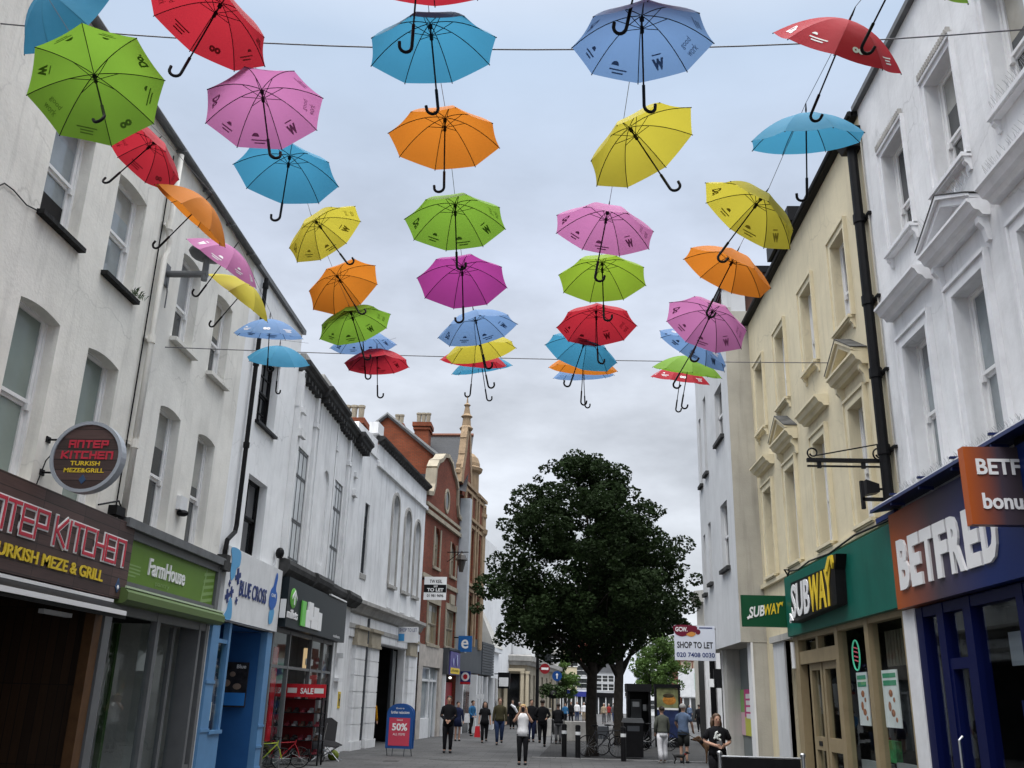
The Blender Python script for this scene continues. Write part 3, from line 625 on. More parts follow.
mb = MB(FC); blob(mb, [(22.1, 3.75), (22.35, 3.62), (22.65, 3.75), (22.7, 4.0), (22.55, 4.12), (22.62, 4.42), (22.5, 4.5), (22.35, 4.2), (22.15, 4.05)], .003, .007); build('hand_motif', mb, M('motif_hand', (.03, .12, .42), .45), sC)
tx('motif_lettering', FC, 'GIVE', 22.22, 22.58, 3.92, 4.0, .008, WHITE, sC, .003)
pp = thing('drainpipe', 'black drainpipe with an elbow on the white rendered building', 'drainpipe', (-6.7, 19.37, 4.6))
mb = MB(FL); mb.tube([(19.35, .1, 10.85), (19.35, .1, 5.1), (19.3, .1, 4.95), (18.9, .1, 4.72), (18.85, .1, 4.5), (18.85, .1, 4.2)], .05, 10)
for z in (10.6, 8.7, 6.8): mb.tube([(19.35, .1, z), (19.35, .1, z + .12)], .07, 10)
build('pipe', mb, BLACK, pp, smooth=False)
mb = MB(FL); mb.box(18.6, 18.98, .0, .22, 4.08, 4.26); mb.box(18.7, 18.95, 0, .2, 4.26, 4.4); build('gully_box', mb, STONED, pp)
cm = thing('camera_dome', 'small black security camera on the white wall corner', 'camera', (-6.7, 22.6, 4.95))
mb = MB(FL); mb.ball((22.6, .13, 5.0), (.11, .11, .14)); build('housing', mb, BLACK, cm); build('lead', MB(FL).tube([(22.6, .08, 4.95), (22.55, .02, 4.7), (22.62, .02, 4.55)], .012, 6), WHITEW, cm)

# ------------------------------------------------------------------ LEFT: outdoor shop with leaded art deco front
bD = thing('terraced_building', 'weathered white art deco building with tall leaded windows and black cornice', 'building', (-6.8, 27, 0))
opsD = [(23.25, 24.85, 4.95, 8.02, 0, .05), (27.85, 29.3, 4.95, 8.13, 0, .05), (23.1, 29.6, 0, 3.3, 0, .25)]
mb = facade(MB(FL), 23.0, 31.6, 0, 9.95, opsD, .12); shell(mb, 23.003, 31.6, 10.3, 9)
FD = Fr((-6.8 + .07, 0), (0, 1), (1, 0))
mb2 = MB(FD); facade(mb2, 25.45, 27.6, 4.95, 9.95, [(26.40, 27.12, 5.3, 8.06, .36)], .2); mb2.q((25.45, 0, 4.95), (25.45, -.07, 4.95), (25.45, -.07, 9.95), (25.45, 0, 9.95))
mb.add(mb2.v, mb2.f); mb.box(30.05, 31.65, -.2, .06, 0, 10.0); mb.box(23.0, 23.2, .002, .16, 4.95, 9.9)
for s_ in (23.1, 30.5): mb.box(s_ - .1, s_ + .35, .06 if s_ > 25 else .16, (.17 if s_ > 25 else .26), 8.1, 8.3); mb.box(s_ - .05, s_ + .3, .06 if s_ > 25 else .16, (.15 if s_ > 25 else .24), 8.75, 8.9)
build('wall', mb, ST_D, bD)
build('niche_pane', MB(FD).q((26.42, -.17, 5.3), (27.1, -.17, 5.3), (27.1, -.17, 8.05), (26.42, -.17, 8.05)), ST_D, bD)
for o in opsD[:2]:
    w = build('window', MB(FL).q((o[0], -.045, o[2]), (o[1], -.045, o[2]), (o[1], -.045, o[3]), (o[0], -.045, o[3])), M('window_pale', (.46, .48, .49), .15, var=.2, scale=1.2), bD, recalc=False)
    f = MB(FL)
    for k in range(5): x = o[0] + (o[1] - o[0]) * k / 4; f.box(x - .015, x + .015, -.05, -.034, o[2], o[3])
    for z in (5.1, 6.05, 6.1, 7.25, 7.30, 7.95): f.box(o[0], o[1], -.05, -.03, z - .018, z + .018)
    build('frame', f, M('lead_bar', (.10, .105, .11), .5), w)
mb = MB(FL)
for s_, w_ in ((25.0, .22), (27.62, .16), (29.5, .22), (23.02, .14)): mb.box(s_, s_ + w_, .002, .09, 4.98, 9.8); mb.box(s_ - .04, s_ + w_ + .04, .002, .12, 8.9, 9.05)
build('pilaster', mb, ST_D, bD)
mb = MB(FL)   # stepped cornice
for a, b, e in ((23.0, 25.2, .30), (25.2, 27.85, .42), (27.85, 30.1, .30), (30.0, 31.7, .44)):
    mb.prism([(-.3, 9.86), (e - .2, 9.86), (e - .1, 9.95), (e - .08, 10.03), (e, 10.1), (e, 10.2), (-.3, 10.2)], a, b, 'DZ')
    for x in np.arange(a + .1, b - .12, .34): mb.box(x, x + .14, 0, e - .12, 9.74, 9.86)
build('cornice', mb, STONED, bD)
mb = MB(FL); mb.box(25.3, 27.7, -.4, .1, 10.2, 10.6); mb.box(23.05, 23.5, -.3, .15, 10.2, 10.4); build('parapet_block', mb, STONE, bD)
mb = MB(FL)
for a, b, e in ((23.05, 26.1, .30), (25.7, 27.5, .40), (27.3, 30.3, .30), (29.9, 31.75, .42)): mb.prism([(0, 4.52), (e * .5, 4.52), (e * .7, 4.6), (e * .92, 4.68), (e, 4.8), (e * .85, 4.92), (0, 4.98 + e * .01)], a, b, 'DZ')
build('ledge', mb, STONED, bD)
build('ledge_lamp', MB(FL).box(27.4, 29.6, .3, .36, 4.5, 4.54), WHITE, bD)
mb = MB(FL)
for x in (23.1, 24.6, 26.9, 28.3, 29.5): mb.box(x, x + .09, -.06, .05, 0, 3.3)
mb.box(23.1, 29.6, -.05, .04, 2.35, 2.42); mb.box(23.1, 29.6, -.05, .04, 3.2, 3.3)
build('shopfront_frame', mb, GREYP, bD)
build('shop_window', MB(FL).q((26.95, 0, .1), (29.5, 0, .1), (29.5, 0, 3.2), (26.95, 0, 3.2)), SHOPG, bD, recalc=False)
build('shop_window', MB(FL).q((23.15, 0, .1), (24.6, 0, .1), (24.6, 0, 3.2), (23.15, 0, 3.2)), SHOPG, bD, recalc=False)
mb = MB(FL); mb.q((23, -2.2, 0), (29.8, -2.2, 0), (29.8, -2.2, 3.3), (23, -2.2, 3.3)); build('back_wall', mb, M('shop_back', (.04, .036, .032), .8, var=.5, scale=3), bD)
mb = MB(FL); mb.box(27.4, 27.8, -.3, -.2, 2.45, 3.0); build('lit_display', mb, M('warm_lit', (.75, .55, .3), emit=.5), bD)
mb = MB(FL)
for i in range(5): mb.box(27.0, 27.8, -.12, -.1, 1.45 + i * .27, 1.62 + i * .27)
build('window_notice', mb, PAPER, bD)
build('red_banner', MB(FL).box(24.7, 25.1, -.4, -.36, .6, 2.9), RED, bD)
build('red_banner', MB(FL).box(28.0, 29.3, -.3, -.27, 1.0, 2.3), RED, bD)
sD = thing('fascia_sign', 'dark fascia sign with white lettering and green round logo', 'sign', (-6.8, 26, 3.4))
build('sign_board', MB(FL).box(23.1, 29.9, .02, .3, 3.3, 4.5), M('fascia_dark', (.012, .018, .022), .4, spec=.12), sD)
FDs = Fr((-6.8 + .305, 0), (0, 1), (1, 0))
mb = MB(FDs); mb.ball((23.6, 0, 4.02), (.03, .30, .25), 20, 10); build('logo_disc', mb, M('logo_green', (.13, .42, .06), .4), sD)
mb = MB(FDs); mb.prism([(23.38, 3.98), (23.6, 4.16), (23.82, 3.98), (23.82, 4.06), (23.6, 4.22), (23.38, 4.06)], .03, .04); mb.box(23.56, 23.64, .03, .04, 3.86, 4.16); build('arrow', mb, WHITE, sD)
tx('lettering', FDs, 'millets', 23.12, 24.1, 3.52, 3.74, .0, WHITE, sD, .02, bold=.01)
mb = MB(FDs); mb.box(24.42, 24.8, 0, .04, 3.42, 4.05); build('logo_block', mb, M('logo_green2', (.16, .55, .10), .4), sD)
mb = MB(FDs)
for i, (a, b, c, e) in enumerate(((24.82, 25.3, 3.42, 3.85), (25.05, 25.5, 3.62, 4.08), (25.4, 26.3, 3.42, 3.72), (25.6, 26.1, 3.66, 4.0), (26.1, 26.5, 3.42, 3.9))): mb.box(a, b, 0, .05 + i * .003, c, e)
build('white_logo', mb, WHITE, sD)
tx('small_lettering', FDs, 'outdoors', 28.3, 29.2, 3.38, 3.47, .0, WHITEW, sD, .004)
hs = thing('projecting_sign', 'small pale sign plate beside the white charity fascia', 'sign', (-6.5, 23.2, 3.7))
build('panel', MB(FL).box(23.02, 23.08, .15, .28, 3.5, 3.95), WHITEW, hs); build('bracket', MB(FL).box(23.03, 23.07, .0, .15, 3.7, 3.75), IRON, hs)
fl = thing('floodlight', 'pale floodlight on the white pier below the fascia', 'lamp', (-6.3, 30.2, 2.9))
mb = MB(FL); mb.box(30.1, 30.3, .06, .26, 2.85, 3.0); mb.box(30.0, 30.6, .06, .2, 2.15, 2.25); build('casing', mb, WHITEW, fl)
ys = thing('notice', 'small yellow warning notice on the white pier', 'sign', (-6.3, 31.0, 1.6))
build('panel', MB(FL).box(30.75, 31.1, .06, .075, 1.35, 1.85), YEL, ys); mb = MB(FL); mb.box(30.82, 30.88, .075, .08, 1.42, 1.78); mb.box(30.97, 31.03, .075, .08, 1.42, 1.78); mb.box(30.88, 30.97, .075, .08, 1.56, 1.64); build('symbol', mb, BLACK, ys)
# ------------------------------------------------------------------ LEFT: classical white building with arches
FE = AFr((-6.75, 34.0), 5.0)
bE = thing('classical_building', 'white classical building with three tall arched windows and black cornice', 'building', (-6.4, 37, 0))
opsE = [(3.0, 3.95, 5.95, 9.55, .47), (5.15, 6.12, 5.95, 9.35, .48), (7.05, 7.95, 5.95, 9.2, .45), (2.25, 6.5, 0, 3.62, 0, .3)]
mb = facade(MB(FE), .3, 8.95, 0, 10.95, opsE, .22); mb.q((8.95, 0, 0), (8.95, -8, 0), (8.95, -8, 10.9), (8.95, 0, 10.9)); mb.q((.3, 0, 0), (.3, -8, 0), (.3, -8, 10.9), (.3, 0, 10.9))
facade(mb, -2.3, .302, 0, 10.45, [(-.85, -.25, 5.9, 8.42)], .12, 0); mb.q((-2.3, 0, 0), (-2.3, -6, 0), (-2.3, -6, 10.4), (-2.3, 0, 10.4))
for s0 in (2.95, 5.1, 7.0): mb.box(s0 + .05, s0 + .95, .0, .03, 5.05, 5.75)
build('wall', mb, ST_D, bE)
for o in opsE[:3]:
    w = sash(bE, FE, o[0] + .03, o[1] - .03, o[2], o[3] - .02, -.18, M('window_grey', (.14, .15, .16), .12, var=.3, scale=1), TRIM_W, (.12, .12, .14, .14), STONE, rail=.45, bars=1, rows=1, horns=False)
    m_, wd, z = (o[0] + o[1]) / 2, (o[1] - o[0]) / 2 + .02, o[3] - o[4]
    f = MB(FE); n = 14
    for k in range(n):
        a0, a1 = math.pi * k / n, math.pi * (k + 1) / n
        f.prism([(m_ - wd * math.cos(a0), z + wd * math.sin(a0)), (m_ - wd * math.cos(a1), z + wd * math.sin(a1)), (m_ - (wd + .13) * math.cos(a1), z + (wd + .13) * math.sin(a1)), (m_ - (wd + .13) * math.cos(a0), z + (wd + .13) * math.sin(a0))], 0, .06)
    for x in (m_ - wd - .13, m_ + wd): f.box(x, x + .13, 0, .06, o[2], z)
    build('surround', f, STONE, w)
w = sash(bE, FE, -.82, -.28, 5.9, 8.4, -.1, G_DARK, GREYD, (.1, .1, .2, .03), STONE, rail=.5, rows=2, horns=False)
mb = MB(FE); mb.prism([(-.1, 11.02), (.1, 11.02), (.16, 11.08), (.24, 11.12), (.26, 11.2), (.2, 11.24), (-.1, 11.24)], .25, 9.0, 'DZ')
for x in np.arange(.4, 8.9, .36): mb.box(x, x + .12, .0, .13, 10.94, 11.02)
build('cornice', mb, STONED, bE)
mb = MB(FE); mb.box(-2.35, .3, -.3, .06, 10.3, 10.5); mb.box(-2.35, .25, -.3, -.02, 10.5, 11.05); mb.box(.26, 9.0, -.02, .12, 10.05, 10.22); mb.box(-.1, .7, -.3, .05, 11.26, 11.7)
build('string_course', mb, ST_D, bE)
mb = MB(FE); mb.prism([(0, 4.45), (.1, 4.5), (.2, 4.7), (.32, 4.78), (.32, 4.9), (0, 4.96)], -2.3, 9.0, 'DZ'); mb.box(-2.3, 9.0, 0, .08, 3.95, 4.1); build('ledge', mb, STONE, bE)
mb = MB(FE); facade(mb, -2.4, 9.0, 3.66, 4.4, [], .1, .05); build('frieze', mb, ST_D, bE)
mb = MB(FE)
for a, b in ((-1.1, .1), (.75, 1.95), (6.75, 8.1)):
    mb.box(a - .06, b + .06, 0, .19, 0, .28)
    for i in range(6): mb.box(a, b, 0, .14, .30 + i * .53, .30 + i * .53 + .50)
    mb.box(a + .02, b - .02, 0, .115, .28, 3.46)
build('pillar', mb, ST_D, bE)
mb = MB(FE)
for a, b in ((-1.1, .1), (.75, 1.95), (6.75, 8.1)): mb.box(a - .06, b + .06, 0, .2, 3.4, 3.5); mb.box(a - .03, b + .03, 0, .17, 3.5, 3.95); mb.box(a - .09, b + .09, 0, .24, 3.95, 4.05)
build('capital', mb, STONEP, bE)
mb = MB(FE); mb.q((2.2, -3, 0), (6.6, -3, 0), (6.6, -3, 3.7), (2.2, -3, 3.7)); mb.q((2.2, -.25, 3.63), (6.6, -.25, 3.63), (6.6, -3, 3.63), (2.2, -3, 3.63)); mb.q((2.2, -.25, 0), (2.2, -3, 0), (2.2, -3, 3.7), (2.2, -.25, 3.7)); mb.q((6.6, -.25, 0), (6.6, -3, 0), (6.6, -3, 3.7), (6.6, -.25, 3.7))
build('doorway_lining', mb, DARK, bE)
mb = MB(FE); mb.box(5.7, 5.8, -.4, -.3, 0, 3.6); mb.box(2.35, 2.45, -.3, -.2, 0, 3.6); build('door_frame', mb, GREYD, bE)
build('door', MB(FE).box(5.8, 6.4, -.38, -.33, .1, 3.55), M('door_glass_grey', (.16, .17, .17), .1), bE)
mb = MB(FE); mb.tube([(.42, .08, 4.4), (.42, .08, .1)], .05, 8); build('downpipe', mb, GREYD, bE)
# wheel of chimneys behind
def chimney(name, label, x, y, z0, z1, w, pots, wy=1.0):
    c = thing(name, label, 'chimney', (x, y, z0)); mb = MB(); mb.box(x - w / 2, x + w / 2, y - wy / 2, y + wy / 2, z0, z1); mb.box(x - w / 2 - .08, x + w / 2 + .08, y - wy / 2 - .08, y + wy / 2 + .08, z1 - .45, z1 - .3)
    mb.box(x - w / 2 - .14, x + w / 2 + .14, y - wy / 2 - .14, y + wy / 2 + .14, z1 - .25, z1); build('stack', mb, BRICKO, c)
    for i in range(pots):
        px = x + (i - (pots - 1) / 2) * w / pots
        build('chimney_pot', MB().lathe((px, y, z1), [(.13, 0), (.15, .06), (.12, .1), (.14, .62), (.17, .64), (.17, .74), (.12, .75)], 12), STONEP, c)

def gx_(x, y, Y):   # pixel of the photograph to a point at distance Y (used once, at build time, to read sizes off)
    d = fw + rt2 * ((x - 512) / FPX) - up2 * ((y - 384) / FPX); t = Y / d.y; return (t * d.x, EYE + t * d.z)
a = gx_(342, 432, 40); b = gx_(365, 412, 40)
chimney('chimney_stack', 'shorter brick chimney stack behind the white parapet', (a[0] + b[0]) / 2, 40, a[1] - 2.5, b[1] - .45, b[0] - a[0], 3)

# ------------------------------------------------------------------ LEFT: brick building with a Dutch gable
FF = AFr((-5.97, 42.97), 7.5)
bF = thing('brick_building', 'red brick building with a curved Dutch gable and oval window', 'building', (-5.5, 46, 0))
W_F = [(1.85, 2.95, 7.75, 9.65, .5), (5.25, 6.4, 7.75, 9.45, .5), (1.25, 3.45, 4.15, 6.0), (4.85, 6.95, 4.2, 6.0)]
mb = facade(MB(FF), 0, 7.3, 4.05, 10.5, W_F, .18); shell(mb, 0, 7.3, 10.5, 9, 0)
gab = [(0, 10.5), (0, 10.8), (.9, 10.95), (1.25, 11.5), (1.35, 12.35), (1.75, 12.75), (2.4, 13.0), (2.9, 13.35), (3.65, 13.5), (4.4, 13.35), (4.9, 13.0), (5.55, 12.75), (5.95, 12.35), (6.05, 11.5), (6.4, 10.95), (7.3, 10.8), (7.3, 10.5)]
mb.prism(gab, -.35, 0); build('wall', mb, BRICK, bF)
mb = MB(FF)
gp_ = gab[1:-1]
for (x0, y0), (x1, y1) in zip(gp_, gp_[1:]):
    dx, dy = x1 - x0, y1 - y0; l_ = math.hypot(dx, dy); nx, ny = -dy / l_ * .2, dx / l_ * .2
    mb.prism([(x0, y0), (x1, y1), (x1 + nx, y1 + ny), (x0 + nx, y0 + ny)], -.42, .12)
mb.box(-.02, 7.32, .0, .14, 9.95, 10.15); mb.box(-.02, 7.32, 0, .1, 10.35, 10.5); mb.box(-.02, 7.32, 0, .08, 7.0, 7.2)
for k in range(24):
    a0, a1 = 2 * math.pi * k / 24, 2 * math.pi * (k + 1) / 24
    mb.prism([(3.9 + .38 * math.cos(a0), 11.3 + .5 * math.sin(a0)), (3.9 + .38 * math.cos(a1), 11.3 + .5 * math.sin(a1)), (3.9 + .5 * math.cos(a1), 11.3 + .64 * math.sin(a1)), (3.9 + .5 * math.cos(a0), 11.3 + .64 * math.sin(a0))], .0, .06)
build('stone_dressing', mb, STONEP, bF)
build('oval_window', MB(FF).prism([(3.9 + .38 * math.cos(t), 11.3 + .5 * math.sin(t)) for t in np.linspace(0, 6.28, 24, endpoint=False)], 0, .02), G_DARK, bF)
for o in W_F:
    w = sash(bF, FF, o[0] + .05, o[1] - .05, o[2], o[3] - .02, -.14, G_CREAM, STONEP, (.15, .15, .15, .1), STONEP, bars=2 if o[2] < 7 else 0, horns=False)
    f = MB(FF)
    for x in (o[0] - .14, o[1]): f.box(x, x + .14, 0, .05, o[2], o[3] - .02)
    if o[2] < 7: f.box(o[0] - .14, o[1] + .14, 0, .06, o[3], o[3] + .3); f.box(o[0] + .6, o[1] - .6, 0, .09, o[3] + .3, o[3] + .8)
    build('surround', f, STONEP, w)
mb = facade(MB(FF), 0, 4.45, 0, 4.04, [(.75, 3.9, .0, 3.1)], .25, .06); build('shopfront', mb, M('pale_marble', (.42, .38, .34), .5, var=.25, scale=2.5, streak=.2), bF)
mb = MB(FF); mb.box(.75, .85, -.2, -.05, 0, 3.0); mb.box(2.35, 2.5, -.2, -.05, 0, 3.0); mb.box(3.0, 3.08, -.2, -.05, 0, 2.6); mb.box(3.8, 3.9, -.2, -.05, 0, 3.0); mb.box(.75, 3.9, -.2, -.05, 2.45, 2.55); mb.box(.85, 2.35, -.2, .03, 0, .85); build('shopfront_frame', mb, WHITEW, bF)
mb = MB(FF); mb.q((.75, -.15, 0), (3.9, -.15, 0), (3.9, -.15, 3.1), (.75, -.15, 3.1)); build('shop_window', mb, G_NET, bF, recalc=False)
build('pale_pilaster', MB(FF).box(7.0, 7.45, .0, .55, 4.0, 12.1), M('pilaster_grey', (.40, .43, .46), .5, var=.1), bF)
mb = MB(FF); mb.q((.1, -.4, 10.5), (7.2, -.4, 10.5), (7.2, -8, 10.5), (.1, -8, 10.5)); mb.prism([(0.3, 10.5), (3.65, 12.7), (7.0, 10.5)], -8, -.4); build('roof', mb, SLATE, bF)
# gable and slate roof of the house behind (side-on brick gable seen over the parapet)
bK = thing('brick_gable_house', 'plain red brick gable with slate roof rising behind the white building', 'house', (-9, 52, 0))
p0, p1, p2 = gx_(365, 440, 47), gx_(388, 416, 47), gx_(440, 458, 47)
mb = MB(); mb.add([(p0[0] - 2, 47, 5), (p0[0] - 2, 47, p0[1] - 1.3), (p1[0], 47, p1[1]), (p2[0], 47, p2[1]), (p2[0], 47, 5)], [(0, 1, 2, 3, 4)])
build('wall', mb, BRICKO, bK, recalc=False)
mb = MB(); mb.tube([(p0[0] - 2, 46.9, p0[1] - 1.3), (p1[0], 46.9, p1[1] + .05), (p2[0], 46.9, p2[1])], .14, 6); build('verge', mb, LEAD, bK)
q0, q1 = gx_(418, 436, 56), gx_(472, 436, 56); q2, q3 = gx_(420, 476, 50), gx_(470, 485, 50)
mb = MB(); mb.add([(q0[0] - .4, 56, q0[1]), (q1[0] + .1, 56, q1[1]), (q3[0] - .1, 49, q3[1] - .6), (q2[0] - 1, 49, q2[1] - .2)], [(0, 1, 2, 3)]); build('roof', mb, SLATE, bK, recalc=False)
mb = MB(); mb.tube([(q0[0] - .4, 56, q0[1] + .05), (q1[0] + .1, 56, q1[1] + .05)], .12, 6); build('ridge', mb, M('ridge_tile', (.2, .09, .06), .8), bK)
a = gx_(414, 436, 54); b = gx_(433, 407, 54)
chimney('chimney_stack', 'tall brick chimney stack with three pots beside the slate roof', (a[0] + b[0]) / 2, 54, a[1] - 1.5, b[1] - 1.15, b[0] - a[0] - .2, 3, 1.1)
a = gx_(395, 424, 56); b = gx_(404, 417, 56)
chimney('chimney_stack', 'chimney with two pots peeping above the brick gable apex', (a[0] + b[0]) / 2, 56, a[1] - 2, b[1] - .6, b[0] - a[0], 2)

# ------------------------------------------------------------------ LEFT: ornate terracotta building
bG = thing('ornate_building', 'tall brick and terracotta building with stepped gable pinnacle and corner turret', 'building', (-4.6, 53, 0))
W_G = [(7.9, 8.8, 8.0, 10.8), (9.3, 10.2, 8.0, 10.8), (7.8, 8.9, 4.9, 7.2), (9.4, 10.6, 4.9, 7.2), (11.3, 12.2, 4.9, 7.2), (11.3, 12.1, 8.1, 10.6)]
mb = facade(MB(FF), 7.45, 13.1, 4.4, 12.9, W_G, .2, .1); mb.q((13.1, .1, 0), (13.1, -9, 0), (13.1, -9, 12.8), (13.1, .1, 12.8)); mb.q((7.45, .1, 9.5), (7.45, -9, 9.5), (7.45, -9, 12.8), (7.45, .1, 12.8))
mb.prism([(6.9, 12.3), (6.9, 13.4), (7.25, 14.6), (7.55, 15.9), (7.85, 16.1), (8.15, 15.9), (8.5, 14.6), (8.9, 13.5), (8.9, 12.3)], -.2, .1)
build('wall', mb, BRICK, bG)
mb = MB(FF)
st = [(6.55, 12.9), (6.7, 13.7), (7.1, 14.6), (7.35, 15.6), (7.62, 16.3)]
for (x0, y0), (x1, y1) in zip(st, st[1:]): mb.prism([(x0 - .2, y0), (x0 + .4, y0), (x1 + .35, y1), (x1 - .15, y1)], -.22, .14)
st = [(9.1, 13.2), (8.75, 14.2), (8.5, 15.0), (8.25, 15.9), (8.05, 16.3)]
for (x0, y0), (x1, y1) in zip(st, st[1:]): mb.prism([(x0 - .25, y0), (x0 + .2, y0), (x1 + .15, y1), (x1 - .2, y1)], -.22, .14)
for z, e in ((13.0, .25), (11.25, .25), (7.6, .32), (7.35, .22), (12.7, .18), (10.9, .18)): mb.box(7.45, 13.2, .0, e, z, z + .17)
for x in (7.5, 9.0, 10.3, 11.0, 12.3, 12.9): mb.box(x, x + .22, .1, .2, 4.5, 12.9)
mb.lathe((7.85, -.05, 16.2), [(.34, 0), (.4, .1), (.26, .25), (.22, .7), (.34, .8), (.2, .95), (.12, 1.4), (.2, 1.5), (.06, 1.62), (.015, 2.1)], 12)
for x in (6.6, 9.0): mb.lathe((x, -.1, 13.4), [(.22, 0), (.22, .2), (.12, .3), (.16, .5), (.03, .8)], 10)
build('terracotta_dressing', mb, TERRA, bG)
mb = MB(FF); mb.lathe((10.6, -.5, 12.9), [(.8, 0), (.85, .15), (.7, .25), (.68, 1.4), (.85, 1.52), (.9, 1.7), (.72, 1.8), (.72, 2.0), (.6, 2.35), (.36, 2.6), (.08, 2.7)], 16); build('turret', mb, TERRA, bG)
mb = MB(FF); mb.lathe((12.7, -.35, 4.4), [(.6, 0), (.62, 3), (.72, 3.15), (.6, 3.3), (.58, 6.5), (.72, 6.7), (.75, 6.95), (.6, 7.0), (.6, 7.6), (.68, 7.7), (.68, 7.9), (.5, 7.95)], 16); build('corner_bay', mb, TERRA, bG)
mb = MB(FF); mb.box(12.4, 13.0, -.8, -.3, 12.3, 12.9); build('roof_stack', mb, LEAD, bG)
for o in W_G: sash(bG, FF, o[0] + .05, o[1] - .05, o[2], o[3] - .02, -.05, G_CREAM, TERRA, bars=1, horns=False)
# shop fronts below
mb = MB(FF); mb.box(4.5, 7.0, .0, .3, 2.85, 4.0); mb.box(4.5, 7.0, .0, .36, 4.0, 4.1); build('fascia', mb, GREYD, bG)
mb = MB(FF); mb.box(7.5, 13.6, -.3, .12, 3.1, 4.95)
for i in range(12): mb.box(13.6, 17.2, .0, .16, 3.1 + i * .155, 3.1 + i * .155 + .13)
mb.box(13.6, 17.2, -.3, .0, 3.1, 4.95); build('grey_cladding', mb, M('cladding_grey', (.05, .058, .068), .5, var=.15), bG)
mb = MB(FF); mb.q((4.5, -.3, 0), (8.5, -.3, 0), (8.5, -.3, 2.85), (4.5, -.3, 2.85)); mb.q((8.6, -.1, 0), (17.2, -.1, 0), (17.2, -.1, 3.1), (8.6, -.1, 3.1)); build('shop_window', mb, G_DARK, bG, recalc=False)
mb = MB(FF)
for x in (4.55, 8.55, 12.9, 13.7, 15.2, 17.1): mb.box(x, x + .15, -.2, .2, 0, 3.0)
mb.box(10.6, 10.85, .1, .5, 0, 3.0); build('shopfront_frame', mb, WHITEW, bG)
build('red_display', MB(FF).box(5.4, 7.6, -.28, -.1, 1.0, 2.5), M('dark_red', (.28, .01, .02), .4), bG)
tag(build('shop_light', MB(FF).ball((6.3, .02, 2.72), (.08, .08, .06)), M('white_glow', (1, .97, .9), emit=1.5)), 'small bright spotlight over the phone shop entrance', 'lamp')
sp = thing('fascia_sign', 'purple picture sign with a yellow band above the phone shop', 'sign', (-5, 49, 3)); FFs = AFr(FF.p(0, .3, 0), 7.5)
build('sign_board', MB(FFs).box(4.8, 6.95, 0, .06, 2.85, 3.95), M('sign_purple', (.07, .06, .22), .4, var=.4, scale=3), sp); mb = MB(FFs); mb.box(4.9, 6.85, .06, .07, 2.9, 3.18); build('yellow_band', mb, YEL, sp)
mb = MB(FFs); mb.ball((6.3, .06, 3.55), (.02, .3, .3)); mb.ball((5.5, .06, 3.45), (.02, .2, .2)); build('picture', mb, M('pale_lilac', (.35, .4, .6), .4), sp)
tx('lettering', FFs, 'phones', 5.1, 6.6, 2.95, 3.14, .071, BLACK, sp, .004)
def hang(name, label, fr, s, d0, d1, z0, z1, m, bracket=True, th=.06):
    """flat sign sticking out of a wall, its faces up and down the street"""
    h = thing(name, label, 'sign', fr.p(s, d0, z0)); build('sign_board', MB(fr).box(s - th / 2, s + th / 2, d0, d1, z0, z1), m, h)
    if bracket: build('bracket', MB(fr).box(s - .02, s + .02, 0, d0 + .02, z1 - .12, z1 - .06), IRON, h)
    xs = [fr.p(s, d0, 0), fr.p(s, d1, 0)]; xs.sort(key=lambda v: v.x); ax = (xs[1] - xs[0]).normalized()
    f = Fr((xs[0].x, xs[0].y, z0), (ax.x, ax.y), (ax.y, -ax.x)); f.o = f.o + f.out * (th / 2 + .002)
    return h, f, d1 - d0, z1 - z0
h, f, w_, h_ = hang('projecting_sign', 'square blue projecting sign with a white letter e', FF, 6.85, .25, .97, 4.02, 4.82, M('sign_blue', (.02, .12, .36), .4)); tx('lettering', f, 'e', .16, .54, .16, .62, 0, WHITE, h, .01, bold=.015)
h, f, w_, h_ = hang('projecting_sign', 'round white and red projecting sign with a red strip below', FF, 8.2, .12, .66, 2.45, 3.1, NAVY)
mb = MB(f); blob(mb, [(.27 + .22 * math.cos(t), .38 + .22 * math.sin(t)) for t in np.linspace(0, 6.28, 12, endpoint=False)], 0, .006); build('disc', mb, WHITE, h); mb = MB(f); mb.box(.0, .54, 0, .004, 0, .12); blob(mb, [(.27 + .12 * math.cos(t), .38 + .13 * math.sin(t)) for t in np.linspace(0, 6.28, 12, endpoint=False)], .006, .01); build('red_band', mb, RED, h)
h, f, w_, h_ = hang('projecting_sign', 'narrow pale projecting sign on the glazed shop pillar', FF, 10.7, .2, .9, 1.75, 2.0, WHITEW)
# agents' boards on the white building
h, f, w_, h_ = hang('letting_board', 'black and white shop to let board on red brick', FE, 9.0, .12, 1.15, 5.95, 6.98, WHITE); 
mb = MB(f); mb.box(0, w_, 0, .004, .33, .68); build('black_band', mb, BLACK, h); tx('lettering', f, 'TW KEIL', .25, w_ - .2, .75, .9, 0, BLACK, h, .004, bold=.02); tx('lettering', f, 'SHOP', .45, w_ - .4, .55, .65, .005, WHITE, h, .004, bold=.02); tx('lettering', f, 'TO LET', .15, w_ - .12, .37, .52, .005, WHITE, h, .004, bold=.03); tx('lettering', f, '01 981 9696', .15, w_ - .12, .12, .25, 0, BLACK, h, .004, bold=.02)
h, f, w_, h_ = hang('letting_board', 'white and blue to let board above the dark doorway', FE, 5.0, .04, .88, 3.84, 4.46, WHITEW); mb = MB(f); mb.box(.03, .28, 0, .004, .06, .34); build('blue_block', mb, M('board_blue', (.06, .3, .6), .4), h); tx('lettering', f, 'SHOP TO LET', .06, w_ - .05, .42, .56, 0, NAVY, h, .004)
ln = thing('wall_lantern', 'old black lantern on a bracket against the red brick wall', 'lamp', FF.p(4.6, .8, 8.3))
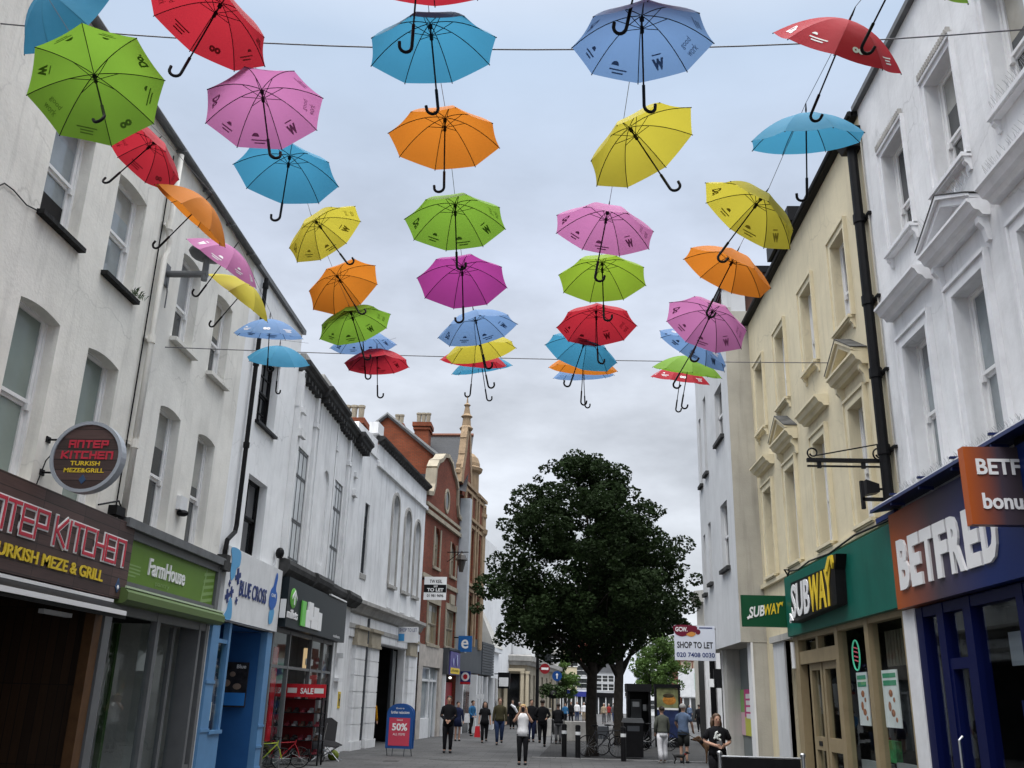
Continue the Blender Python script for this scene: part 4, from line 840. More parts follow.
mb = MB(FF); mb.tube([(4.6, 0, 8.8), (4.6, 1.1, 8.8)], .03, 6); mb.tube([(4.6, 0, 8.3), (4.6, .6, 8.75)], .02, 6); build('bracket', mb, IRON, ln); mb = MB(FF); mb.lathe((4.6, .75, 7.8), [(.1, 0), (.22, .55), (.32, .6), (.2, .85), (.05, .95), (.03, 1.05)], 8); build('lantern', mb, M('lantern_glass', (.06, .055, .05), .25), ln)

# ------------------------------------------------------------------ LEFT far: white blocks and corner bank
bW = thing('white_office_block', 'plain white rendered block behind the terracotta corner building', 'building', (-6, 66, 0))
mb = MB(FF); mb.box(14.3, 30, -12, -1.0, 3.0, 11.9); build('wall', mb, ST_W, bW)
mb = MB(FF)
for z in (8.1, 5.0): mb.box(14.3, 30, -1.2, -1.16, z, z + .08)
for x in np.arange(15.5, 30, 2.4): mb.box(x, x + .05, -1.2, -1.165, 3.1, 11.1)
build('panel_joint', mb, CONC, bW)
mb = MB(FF); mb.tube([(14.8, -2, 11.2), (14.8, -2, 14.2)], .03, 6); mb.tube([(14.1, -2, 13.1), (15.5, -2, 13.3)], .02, 6); build('aerial', mb, IRON, bW)
bS = thing('white_shop', 'small white corner shop with a steep hipped roof and hanging sign', 'shop', FF.p(18, 0, 0))
mb = MB(FF); mb.box(17.25, 19.6, -6, .0, 0, 4.55); mb.box(17.25, 19.8, -6, .2, 4.55, 4.8); build('wall', mb, ST_W, bS)
mb = MB(FF); a = [FF.p(17.2, .2, 4.8), FF.p(19.8, .25, 4.8), FF.p(19.8, -6, 4.8), FF.p(17.2, -6, 4.8), FF.p(17.2, -1.5, 8.6), FF.p(18.0, -1.7, 8.6)]; mb.add(a, [(0, 1, 5, 4), (1, 2, 5), (0, 4, 3), (2, 3, 4, 5)]); build('roof', mb, CONC, bS)
mb = MB(FF); mb.box(17.5, 18.2, 0, .03, 0, 3); mb.box(18.6, 19.3, 0, .03, 0, 3); build('shop_window', mb, G_BLK, bS)
h, f, w_, h_ = hang('projecting_sign', 'black framed white box sign hanging by the small white shop', FF, 18.3, .25, 1.0, 2.4, 3.35, BLACK, th=.2); build('sign_face', MB(f).box(.08, w_ - .08, 0, .02, .12, h_ - .3), WHITE, h)
bY = 72.0; a = gx_(497, 660, bY); b = gx_(527, 660, bY)
bB2 = thing('bank_building', 'cream stone corner bank with a pillared door and flat cornice', 'building', ((a[0] + b[0]) / 2, bY, 0))
FBk = Fr((a[0], bY), (1, .10), (.10, -1)); wB = b[0] - a[0]
mb = facade(MB(FBk), 0, wB, 0, 4.3, [(.85, 1.75, 0, 3.6)], .6); build('wall', mb, STONEP, bB2)
mb = MB(FBk); mb.prism([(0, 4.2), (.2, 4.2), (.3, 4.4), (.45, 4.5), (.45, 4.85), (0, 4.95)], -.3, wB + .3, 'DZ'); build('cornice', mb, STONE, bB2)
mb = MB(FBk)
for x in (.08, .55, 1.78, 2.15): mb.box(x, x + .24, 0, .25, 0, 3.7); mb.box(x - .04, x + .28, 0, .3, 3.6, 3.78)
mb.box(.5, 2.06, 0, .3, 3.75, 3.95); build('pilaster', mb, M('bank_cream', (.58, .50, .36), .8, var=.12), bB2)
build('door', MB(FBk).box(.85, 1.75, -.6, -.5, 0, 3.6), G_BLK, bB2)
FB2 = Fr(FBk.p(wB, 0, 0), (.105, .995), (.995, -.105))
mb = facade(MB(FB2), 0, 26, 0, 4.3, [(x, x + 1.2, .8, 3.6) for x in (1.2, 4, 6.8, 9.6, 13, 17)], .3); build('side_wall', mb, STONEP, bB2)
mb = MB(FB2); mb.prism([(0, 4.2), (.2, 4.2), (.3, 4.4), (.45, 4.5), (.45, 4.85), (0, 4.95)], 0, 26, 'DZ'); build('cornice', mb, STONE, bB2)
for x in (1.2, 4, 6.8, 9.6, 13, 17): build('window', MB(FB2).q((x, -.2, .8), (x + 1.2, -.2, .8), (x + 1.2, -.2, 3.6), (x, -.2, 3.6)), G_DARK, bB2, recalc=False)
mb = MB(FBk); mb.box(.2, wB + .6, -24, -1.2, 4.9, 9.6)
for x in np.arange(.25, wB + .6, .33): mb.box(x, x + .1, -1.2, -1.08, 5.0, 9.4)
build('upper_storey', mb, ST_W, bB2)
def house(name, label, x, y, w, d, h, wallm, rows, cols, roof=None, roofm=SLATE, shopm=None, rz=0., wm_=G_DARK, wh=1.3, ww=.8):
    """a far house facing the camera: wall, roof, every window a part"""
    t = thing(name, label, 'building', (x, y, 0)); c, s = math.cos(rz), math.sin(rz); fr = Fr((x - w / 2 * c, y - w / 2 * s), (c, s), (s, -c)); base = 3.2 if shopm else .3
    ops = []; rh = (h - base - .4) / rows
    for r in range(rows):
        for k in range(cols): cx = w * (k + .5) / cols; z = base + rh * r + rh * .22; ops.append((cx - ww / 2, cx + ww / 2, z, min(z + wh, z + rh * .72)))
    mb = facade(MB(fr), 0, w, 0 if not shopm else 3.0, h, ops, .15); shell(mb, 0, w, h, d); mb.q((0, 0, h), (w, 0, h), (w, -d, h), (0, -d, h)); build('wall', mb, wallm, t)
    for o in ops:
        wi = build('window', MB(fr).q((o[0], -.1, o[2]), (o[1], -.1, o[2]), (o[1], -.1, o[3]), (o[0], -.1, o[3])), wm_, t, recalc=False)
        f = MB(fr); zc = (o[2] + o[3]) / 2; f.box(o[0], o[1], -.1, -.06, zc - .03, zc + .03); f.box(o[0] - .06, o[1] + .06, 0, .1, o[2] - .1, o[2]); build('frame', f, TRIM_W, wi)
    if roof:
        mb = MB(fr); mb.add([fr.p(-.2, .25, h), fr.p(w + .2, .25, h), fr.p(w + .2, -d, h), fr.p(-.2, -d, h), fr.p(0, -d / 2, h + roof), fr.p(w, -d / 2, h + roof)], [(0, 1, 5, 4), (1, 2, 5), (2, 3, 4, 5), (3, 0, 4)]); build('roof', mb, roofm, t)
    else: build('parapet', MB(fr).box(-.1, w + .1, -.2, .15, h - .25, h + .1), wallm, t)
    if shopm:
        build('shop_fascia', MB(fr).box(0, w, 0, .2, 2.4, 3.1), shopm, t); build('shop_window', MB(fr).box(0.2, w - .2, -.15, -.1, 0, 2.4), G_DARK, t)
        f = MB(fr)
        for x in np.linspace(.1, w - .25, 4): f.box(x, x + .15, -.1, .08, 0, 2.4)
        build('shopfront_frame', f, TRIM_W, t)
    return t, fr
def far(px0, px1, pytop, Y): a, b = gx_(px0, pytop, Y), gx_(px1, pytop, Y); return (a[0] + b[0]) / 2, b[0] - a[0], a[1]
x, w, h_ = far(536, 551, 626, 88); house('stone_building', 'cream stone building with one tall window rising behind the dark lamp post', x, 88, w, 8, h_, M('bank_cream', (.58, .50, .36), .8, var=.12), 2, 2, wh=2.2)
x, w, h_ = far(549, 562, 650, 118); house('terraced_house', 'pale terraced building with dark windows between bank and cream facade', x, 118, w, 8, h_, ST_L, 3, 2, shopm=NAVY)
x, w, h_ = far(562, 577, 648, 125); house('pedimented_building', 'cream rendered building with grey parapet far down the street', x, 125, w, 8, h_, ST_C, 2, 3, roof=1.5, shopm=NAVY)
x, w, h_ = far(576, 592, 662, 140); house('terraced_house', 'white terraced house with red tiled roof far down the street', x, 140, w, 8, h_, ST_W, 2, 3, roof=3.5, roofm=M('red_tile', (.2, .06, .04), .8, var=.2), shopm=M('shop_navy', (.03, .04, .22), .5))
x, w, h_ = far(590, 614, 672, 150); house('terraced_house', 'white shop building behind the tree trunks at the street end', x, 150, w, 8, h_, ST_W, 2, 4, roof=2.5, shopm=BLACK)
x, w, h_ = far(612, 640, 640, 165); house('gable_end_block', 'blank pale gable end beside the small green tree', x, 165, w, 10, h_, M('pale_blue_render', (.74, .77, .82), .8, var=.04), 1, 1, ww=.6)
x, w, h_ = far(640, 664, 640, 150); house('terraced_building', 'white four storey building behind the small green tree', x, 150, w, 8, h_, ST_W, 4, 3)
x, w, h_ = far(662, 681, 636, 132); house('terraced_building', 'white building with narrow windows left of the red brick block', x, 132, w, 8, h_, ST_W, 4, 3)
# ------------------------------------------------------------------ RIGHT: betting shop building
LEADD = M('lead_weathered', (.07, .07, .068), .75, var=.5, scale=5)
def surround(fr, w, o, m, t=.13, pr=.05, head=True):
    f = MB(fr)
    f.box(o[0] - t, o[0], 0, pr, o[2] - .02, o[3]); f.box(o[1], o[1] + t, 0, pr, o[2] - .02, o[3]); f.box(o[0] - t, o[1] + t, 0, pr, o[3], o[3] + t)
    f.box(o[0] - t - .03, o[0] - t, 0, pr + .03, o[2] - .02, o[3] + t); f.box(o[1] + t, o[1] + t + .03, 0, pr + .03, o[2] - .02, o[3] + t); f.box(o[0] - t - .03, o[1] + t + .03, 0, pr + .035, o[3] + t, o[3] + t + .05)
    return build('surround', f, m, w)
def bracket_(f, s, d, z, w=.08, h=.16):
    f.prism([(0, z), (d, z), (d, z - h * .25), (d * .55, z - h * .5), (d * .35, z - h), (0, z - h)], s, s + w, 'DZ')
def sill_r(fr, w, o, m, z, e=.12, br=True):
    f = MB(fr); f.box(o[0] - e, o[1] + e, -.2, .13, z - .06, z); f.box(o[0] - e + .02, o[1] + e - .02, 0, .10, z - .09, z - .06)
    if br: bracket_(f, o[0] - e + .02, .09, z - .09); bracket_(f, o[1] + e - .10, .09, z - .09)
    return build('sill', f, m, w)
def hood(fr, w, s0, s1, z, m, ped=False):
    f = MB(fr)
    prof = [(0, z), (.1, z), (.14, z + .06), (.2, z + .08), (.24, z + .16), (.28, z + .18), (.28, z + .22), (0, z + .24)]
    f.prism(prof, s0, s1, 'DZ')
    if ped: bracket_(f, s0 + .06, .14, z, .09, .32); bracket_(f, s1 - .15, .14, z, .09, .32)
    if ped:
        m_ = (s0 + s1) / 2; H = .36
        f.prism([(s0, z + .235), (s0 + .16, z + .235), (m_, z + .2 + H), (s1 - .16, z + .235), (s1, z + .235), (s1, z + .29), (m_, z + .37 + H), (s0, z + .29)], 0, .24); f.prism([(s0 - .01, z + .255), (m_, z + .31 + H), (s1 + .01, z + .255), (s1 + .01, z + .292), (m_, z + .368 + H), (s0 - .01, z + .292)], .241, .29)
        f.prism([(s0 + .1, z + .24), (s1 - .1, z + .24), (m_, z + .2 + H)], 0, .06)
        fl_ = MB(fr); fl_.prism([(s0 - .02, z + .31), (m_, z + .39 + H), (s1 + .02, z + .31), (s1 + .02, z + .295), (m_, z + .373 + H), (s0 - .02, z + .295)], .0, .30); build('flashing', fl_, LEADD, w)
    return build('pediment' if ped else 'hood', f, m, w)
bH = thing('terraced_building', 'bluish white stucco building with pedimented windows over the betting shop', 'building', (5.4, 9.5, 0))
C_H = (13.17, 11.30, 9.43, 7.56)
opsH = []
for c in C_H: opsH += [(c - .46, c + .46, 4.86, 7.06), (c - .45, c + .45, 8.68, 10.44)]
opsH.append((5.2, 14.2, 0, 3.2, 0, .2))
mb = facade(MB(FRr), 5.0, 14.5, 0, 12.0, opsH, .26); shell(mb, 5.0, 14.5, 12.0, 9); build('wall', mb, ST_B, bH)
for i, c in enumerate(C_H):
    o = opsH[2 * i]; w = sash(bH, FRr, o[0] + .05, o[1] - .05, o[2], o[3] - .02, -.2, G_NET, TRIM_W, rail=.48); surround(FRr, w, o, TRIM_B, .15); sill_r(FRr, w, o, TRIM_B, o[2], br=False)
    hood(FRr, w, c - .82, c + .82, 7.62, TRIM_B, ped=(i % 2 == 1))
    o = opsH[2 * i + 1]; w = sash(bH, FRr, o[0] + .05, o[1] - .05, o[2], o[3] - .02, -.2, G_DARK, TRIM_W, rail=.42); surround(FRr, w, o, TRIM_B, .09, .03); sill_r(FRr, w, o, TRIM_B, o[2])
    f = MB(FRr)
    for k in range(18): f.box(o[0] - .1 + k * .062, o[0] - .1 + k * .062 + .03, .02, .08, o[3] + .14, o[3] + .24)
    build('dentil_strip', f, STONE, w)
mb = MB(FRr); mb.box(5, 14.55, -.3, .09, 11.97, 12.07); build('coping', mb, LEAD, bH)
# bird spikes along ledges
sp_ = thing('bird_spikes', 'fine pale bird spikes on the ledges of the betting shop building', 'bird spikes', (5.2, 11, 8)); mb = MB(FRr)
for s0, s1, z, d in ((10.55, 12.05, 8.18, .2), (8.7, 10.2, 7.88, .2), (10.3, 14.3, 4.84, .12), (8.9, 9.95, 8.7, .1)):
    for s in np.arange(s0, s1, .05):
        for k in range(2): mb.tube([(s, d - .03, z), (s + random.uniform(-.02, .02), d - .06 + random.uniform(0, .14), z + .13)], .0025, 4, False)
build('spikes', mb, STEEL, sp_, recalc=False)
FH = Fr((5.4 - .2, 0), (0, 1), (-1, 0))
sH = thing('fascia_sign', 'orange to blue fascia sign with big white betting shop letters', 'sign', (5.3, 10, 3.2))
def gradient_mat(name, y0, y1, c0, c1, axis=1):
    m = bpy.data.materials.new(name); m.use_nodes = True; t = m.node_tree; b = t.nodes['Principled BSDF']; g = t.nodes.new('ShaderNodeNewGeometry'); s = t.nodes.new('ShaderNodeSeparateXYZ'); t.links.new(g.outputs['Position'], s.inputs[0])
    mr = t.nodes.new('ShaderNodeMapRange'); mr.inputs[1].default_value = y0; mr.inputs[2].default_value = y1; t.links.new(s.outputs[axis], mr.inputs[0])
    r = t.nodes.new('ShaderNodeValToRGB'); t.links.new(mr.outputs[0], r.inputs[0]); r.color_ramp.elements[0].color = (*c0, 1); r.color_ramp.elements[1].color = (*c1, 1); e = r.color_ramp.elements.new(.5); e.color = (.06, .045, .06, 1)
    t.links.new(r.outputs[0], b.inputs['Base Color']); b.inputs['Roughness'].default_value = .35; b.inputs['Specular IOR Level'].default_value = .15; return m
build('sign_board', MB(FRr).box(5.0, 14.55, 0, .2, 3.18, 4.60), gradient_mat('fascia_gradient', 14.5, 11.4, (.36, .085, .02), (.007, .02, .11)), sH)
for k, ch in enumerate('BETFRED'):
    wl = (14.30 - 11.02) / 7; tx('letter', FH, ch, 14.30 - (k + 1) * wl + .028, 14.30 - k * wl - .028, 3.43, 4.16, .0, WHITE, sH, .03, bold=.045)
mb = MB(FRr); mb.prism([(0, 4.80), (.40, 4.72), (.41, 4.67), (.0, 4.74)], 5.0, 14.75, 'DZ')
for s in np.arange(6.1, 14.6, 1.1): mb.box(s, s + .05, .22, .4, 4.77, 4.80); mb.box(s, s + .04, .2, .4, 4.62, 4.66)
build('canopy_rail', mb, M('rail_navy', (.008, .016, .07), .4, spec=.15), sH)
build('light_strip', MB(FRr).prism([(.0, 4.81), (.36, 4.735), (.36, 4.76), (0, 4.835)], 5.0, 14.7, 'DZ'), TRIM_B, sH)
mb = MB(FRr); mb.box(14.5, 15.35, .05, .12, 4.62, 4.70); build('rail_end', mb, NAVY, sH)
BLF = M('frame_blue', (.003, .006, .05), .4, spec=.1)
build('pier', MB(FRr).box(14.2, 14.66, -.02, .1, 0, 3.17), TRIM_B, bH)
mb = MB(FRr)
for a, b in ((13.95, 14.2), (13.22, 13.44), (12.35, 12.58), (10.95, 11.12), (9.3, 9.45), (7.8, 7.95)): mb.box(a, b, -.1, .08, 0, 3.16)
mb.box(5.2, 14.2, -.08, .07, 3.02, 3.16); mb.box(12.58, 13.22, -.08, .06, 2.28, 2.42); mb.box(12.58, 13.22, -.08, .06, 0, .25); mb.box(12.58, 12.66, -.08, .06, .25, 2.28); mb.box(13.14, 13.22, -.08, .06, .25, 2.28); mb.box(5.2, 12.35, -.08, .07, 0, .3); mb.box(12.66, 13.14, -.08, .05, .9, 1.0)
build('shopfront_frame', mb, BLF, bH)
for a, b, z0, z1 in ((13.44, 13.95, .1, 3.02), (12.58, 13.22, .25, 2.28), (12.58, 13.22, 2.42, 3.02), (11.12, 12.35, .3, 3.02), (9.45, 10.95, .3, 3.02), (7.95, 9.3, .3, 3.02)):
    build('shop_window', MB(FRr).q((a, 0, z0), (b, 0, z0), (b, 0, z1), (a, 0, z1)), SHOPG, bH, recalc=False)
build('door_handle', MB(FRr).tube([(13.08, .07, .95), (13.08, .12, 1.0), (13.08, .12, 1.4), (13.08, .07, 1.45)], .015, 6), STEEL, bH)
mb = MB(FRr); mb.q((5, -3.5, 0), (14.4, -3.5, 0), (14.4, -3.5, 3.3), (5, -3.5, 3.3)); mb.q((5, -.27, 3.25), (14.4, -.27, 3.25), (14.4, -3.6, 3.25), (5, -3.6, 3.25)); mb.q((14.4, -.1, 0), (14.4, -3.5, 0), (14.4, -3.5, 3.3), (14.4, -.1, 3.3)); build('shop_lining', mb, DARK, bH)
mb = MB(FRr); mb.box(11.6, 12.2, -.3, -.28, 2.3, 2.7); build('window_screen', mb, M('screen_grey', (.3, .32, .36), .3), bH)
mb = MB(FRr); mb.box(12.75, 13.02, -.16, -.14, 1.05, 1.5); build('window_leaflet', mb, M('leaflet_teal', (.12, .42, .46), .4), bH)
mb = MB(FRr); mb.box(12.78, 12.99, -.14, -.137, 1.1, 1.28); mb.box(12.78, 12.99, -.14, -.137, 1.33, 1.38); build('window_leaflet_text', mb, PAPER, bH)
mb = MB(FRr); mb.box(11.9, 12.2, -.35, -.33, .4, 1.9); mb.box(10.2, 10.8, -.6, -.58, .3, 2.4); build('window_poster', mb, M('poster_navy', (.02, .03, .12), .3, var=.5, scale=6), bH)
tx('window_lettering', FRr, 'offers', 11.92, 12.18, 1.45, 1.62, -.328, YEL, bH, .002, bold=.03)
h, f, w_, h_ = hang('projecting_sign', 'brown and orange projecting sign with white betting letters at right edge', FRr, 10.4, .0, .80, 3.70, 4.58, gradient_mat('projecting_gradient', 4.6, 5.35, (.40, .09, .02), (.035, .03, .03), 0), bracket=False, th=.14)
h['label'] = 'orange to brown projecting sign with white bonus lettering at the right edge'
tx('lettering', f, 'BETFRED', .12, 1.02, .56, .74, 0, WHITE, h, .01, bold=.025); tx('small_lettering', f, 'bonus', .14, .66, .17, .35, 0, WHITE, h, .01, bold=.025)
build('mount_plate', MB(FRr).box(10.3, 10.5, -.0, .14, 4.58, 4.8), BLACK, h)
# ------------------------------------------------------------------ RIGHT: cream building over the sandwich shop
bI = thing('terraced_building', 'cream stucco building with pediments over the green sandwich shop', 'building', (5.4, 19, 0))
C_1 = (16.05, 18.45, 20.88, 23.2); C_2 = (16.22, 18.55, 21.0, 23.33)
opsI = []
for a, b in zip(C_1, C_2): opsI += [(a - .41, a + .41, 4.78, 6.92), (b - .42, b + .42, 8.5, 10.30)]
opsI += [(14.66, 21.5, 0, 3.32, 0, .2), (21.75, 22.5, 0, 3.2, 0, .3)]
mb = facade(MB(FRr), 14.5, 24.6, 0, 11.85, opsI, .24); shell(mb, 14.503, 24.6, 11.85, 9); build('wall', mb, ST_C, bI)
for i in range(4):
    o = opsI[2 * i]; w = sash(bI, FRr, o[0] + .05, o[1] - .05, o[2], o[3] - .02, -.18, G_CREAM, TRIM_W, rail=.48); surround(FRr, w, o, TRIM_C, .15); sill_r(FRr, w, o, TRIM_C, o[2], br=False); c = (o[0] + o[1]) / 2
    hood(FRr, w, c - .78, c + .78, 7.40, TRIM_C, ped=(i % 2 == 0))
    o = opsI[2 * i + 1]; w = sash(bI, FRr, o[0] + .05, o[1] - .05, o[2], o[3] - .02, -.18, G_DARK, TRIM_W, rail=.42); surround(FRr, w, o, TRIM_C, .12, .04); sill_r(FRr, w, o, TRIM_C, o[2])
build('string_course', MB(FRr).box(14.5, 24.6, 0, .08, 4.58, 4.68), TRIM_C, bI)
mb = MB(FRr); mb.box(14.5, 24.6, -.2, .12, 11.85, 11.95); mb.tube([(14.5, .14, 11.9), (24.6, .14, 11.9)], .06, 8); mb.box(18.5, 20.6, -.2, .28, 11.95, 12.3); build('gutter', mb, BLACK, bI)
mb = MB(FRr); mb.q((14.5, 0, 11.95), (24.6, 0, 11.95), (24.6, -5, 13.9), (14.5, -5, 13.9)); build('roof', mb, SLATE, bI)
GRS = M('fascia_green', (.008, .115, .085), .35, var=.12, scale=2, streak=.25)
sI = thing('fascia_sign', 'green fascia sign with raised white and yellow sandwich lettering', 'sign', (5.3, 18, 3.2))
build('sign_board', MB(FRr).box(14.56, 21.52, 0, .17, 3.22, 4.5), GRS, sI)
mb = MB(FRr); P = [(20.3, 3.42), (17.05, 3.50), (17.0, 4.1), (16.85, 4.36), (17.3, 4.36), (17.4, 4.20), (20.2, 4.24)]; mb.prism(P, .17, .36); build('sign_box', mb, BLACK, sI)
FI = Fr((5.4 - .365, 0), (0, 1), (-1, 0))
tx('lettering', FI, 'SUB', 18.78, 20.2, 3.50, 4.18, 0, WHITE, sI, .015, bold=.02, shear=.1)
tx('lettering', FI, 'WAY', 17.22, 18.72, 3.50, 4.18, 0, YEL, sI, .015, bold=.02, shear=.1)
mb = MB(FI); mb.prism([(17.35, 4.10), (17.12, 4.32), (17.06, 4.12), (17.0, 4.22), (17.02, 4.36), (17.25, 4.36), (17.5, 4.16)], 0, .035); build('arrow', mb, YEL, sI)
mb = MB(FI); mb.prism([(20.15, 3.52), (20.32, 3.62), (20.3, 3.52), (20.36, 3.46), (20.3, 3.42), (20.3, 3.47), (20.1, 3.46)], 0, .035); build('arrow', mb, WHITE, sI)
mb = MB(FRr); mb.tube([(21.5, .1, 4.52), (21.2, .12, 4.62), (20.5, .1, 4.56), (19.5, .13, 4.6), (18.2, .09, 4.56), (16.5, .12, 4.63), (14.7, .1, 4.58)], .018, 6); mb.tube([(21.5, .05, 4.5), (21.55, .14, 4.7), (21.3, .1, 4.66)], .02, 6); build('cable', mb, IRON, sI)
SH = M('shopfront_cream', (.28, .22, .13), .5, var=.12, scale=3, streak=.15)
mb = MB(FRr)
for a, b in ((21.1, 21.5), (18.18, 18.38), (16.42, 16.62), (14.66, 14.8)): mb.box(a, b, -.1, .07, 0, 3.2)
mb.box(14.66, 21.5, -.08, .06, 3.12, 3.3); mb.box(18.38, 21.1, -.08, .05, 2.62, 2.88); mb.box(14.8, 18.18, -.08, .05, 0, .35); mb.box(20.65, 21.1, -.3, -.2, 0, 3.1); mb.box(19.6, 19.75, -.08, .05, 2.88, 3.12)
build('shopfront_frame', mb, SH, bI)
mb = MB(FRr)
for a, b in ((20.5, 20.64), (19.72, 19.86), (19.5, 19.64), (18.6, 18.74)): mb.box(a, b, -.12, -.02, 0, 2.62)
for a, b in ((19.86, 20.5), (18.74, 19.5)): mb.box(a, b, -.12, -.02, 0, .3); mb.box(a, b, -.12, -.02, .95, 1.2); mb.box(a, b, -.12, -.02, 2.48, 2.62)
d_ = build('door', mb, SH, bI); build('letter_slot', MB(FRr).box(20.05, 20.3, -.019, -.012, 1.03, 1.12), BLACK, d_)
for a, b, z0, z1, d in ((18.74, 20.5, .3, 2.5, -.08), (18.38, 21.1, 2.88, 3.12, -.03), (16.62, 18.18, .35, 3.12, -.02), (14.8, 16.42, .35, 3.12, -.02)):
    build('shop_window', MB(FRr).q((a, d, z0), (b, d, z0), (b, d, z1), (a, d, z1)), SHOPG, bI, recalc=False)
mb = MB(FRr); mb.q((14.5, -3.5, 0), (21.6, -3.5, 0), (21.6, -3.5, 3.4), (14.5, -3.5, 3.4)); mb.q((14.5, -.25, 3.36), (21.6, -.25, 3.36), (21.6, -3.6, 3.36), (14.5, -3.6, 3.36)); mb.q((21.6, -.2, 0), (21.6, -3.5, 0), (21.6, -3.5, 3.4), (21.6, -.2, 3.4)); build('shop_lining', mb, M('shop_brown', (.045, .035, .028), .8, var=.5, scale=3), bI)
mb = MB(FRr); mb.box(14.9, 16.3, -.25, -.15, .35, .95); mb.box(16.7, 18.1, -.25, -.15, .35, .9); build('counter', mb, M('counter_grey', (.22, .23, .23), .4), bI)
mb = MB(FRr)
for i in range(9): mb.box(14.85 + i * .17, 14.95 + i * .17, -.5, -.47, 2.45, 3.12)
for i in range(9): mb.box(16.7 + i * .16, 16.8 + i * .16, -.8, -.77, 2.5, 3.12)
build('blind', mb, M('blind_beige', (.35, .31, .24), .8), bI)
for s0, s1 in ((17.05, 17.62), (15.58, 16.28)):
    t = build('window_poster', MB(FRr).box(s0, s1, -.06, -.04, 1.48, 2.36), PAPER, bI); mb = MB(FRr)
    mb.box(s0 + .05, s1 - .05, -.04, -.036, 2.24, 2.31); mb.box(s0 + .05, s1 - .05, -.04, -.036, 2.12, 2.20); build('poster_band', mb, M('poster_green', (.06, .30, .16), .5), t)
    mb = MB(FRr); w_ = s1 - s0
    for i in range(5): mb.ball((s0 + w_ * (.25 + .5 * ((i * .37) % 1)), -.038, 1.60 + .1 * i), (.004, .05 + .022 * ((i * 2) % 3), .04 + .018 * (i % 3)), 10, 6)
    build('poster_picture', mb, M('food_red', (.35, .13, .06), .6, var=.7, scale=16), t)
mb = MB(FRr); ring = [(17.58 + .2 * math.cos(a), .0, 2.66 + .26 * math.sin(a)) for a in np.linspace(0, 6.2832, 25)]; mb.tube([(p[0], -.06, p[2]) for p in ring], .014, 6)
build('neon_ring', mb, M('neon_green', (.10, .55, .34), emit=.35), bI)
mb = MB(FRr)
for i, z in enumerate((2.55, 2.62, 2.70, 2.77)): mb.tube([(17.48, -.06, z), (17.68, -.06, z + .03)], .012, 6)
build('neon_letters', mb, M('neon_red', (.6, .10, .14), emit=.3), bI)
mb = MB(FRr); mb.box(17.0, 17.9, -.5, -.4, .9, 1.25); build('green_display', mb, M('display_green', (.02, .3, .07), .5, var=.6, scale=8), bI)
mb = MB(FRr); mb.tube([(21.42, .1, 3.1), (21.42, .1, 2.55)], .05, 8); build('pipe_lamp', mb, WHITEW, bI)
h, f, w_, h_ = hang('projecting_sign', 'green projecting sign with white and yellow slanted sandwich lettering', FRr, 21.62, .12, 1.14, 3.43, 4.12, M('hang_green', (.008, .07, .03), .35), th=.1)
tx('lettering', f, 'SUB', .15, .5, .18, .42, 0, WHITE, h, .01, bold=.025, shear=.2, slope=.18); tx('lettering', f, 'WAY', .49, .88, .242, .48, 0, YEL, h, .01, bold=.025, shear=.2, slope=.18)
mb = MB(f); mb.prism([(.80, .50), (.92, .56), (.90, .45), (.88, .50), (.78, .46)], 0, .012); build('arrow', mb, YEL, h)
mb = MB(f); mb.prism([(.16, .24), (.10, .20), (.12, .15), (.16, .18), (.24, .19)], 0, .012); build('arrow', mb, WHITE, h)
# downpipe, bracket and floodlight at the party wall
dp = thing('drainpipe', 'big black drainpipe with hopper between cream and bluish white buildings', 'drainpipe', (5.3, 14.5, 4.7))
mb = MB(FRr); mb.tube([(14.62, .13, 11.2), (14.62, .13, 5.6), (14.62, .13, 4.72)], .085, 12)
for z in (9.75, 8.2, 6.9, 5.6): mb.tube([(14.62, .13, z), (14.62, .13, z + .16)], .105, 12); mb.box(14.36, 14.9, 0, .06, z + .05, z + .1)
build('pipe', mb, BLACK, dp); build('hopper', MB(FRr).prism([(.0, 11.2), (.26, 11.2), (.34, 11.35), (.34, 11.62), (0, 11.62)], 14.44, 14.8, 'DZ'), BLACK, dp)
mb = MB(FRr); mb.tube([(14.42, .03, 11.4), (14.42, .03, 5.1)], .014, 6); build('cable', mb, CONCB, dp)
br = thing('sign_bracket', 'black wrought iron bar bracket with scrolls beside the black drainpipe', 'bracket', (5.3, 14.75, 5.6))
mb = MB(FRr); mb.box(14.72, 14.79, .05, 1.32, 5.50, 5.56); mb.box(14.735, 14.775, .05, 1.32, 5.42, 5.445); mb.tube([(14.75, .1, 5.82), (14.75, 1.2, 5.6)], .012, 6)
for s0, r_ in ((1.22, .085), (.16, .1)): mb.tube([(14.75, s0 + r_ * math.cos(a) * (1 - a / 14), 5.65 + r_ * math.sin(a) * (1 - a / 14)) for a in np.linspace(-1.5, 6, 22)], .014, 6)
for d in (1.1, .4): mb.box(14.73, 14.78, d, d + .06, 5.40, 5.5)
build('bar', mb, IRON, br)
mb = MB(FRr); mb.box(14.73, 14.8, .02, .5, 4.88, 4.93); mb.box(14.73, 14.8, .46, .51, 4.75, 5.2); build('lower_arm', mb, IRON, br)
fd = thing('floodlight', 'small black floodlight beside the black drainpipe', 'lamp', (5.2, 14.8, 5.1)); build('casing', MB(FRr).prism([(.22, 5.02), (.42, 4.98), (.42, 5.22), (.22, 5.15)], 14.72, 14.95, 'DZ'), BLACK, fd); build('arm', MB(FRr).tube([(14.8, .22, 5.08), (14.8, 0, 5.08)], .02, 6), BLACK, fd)
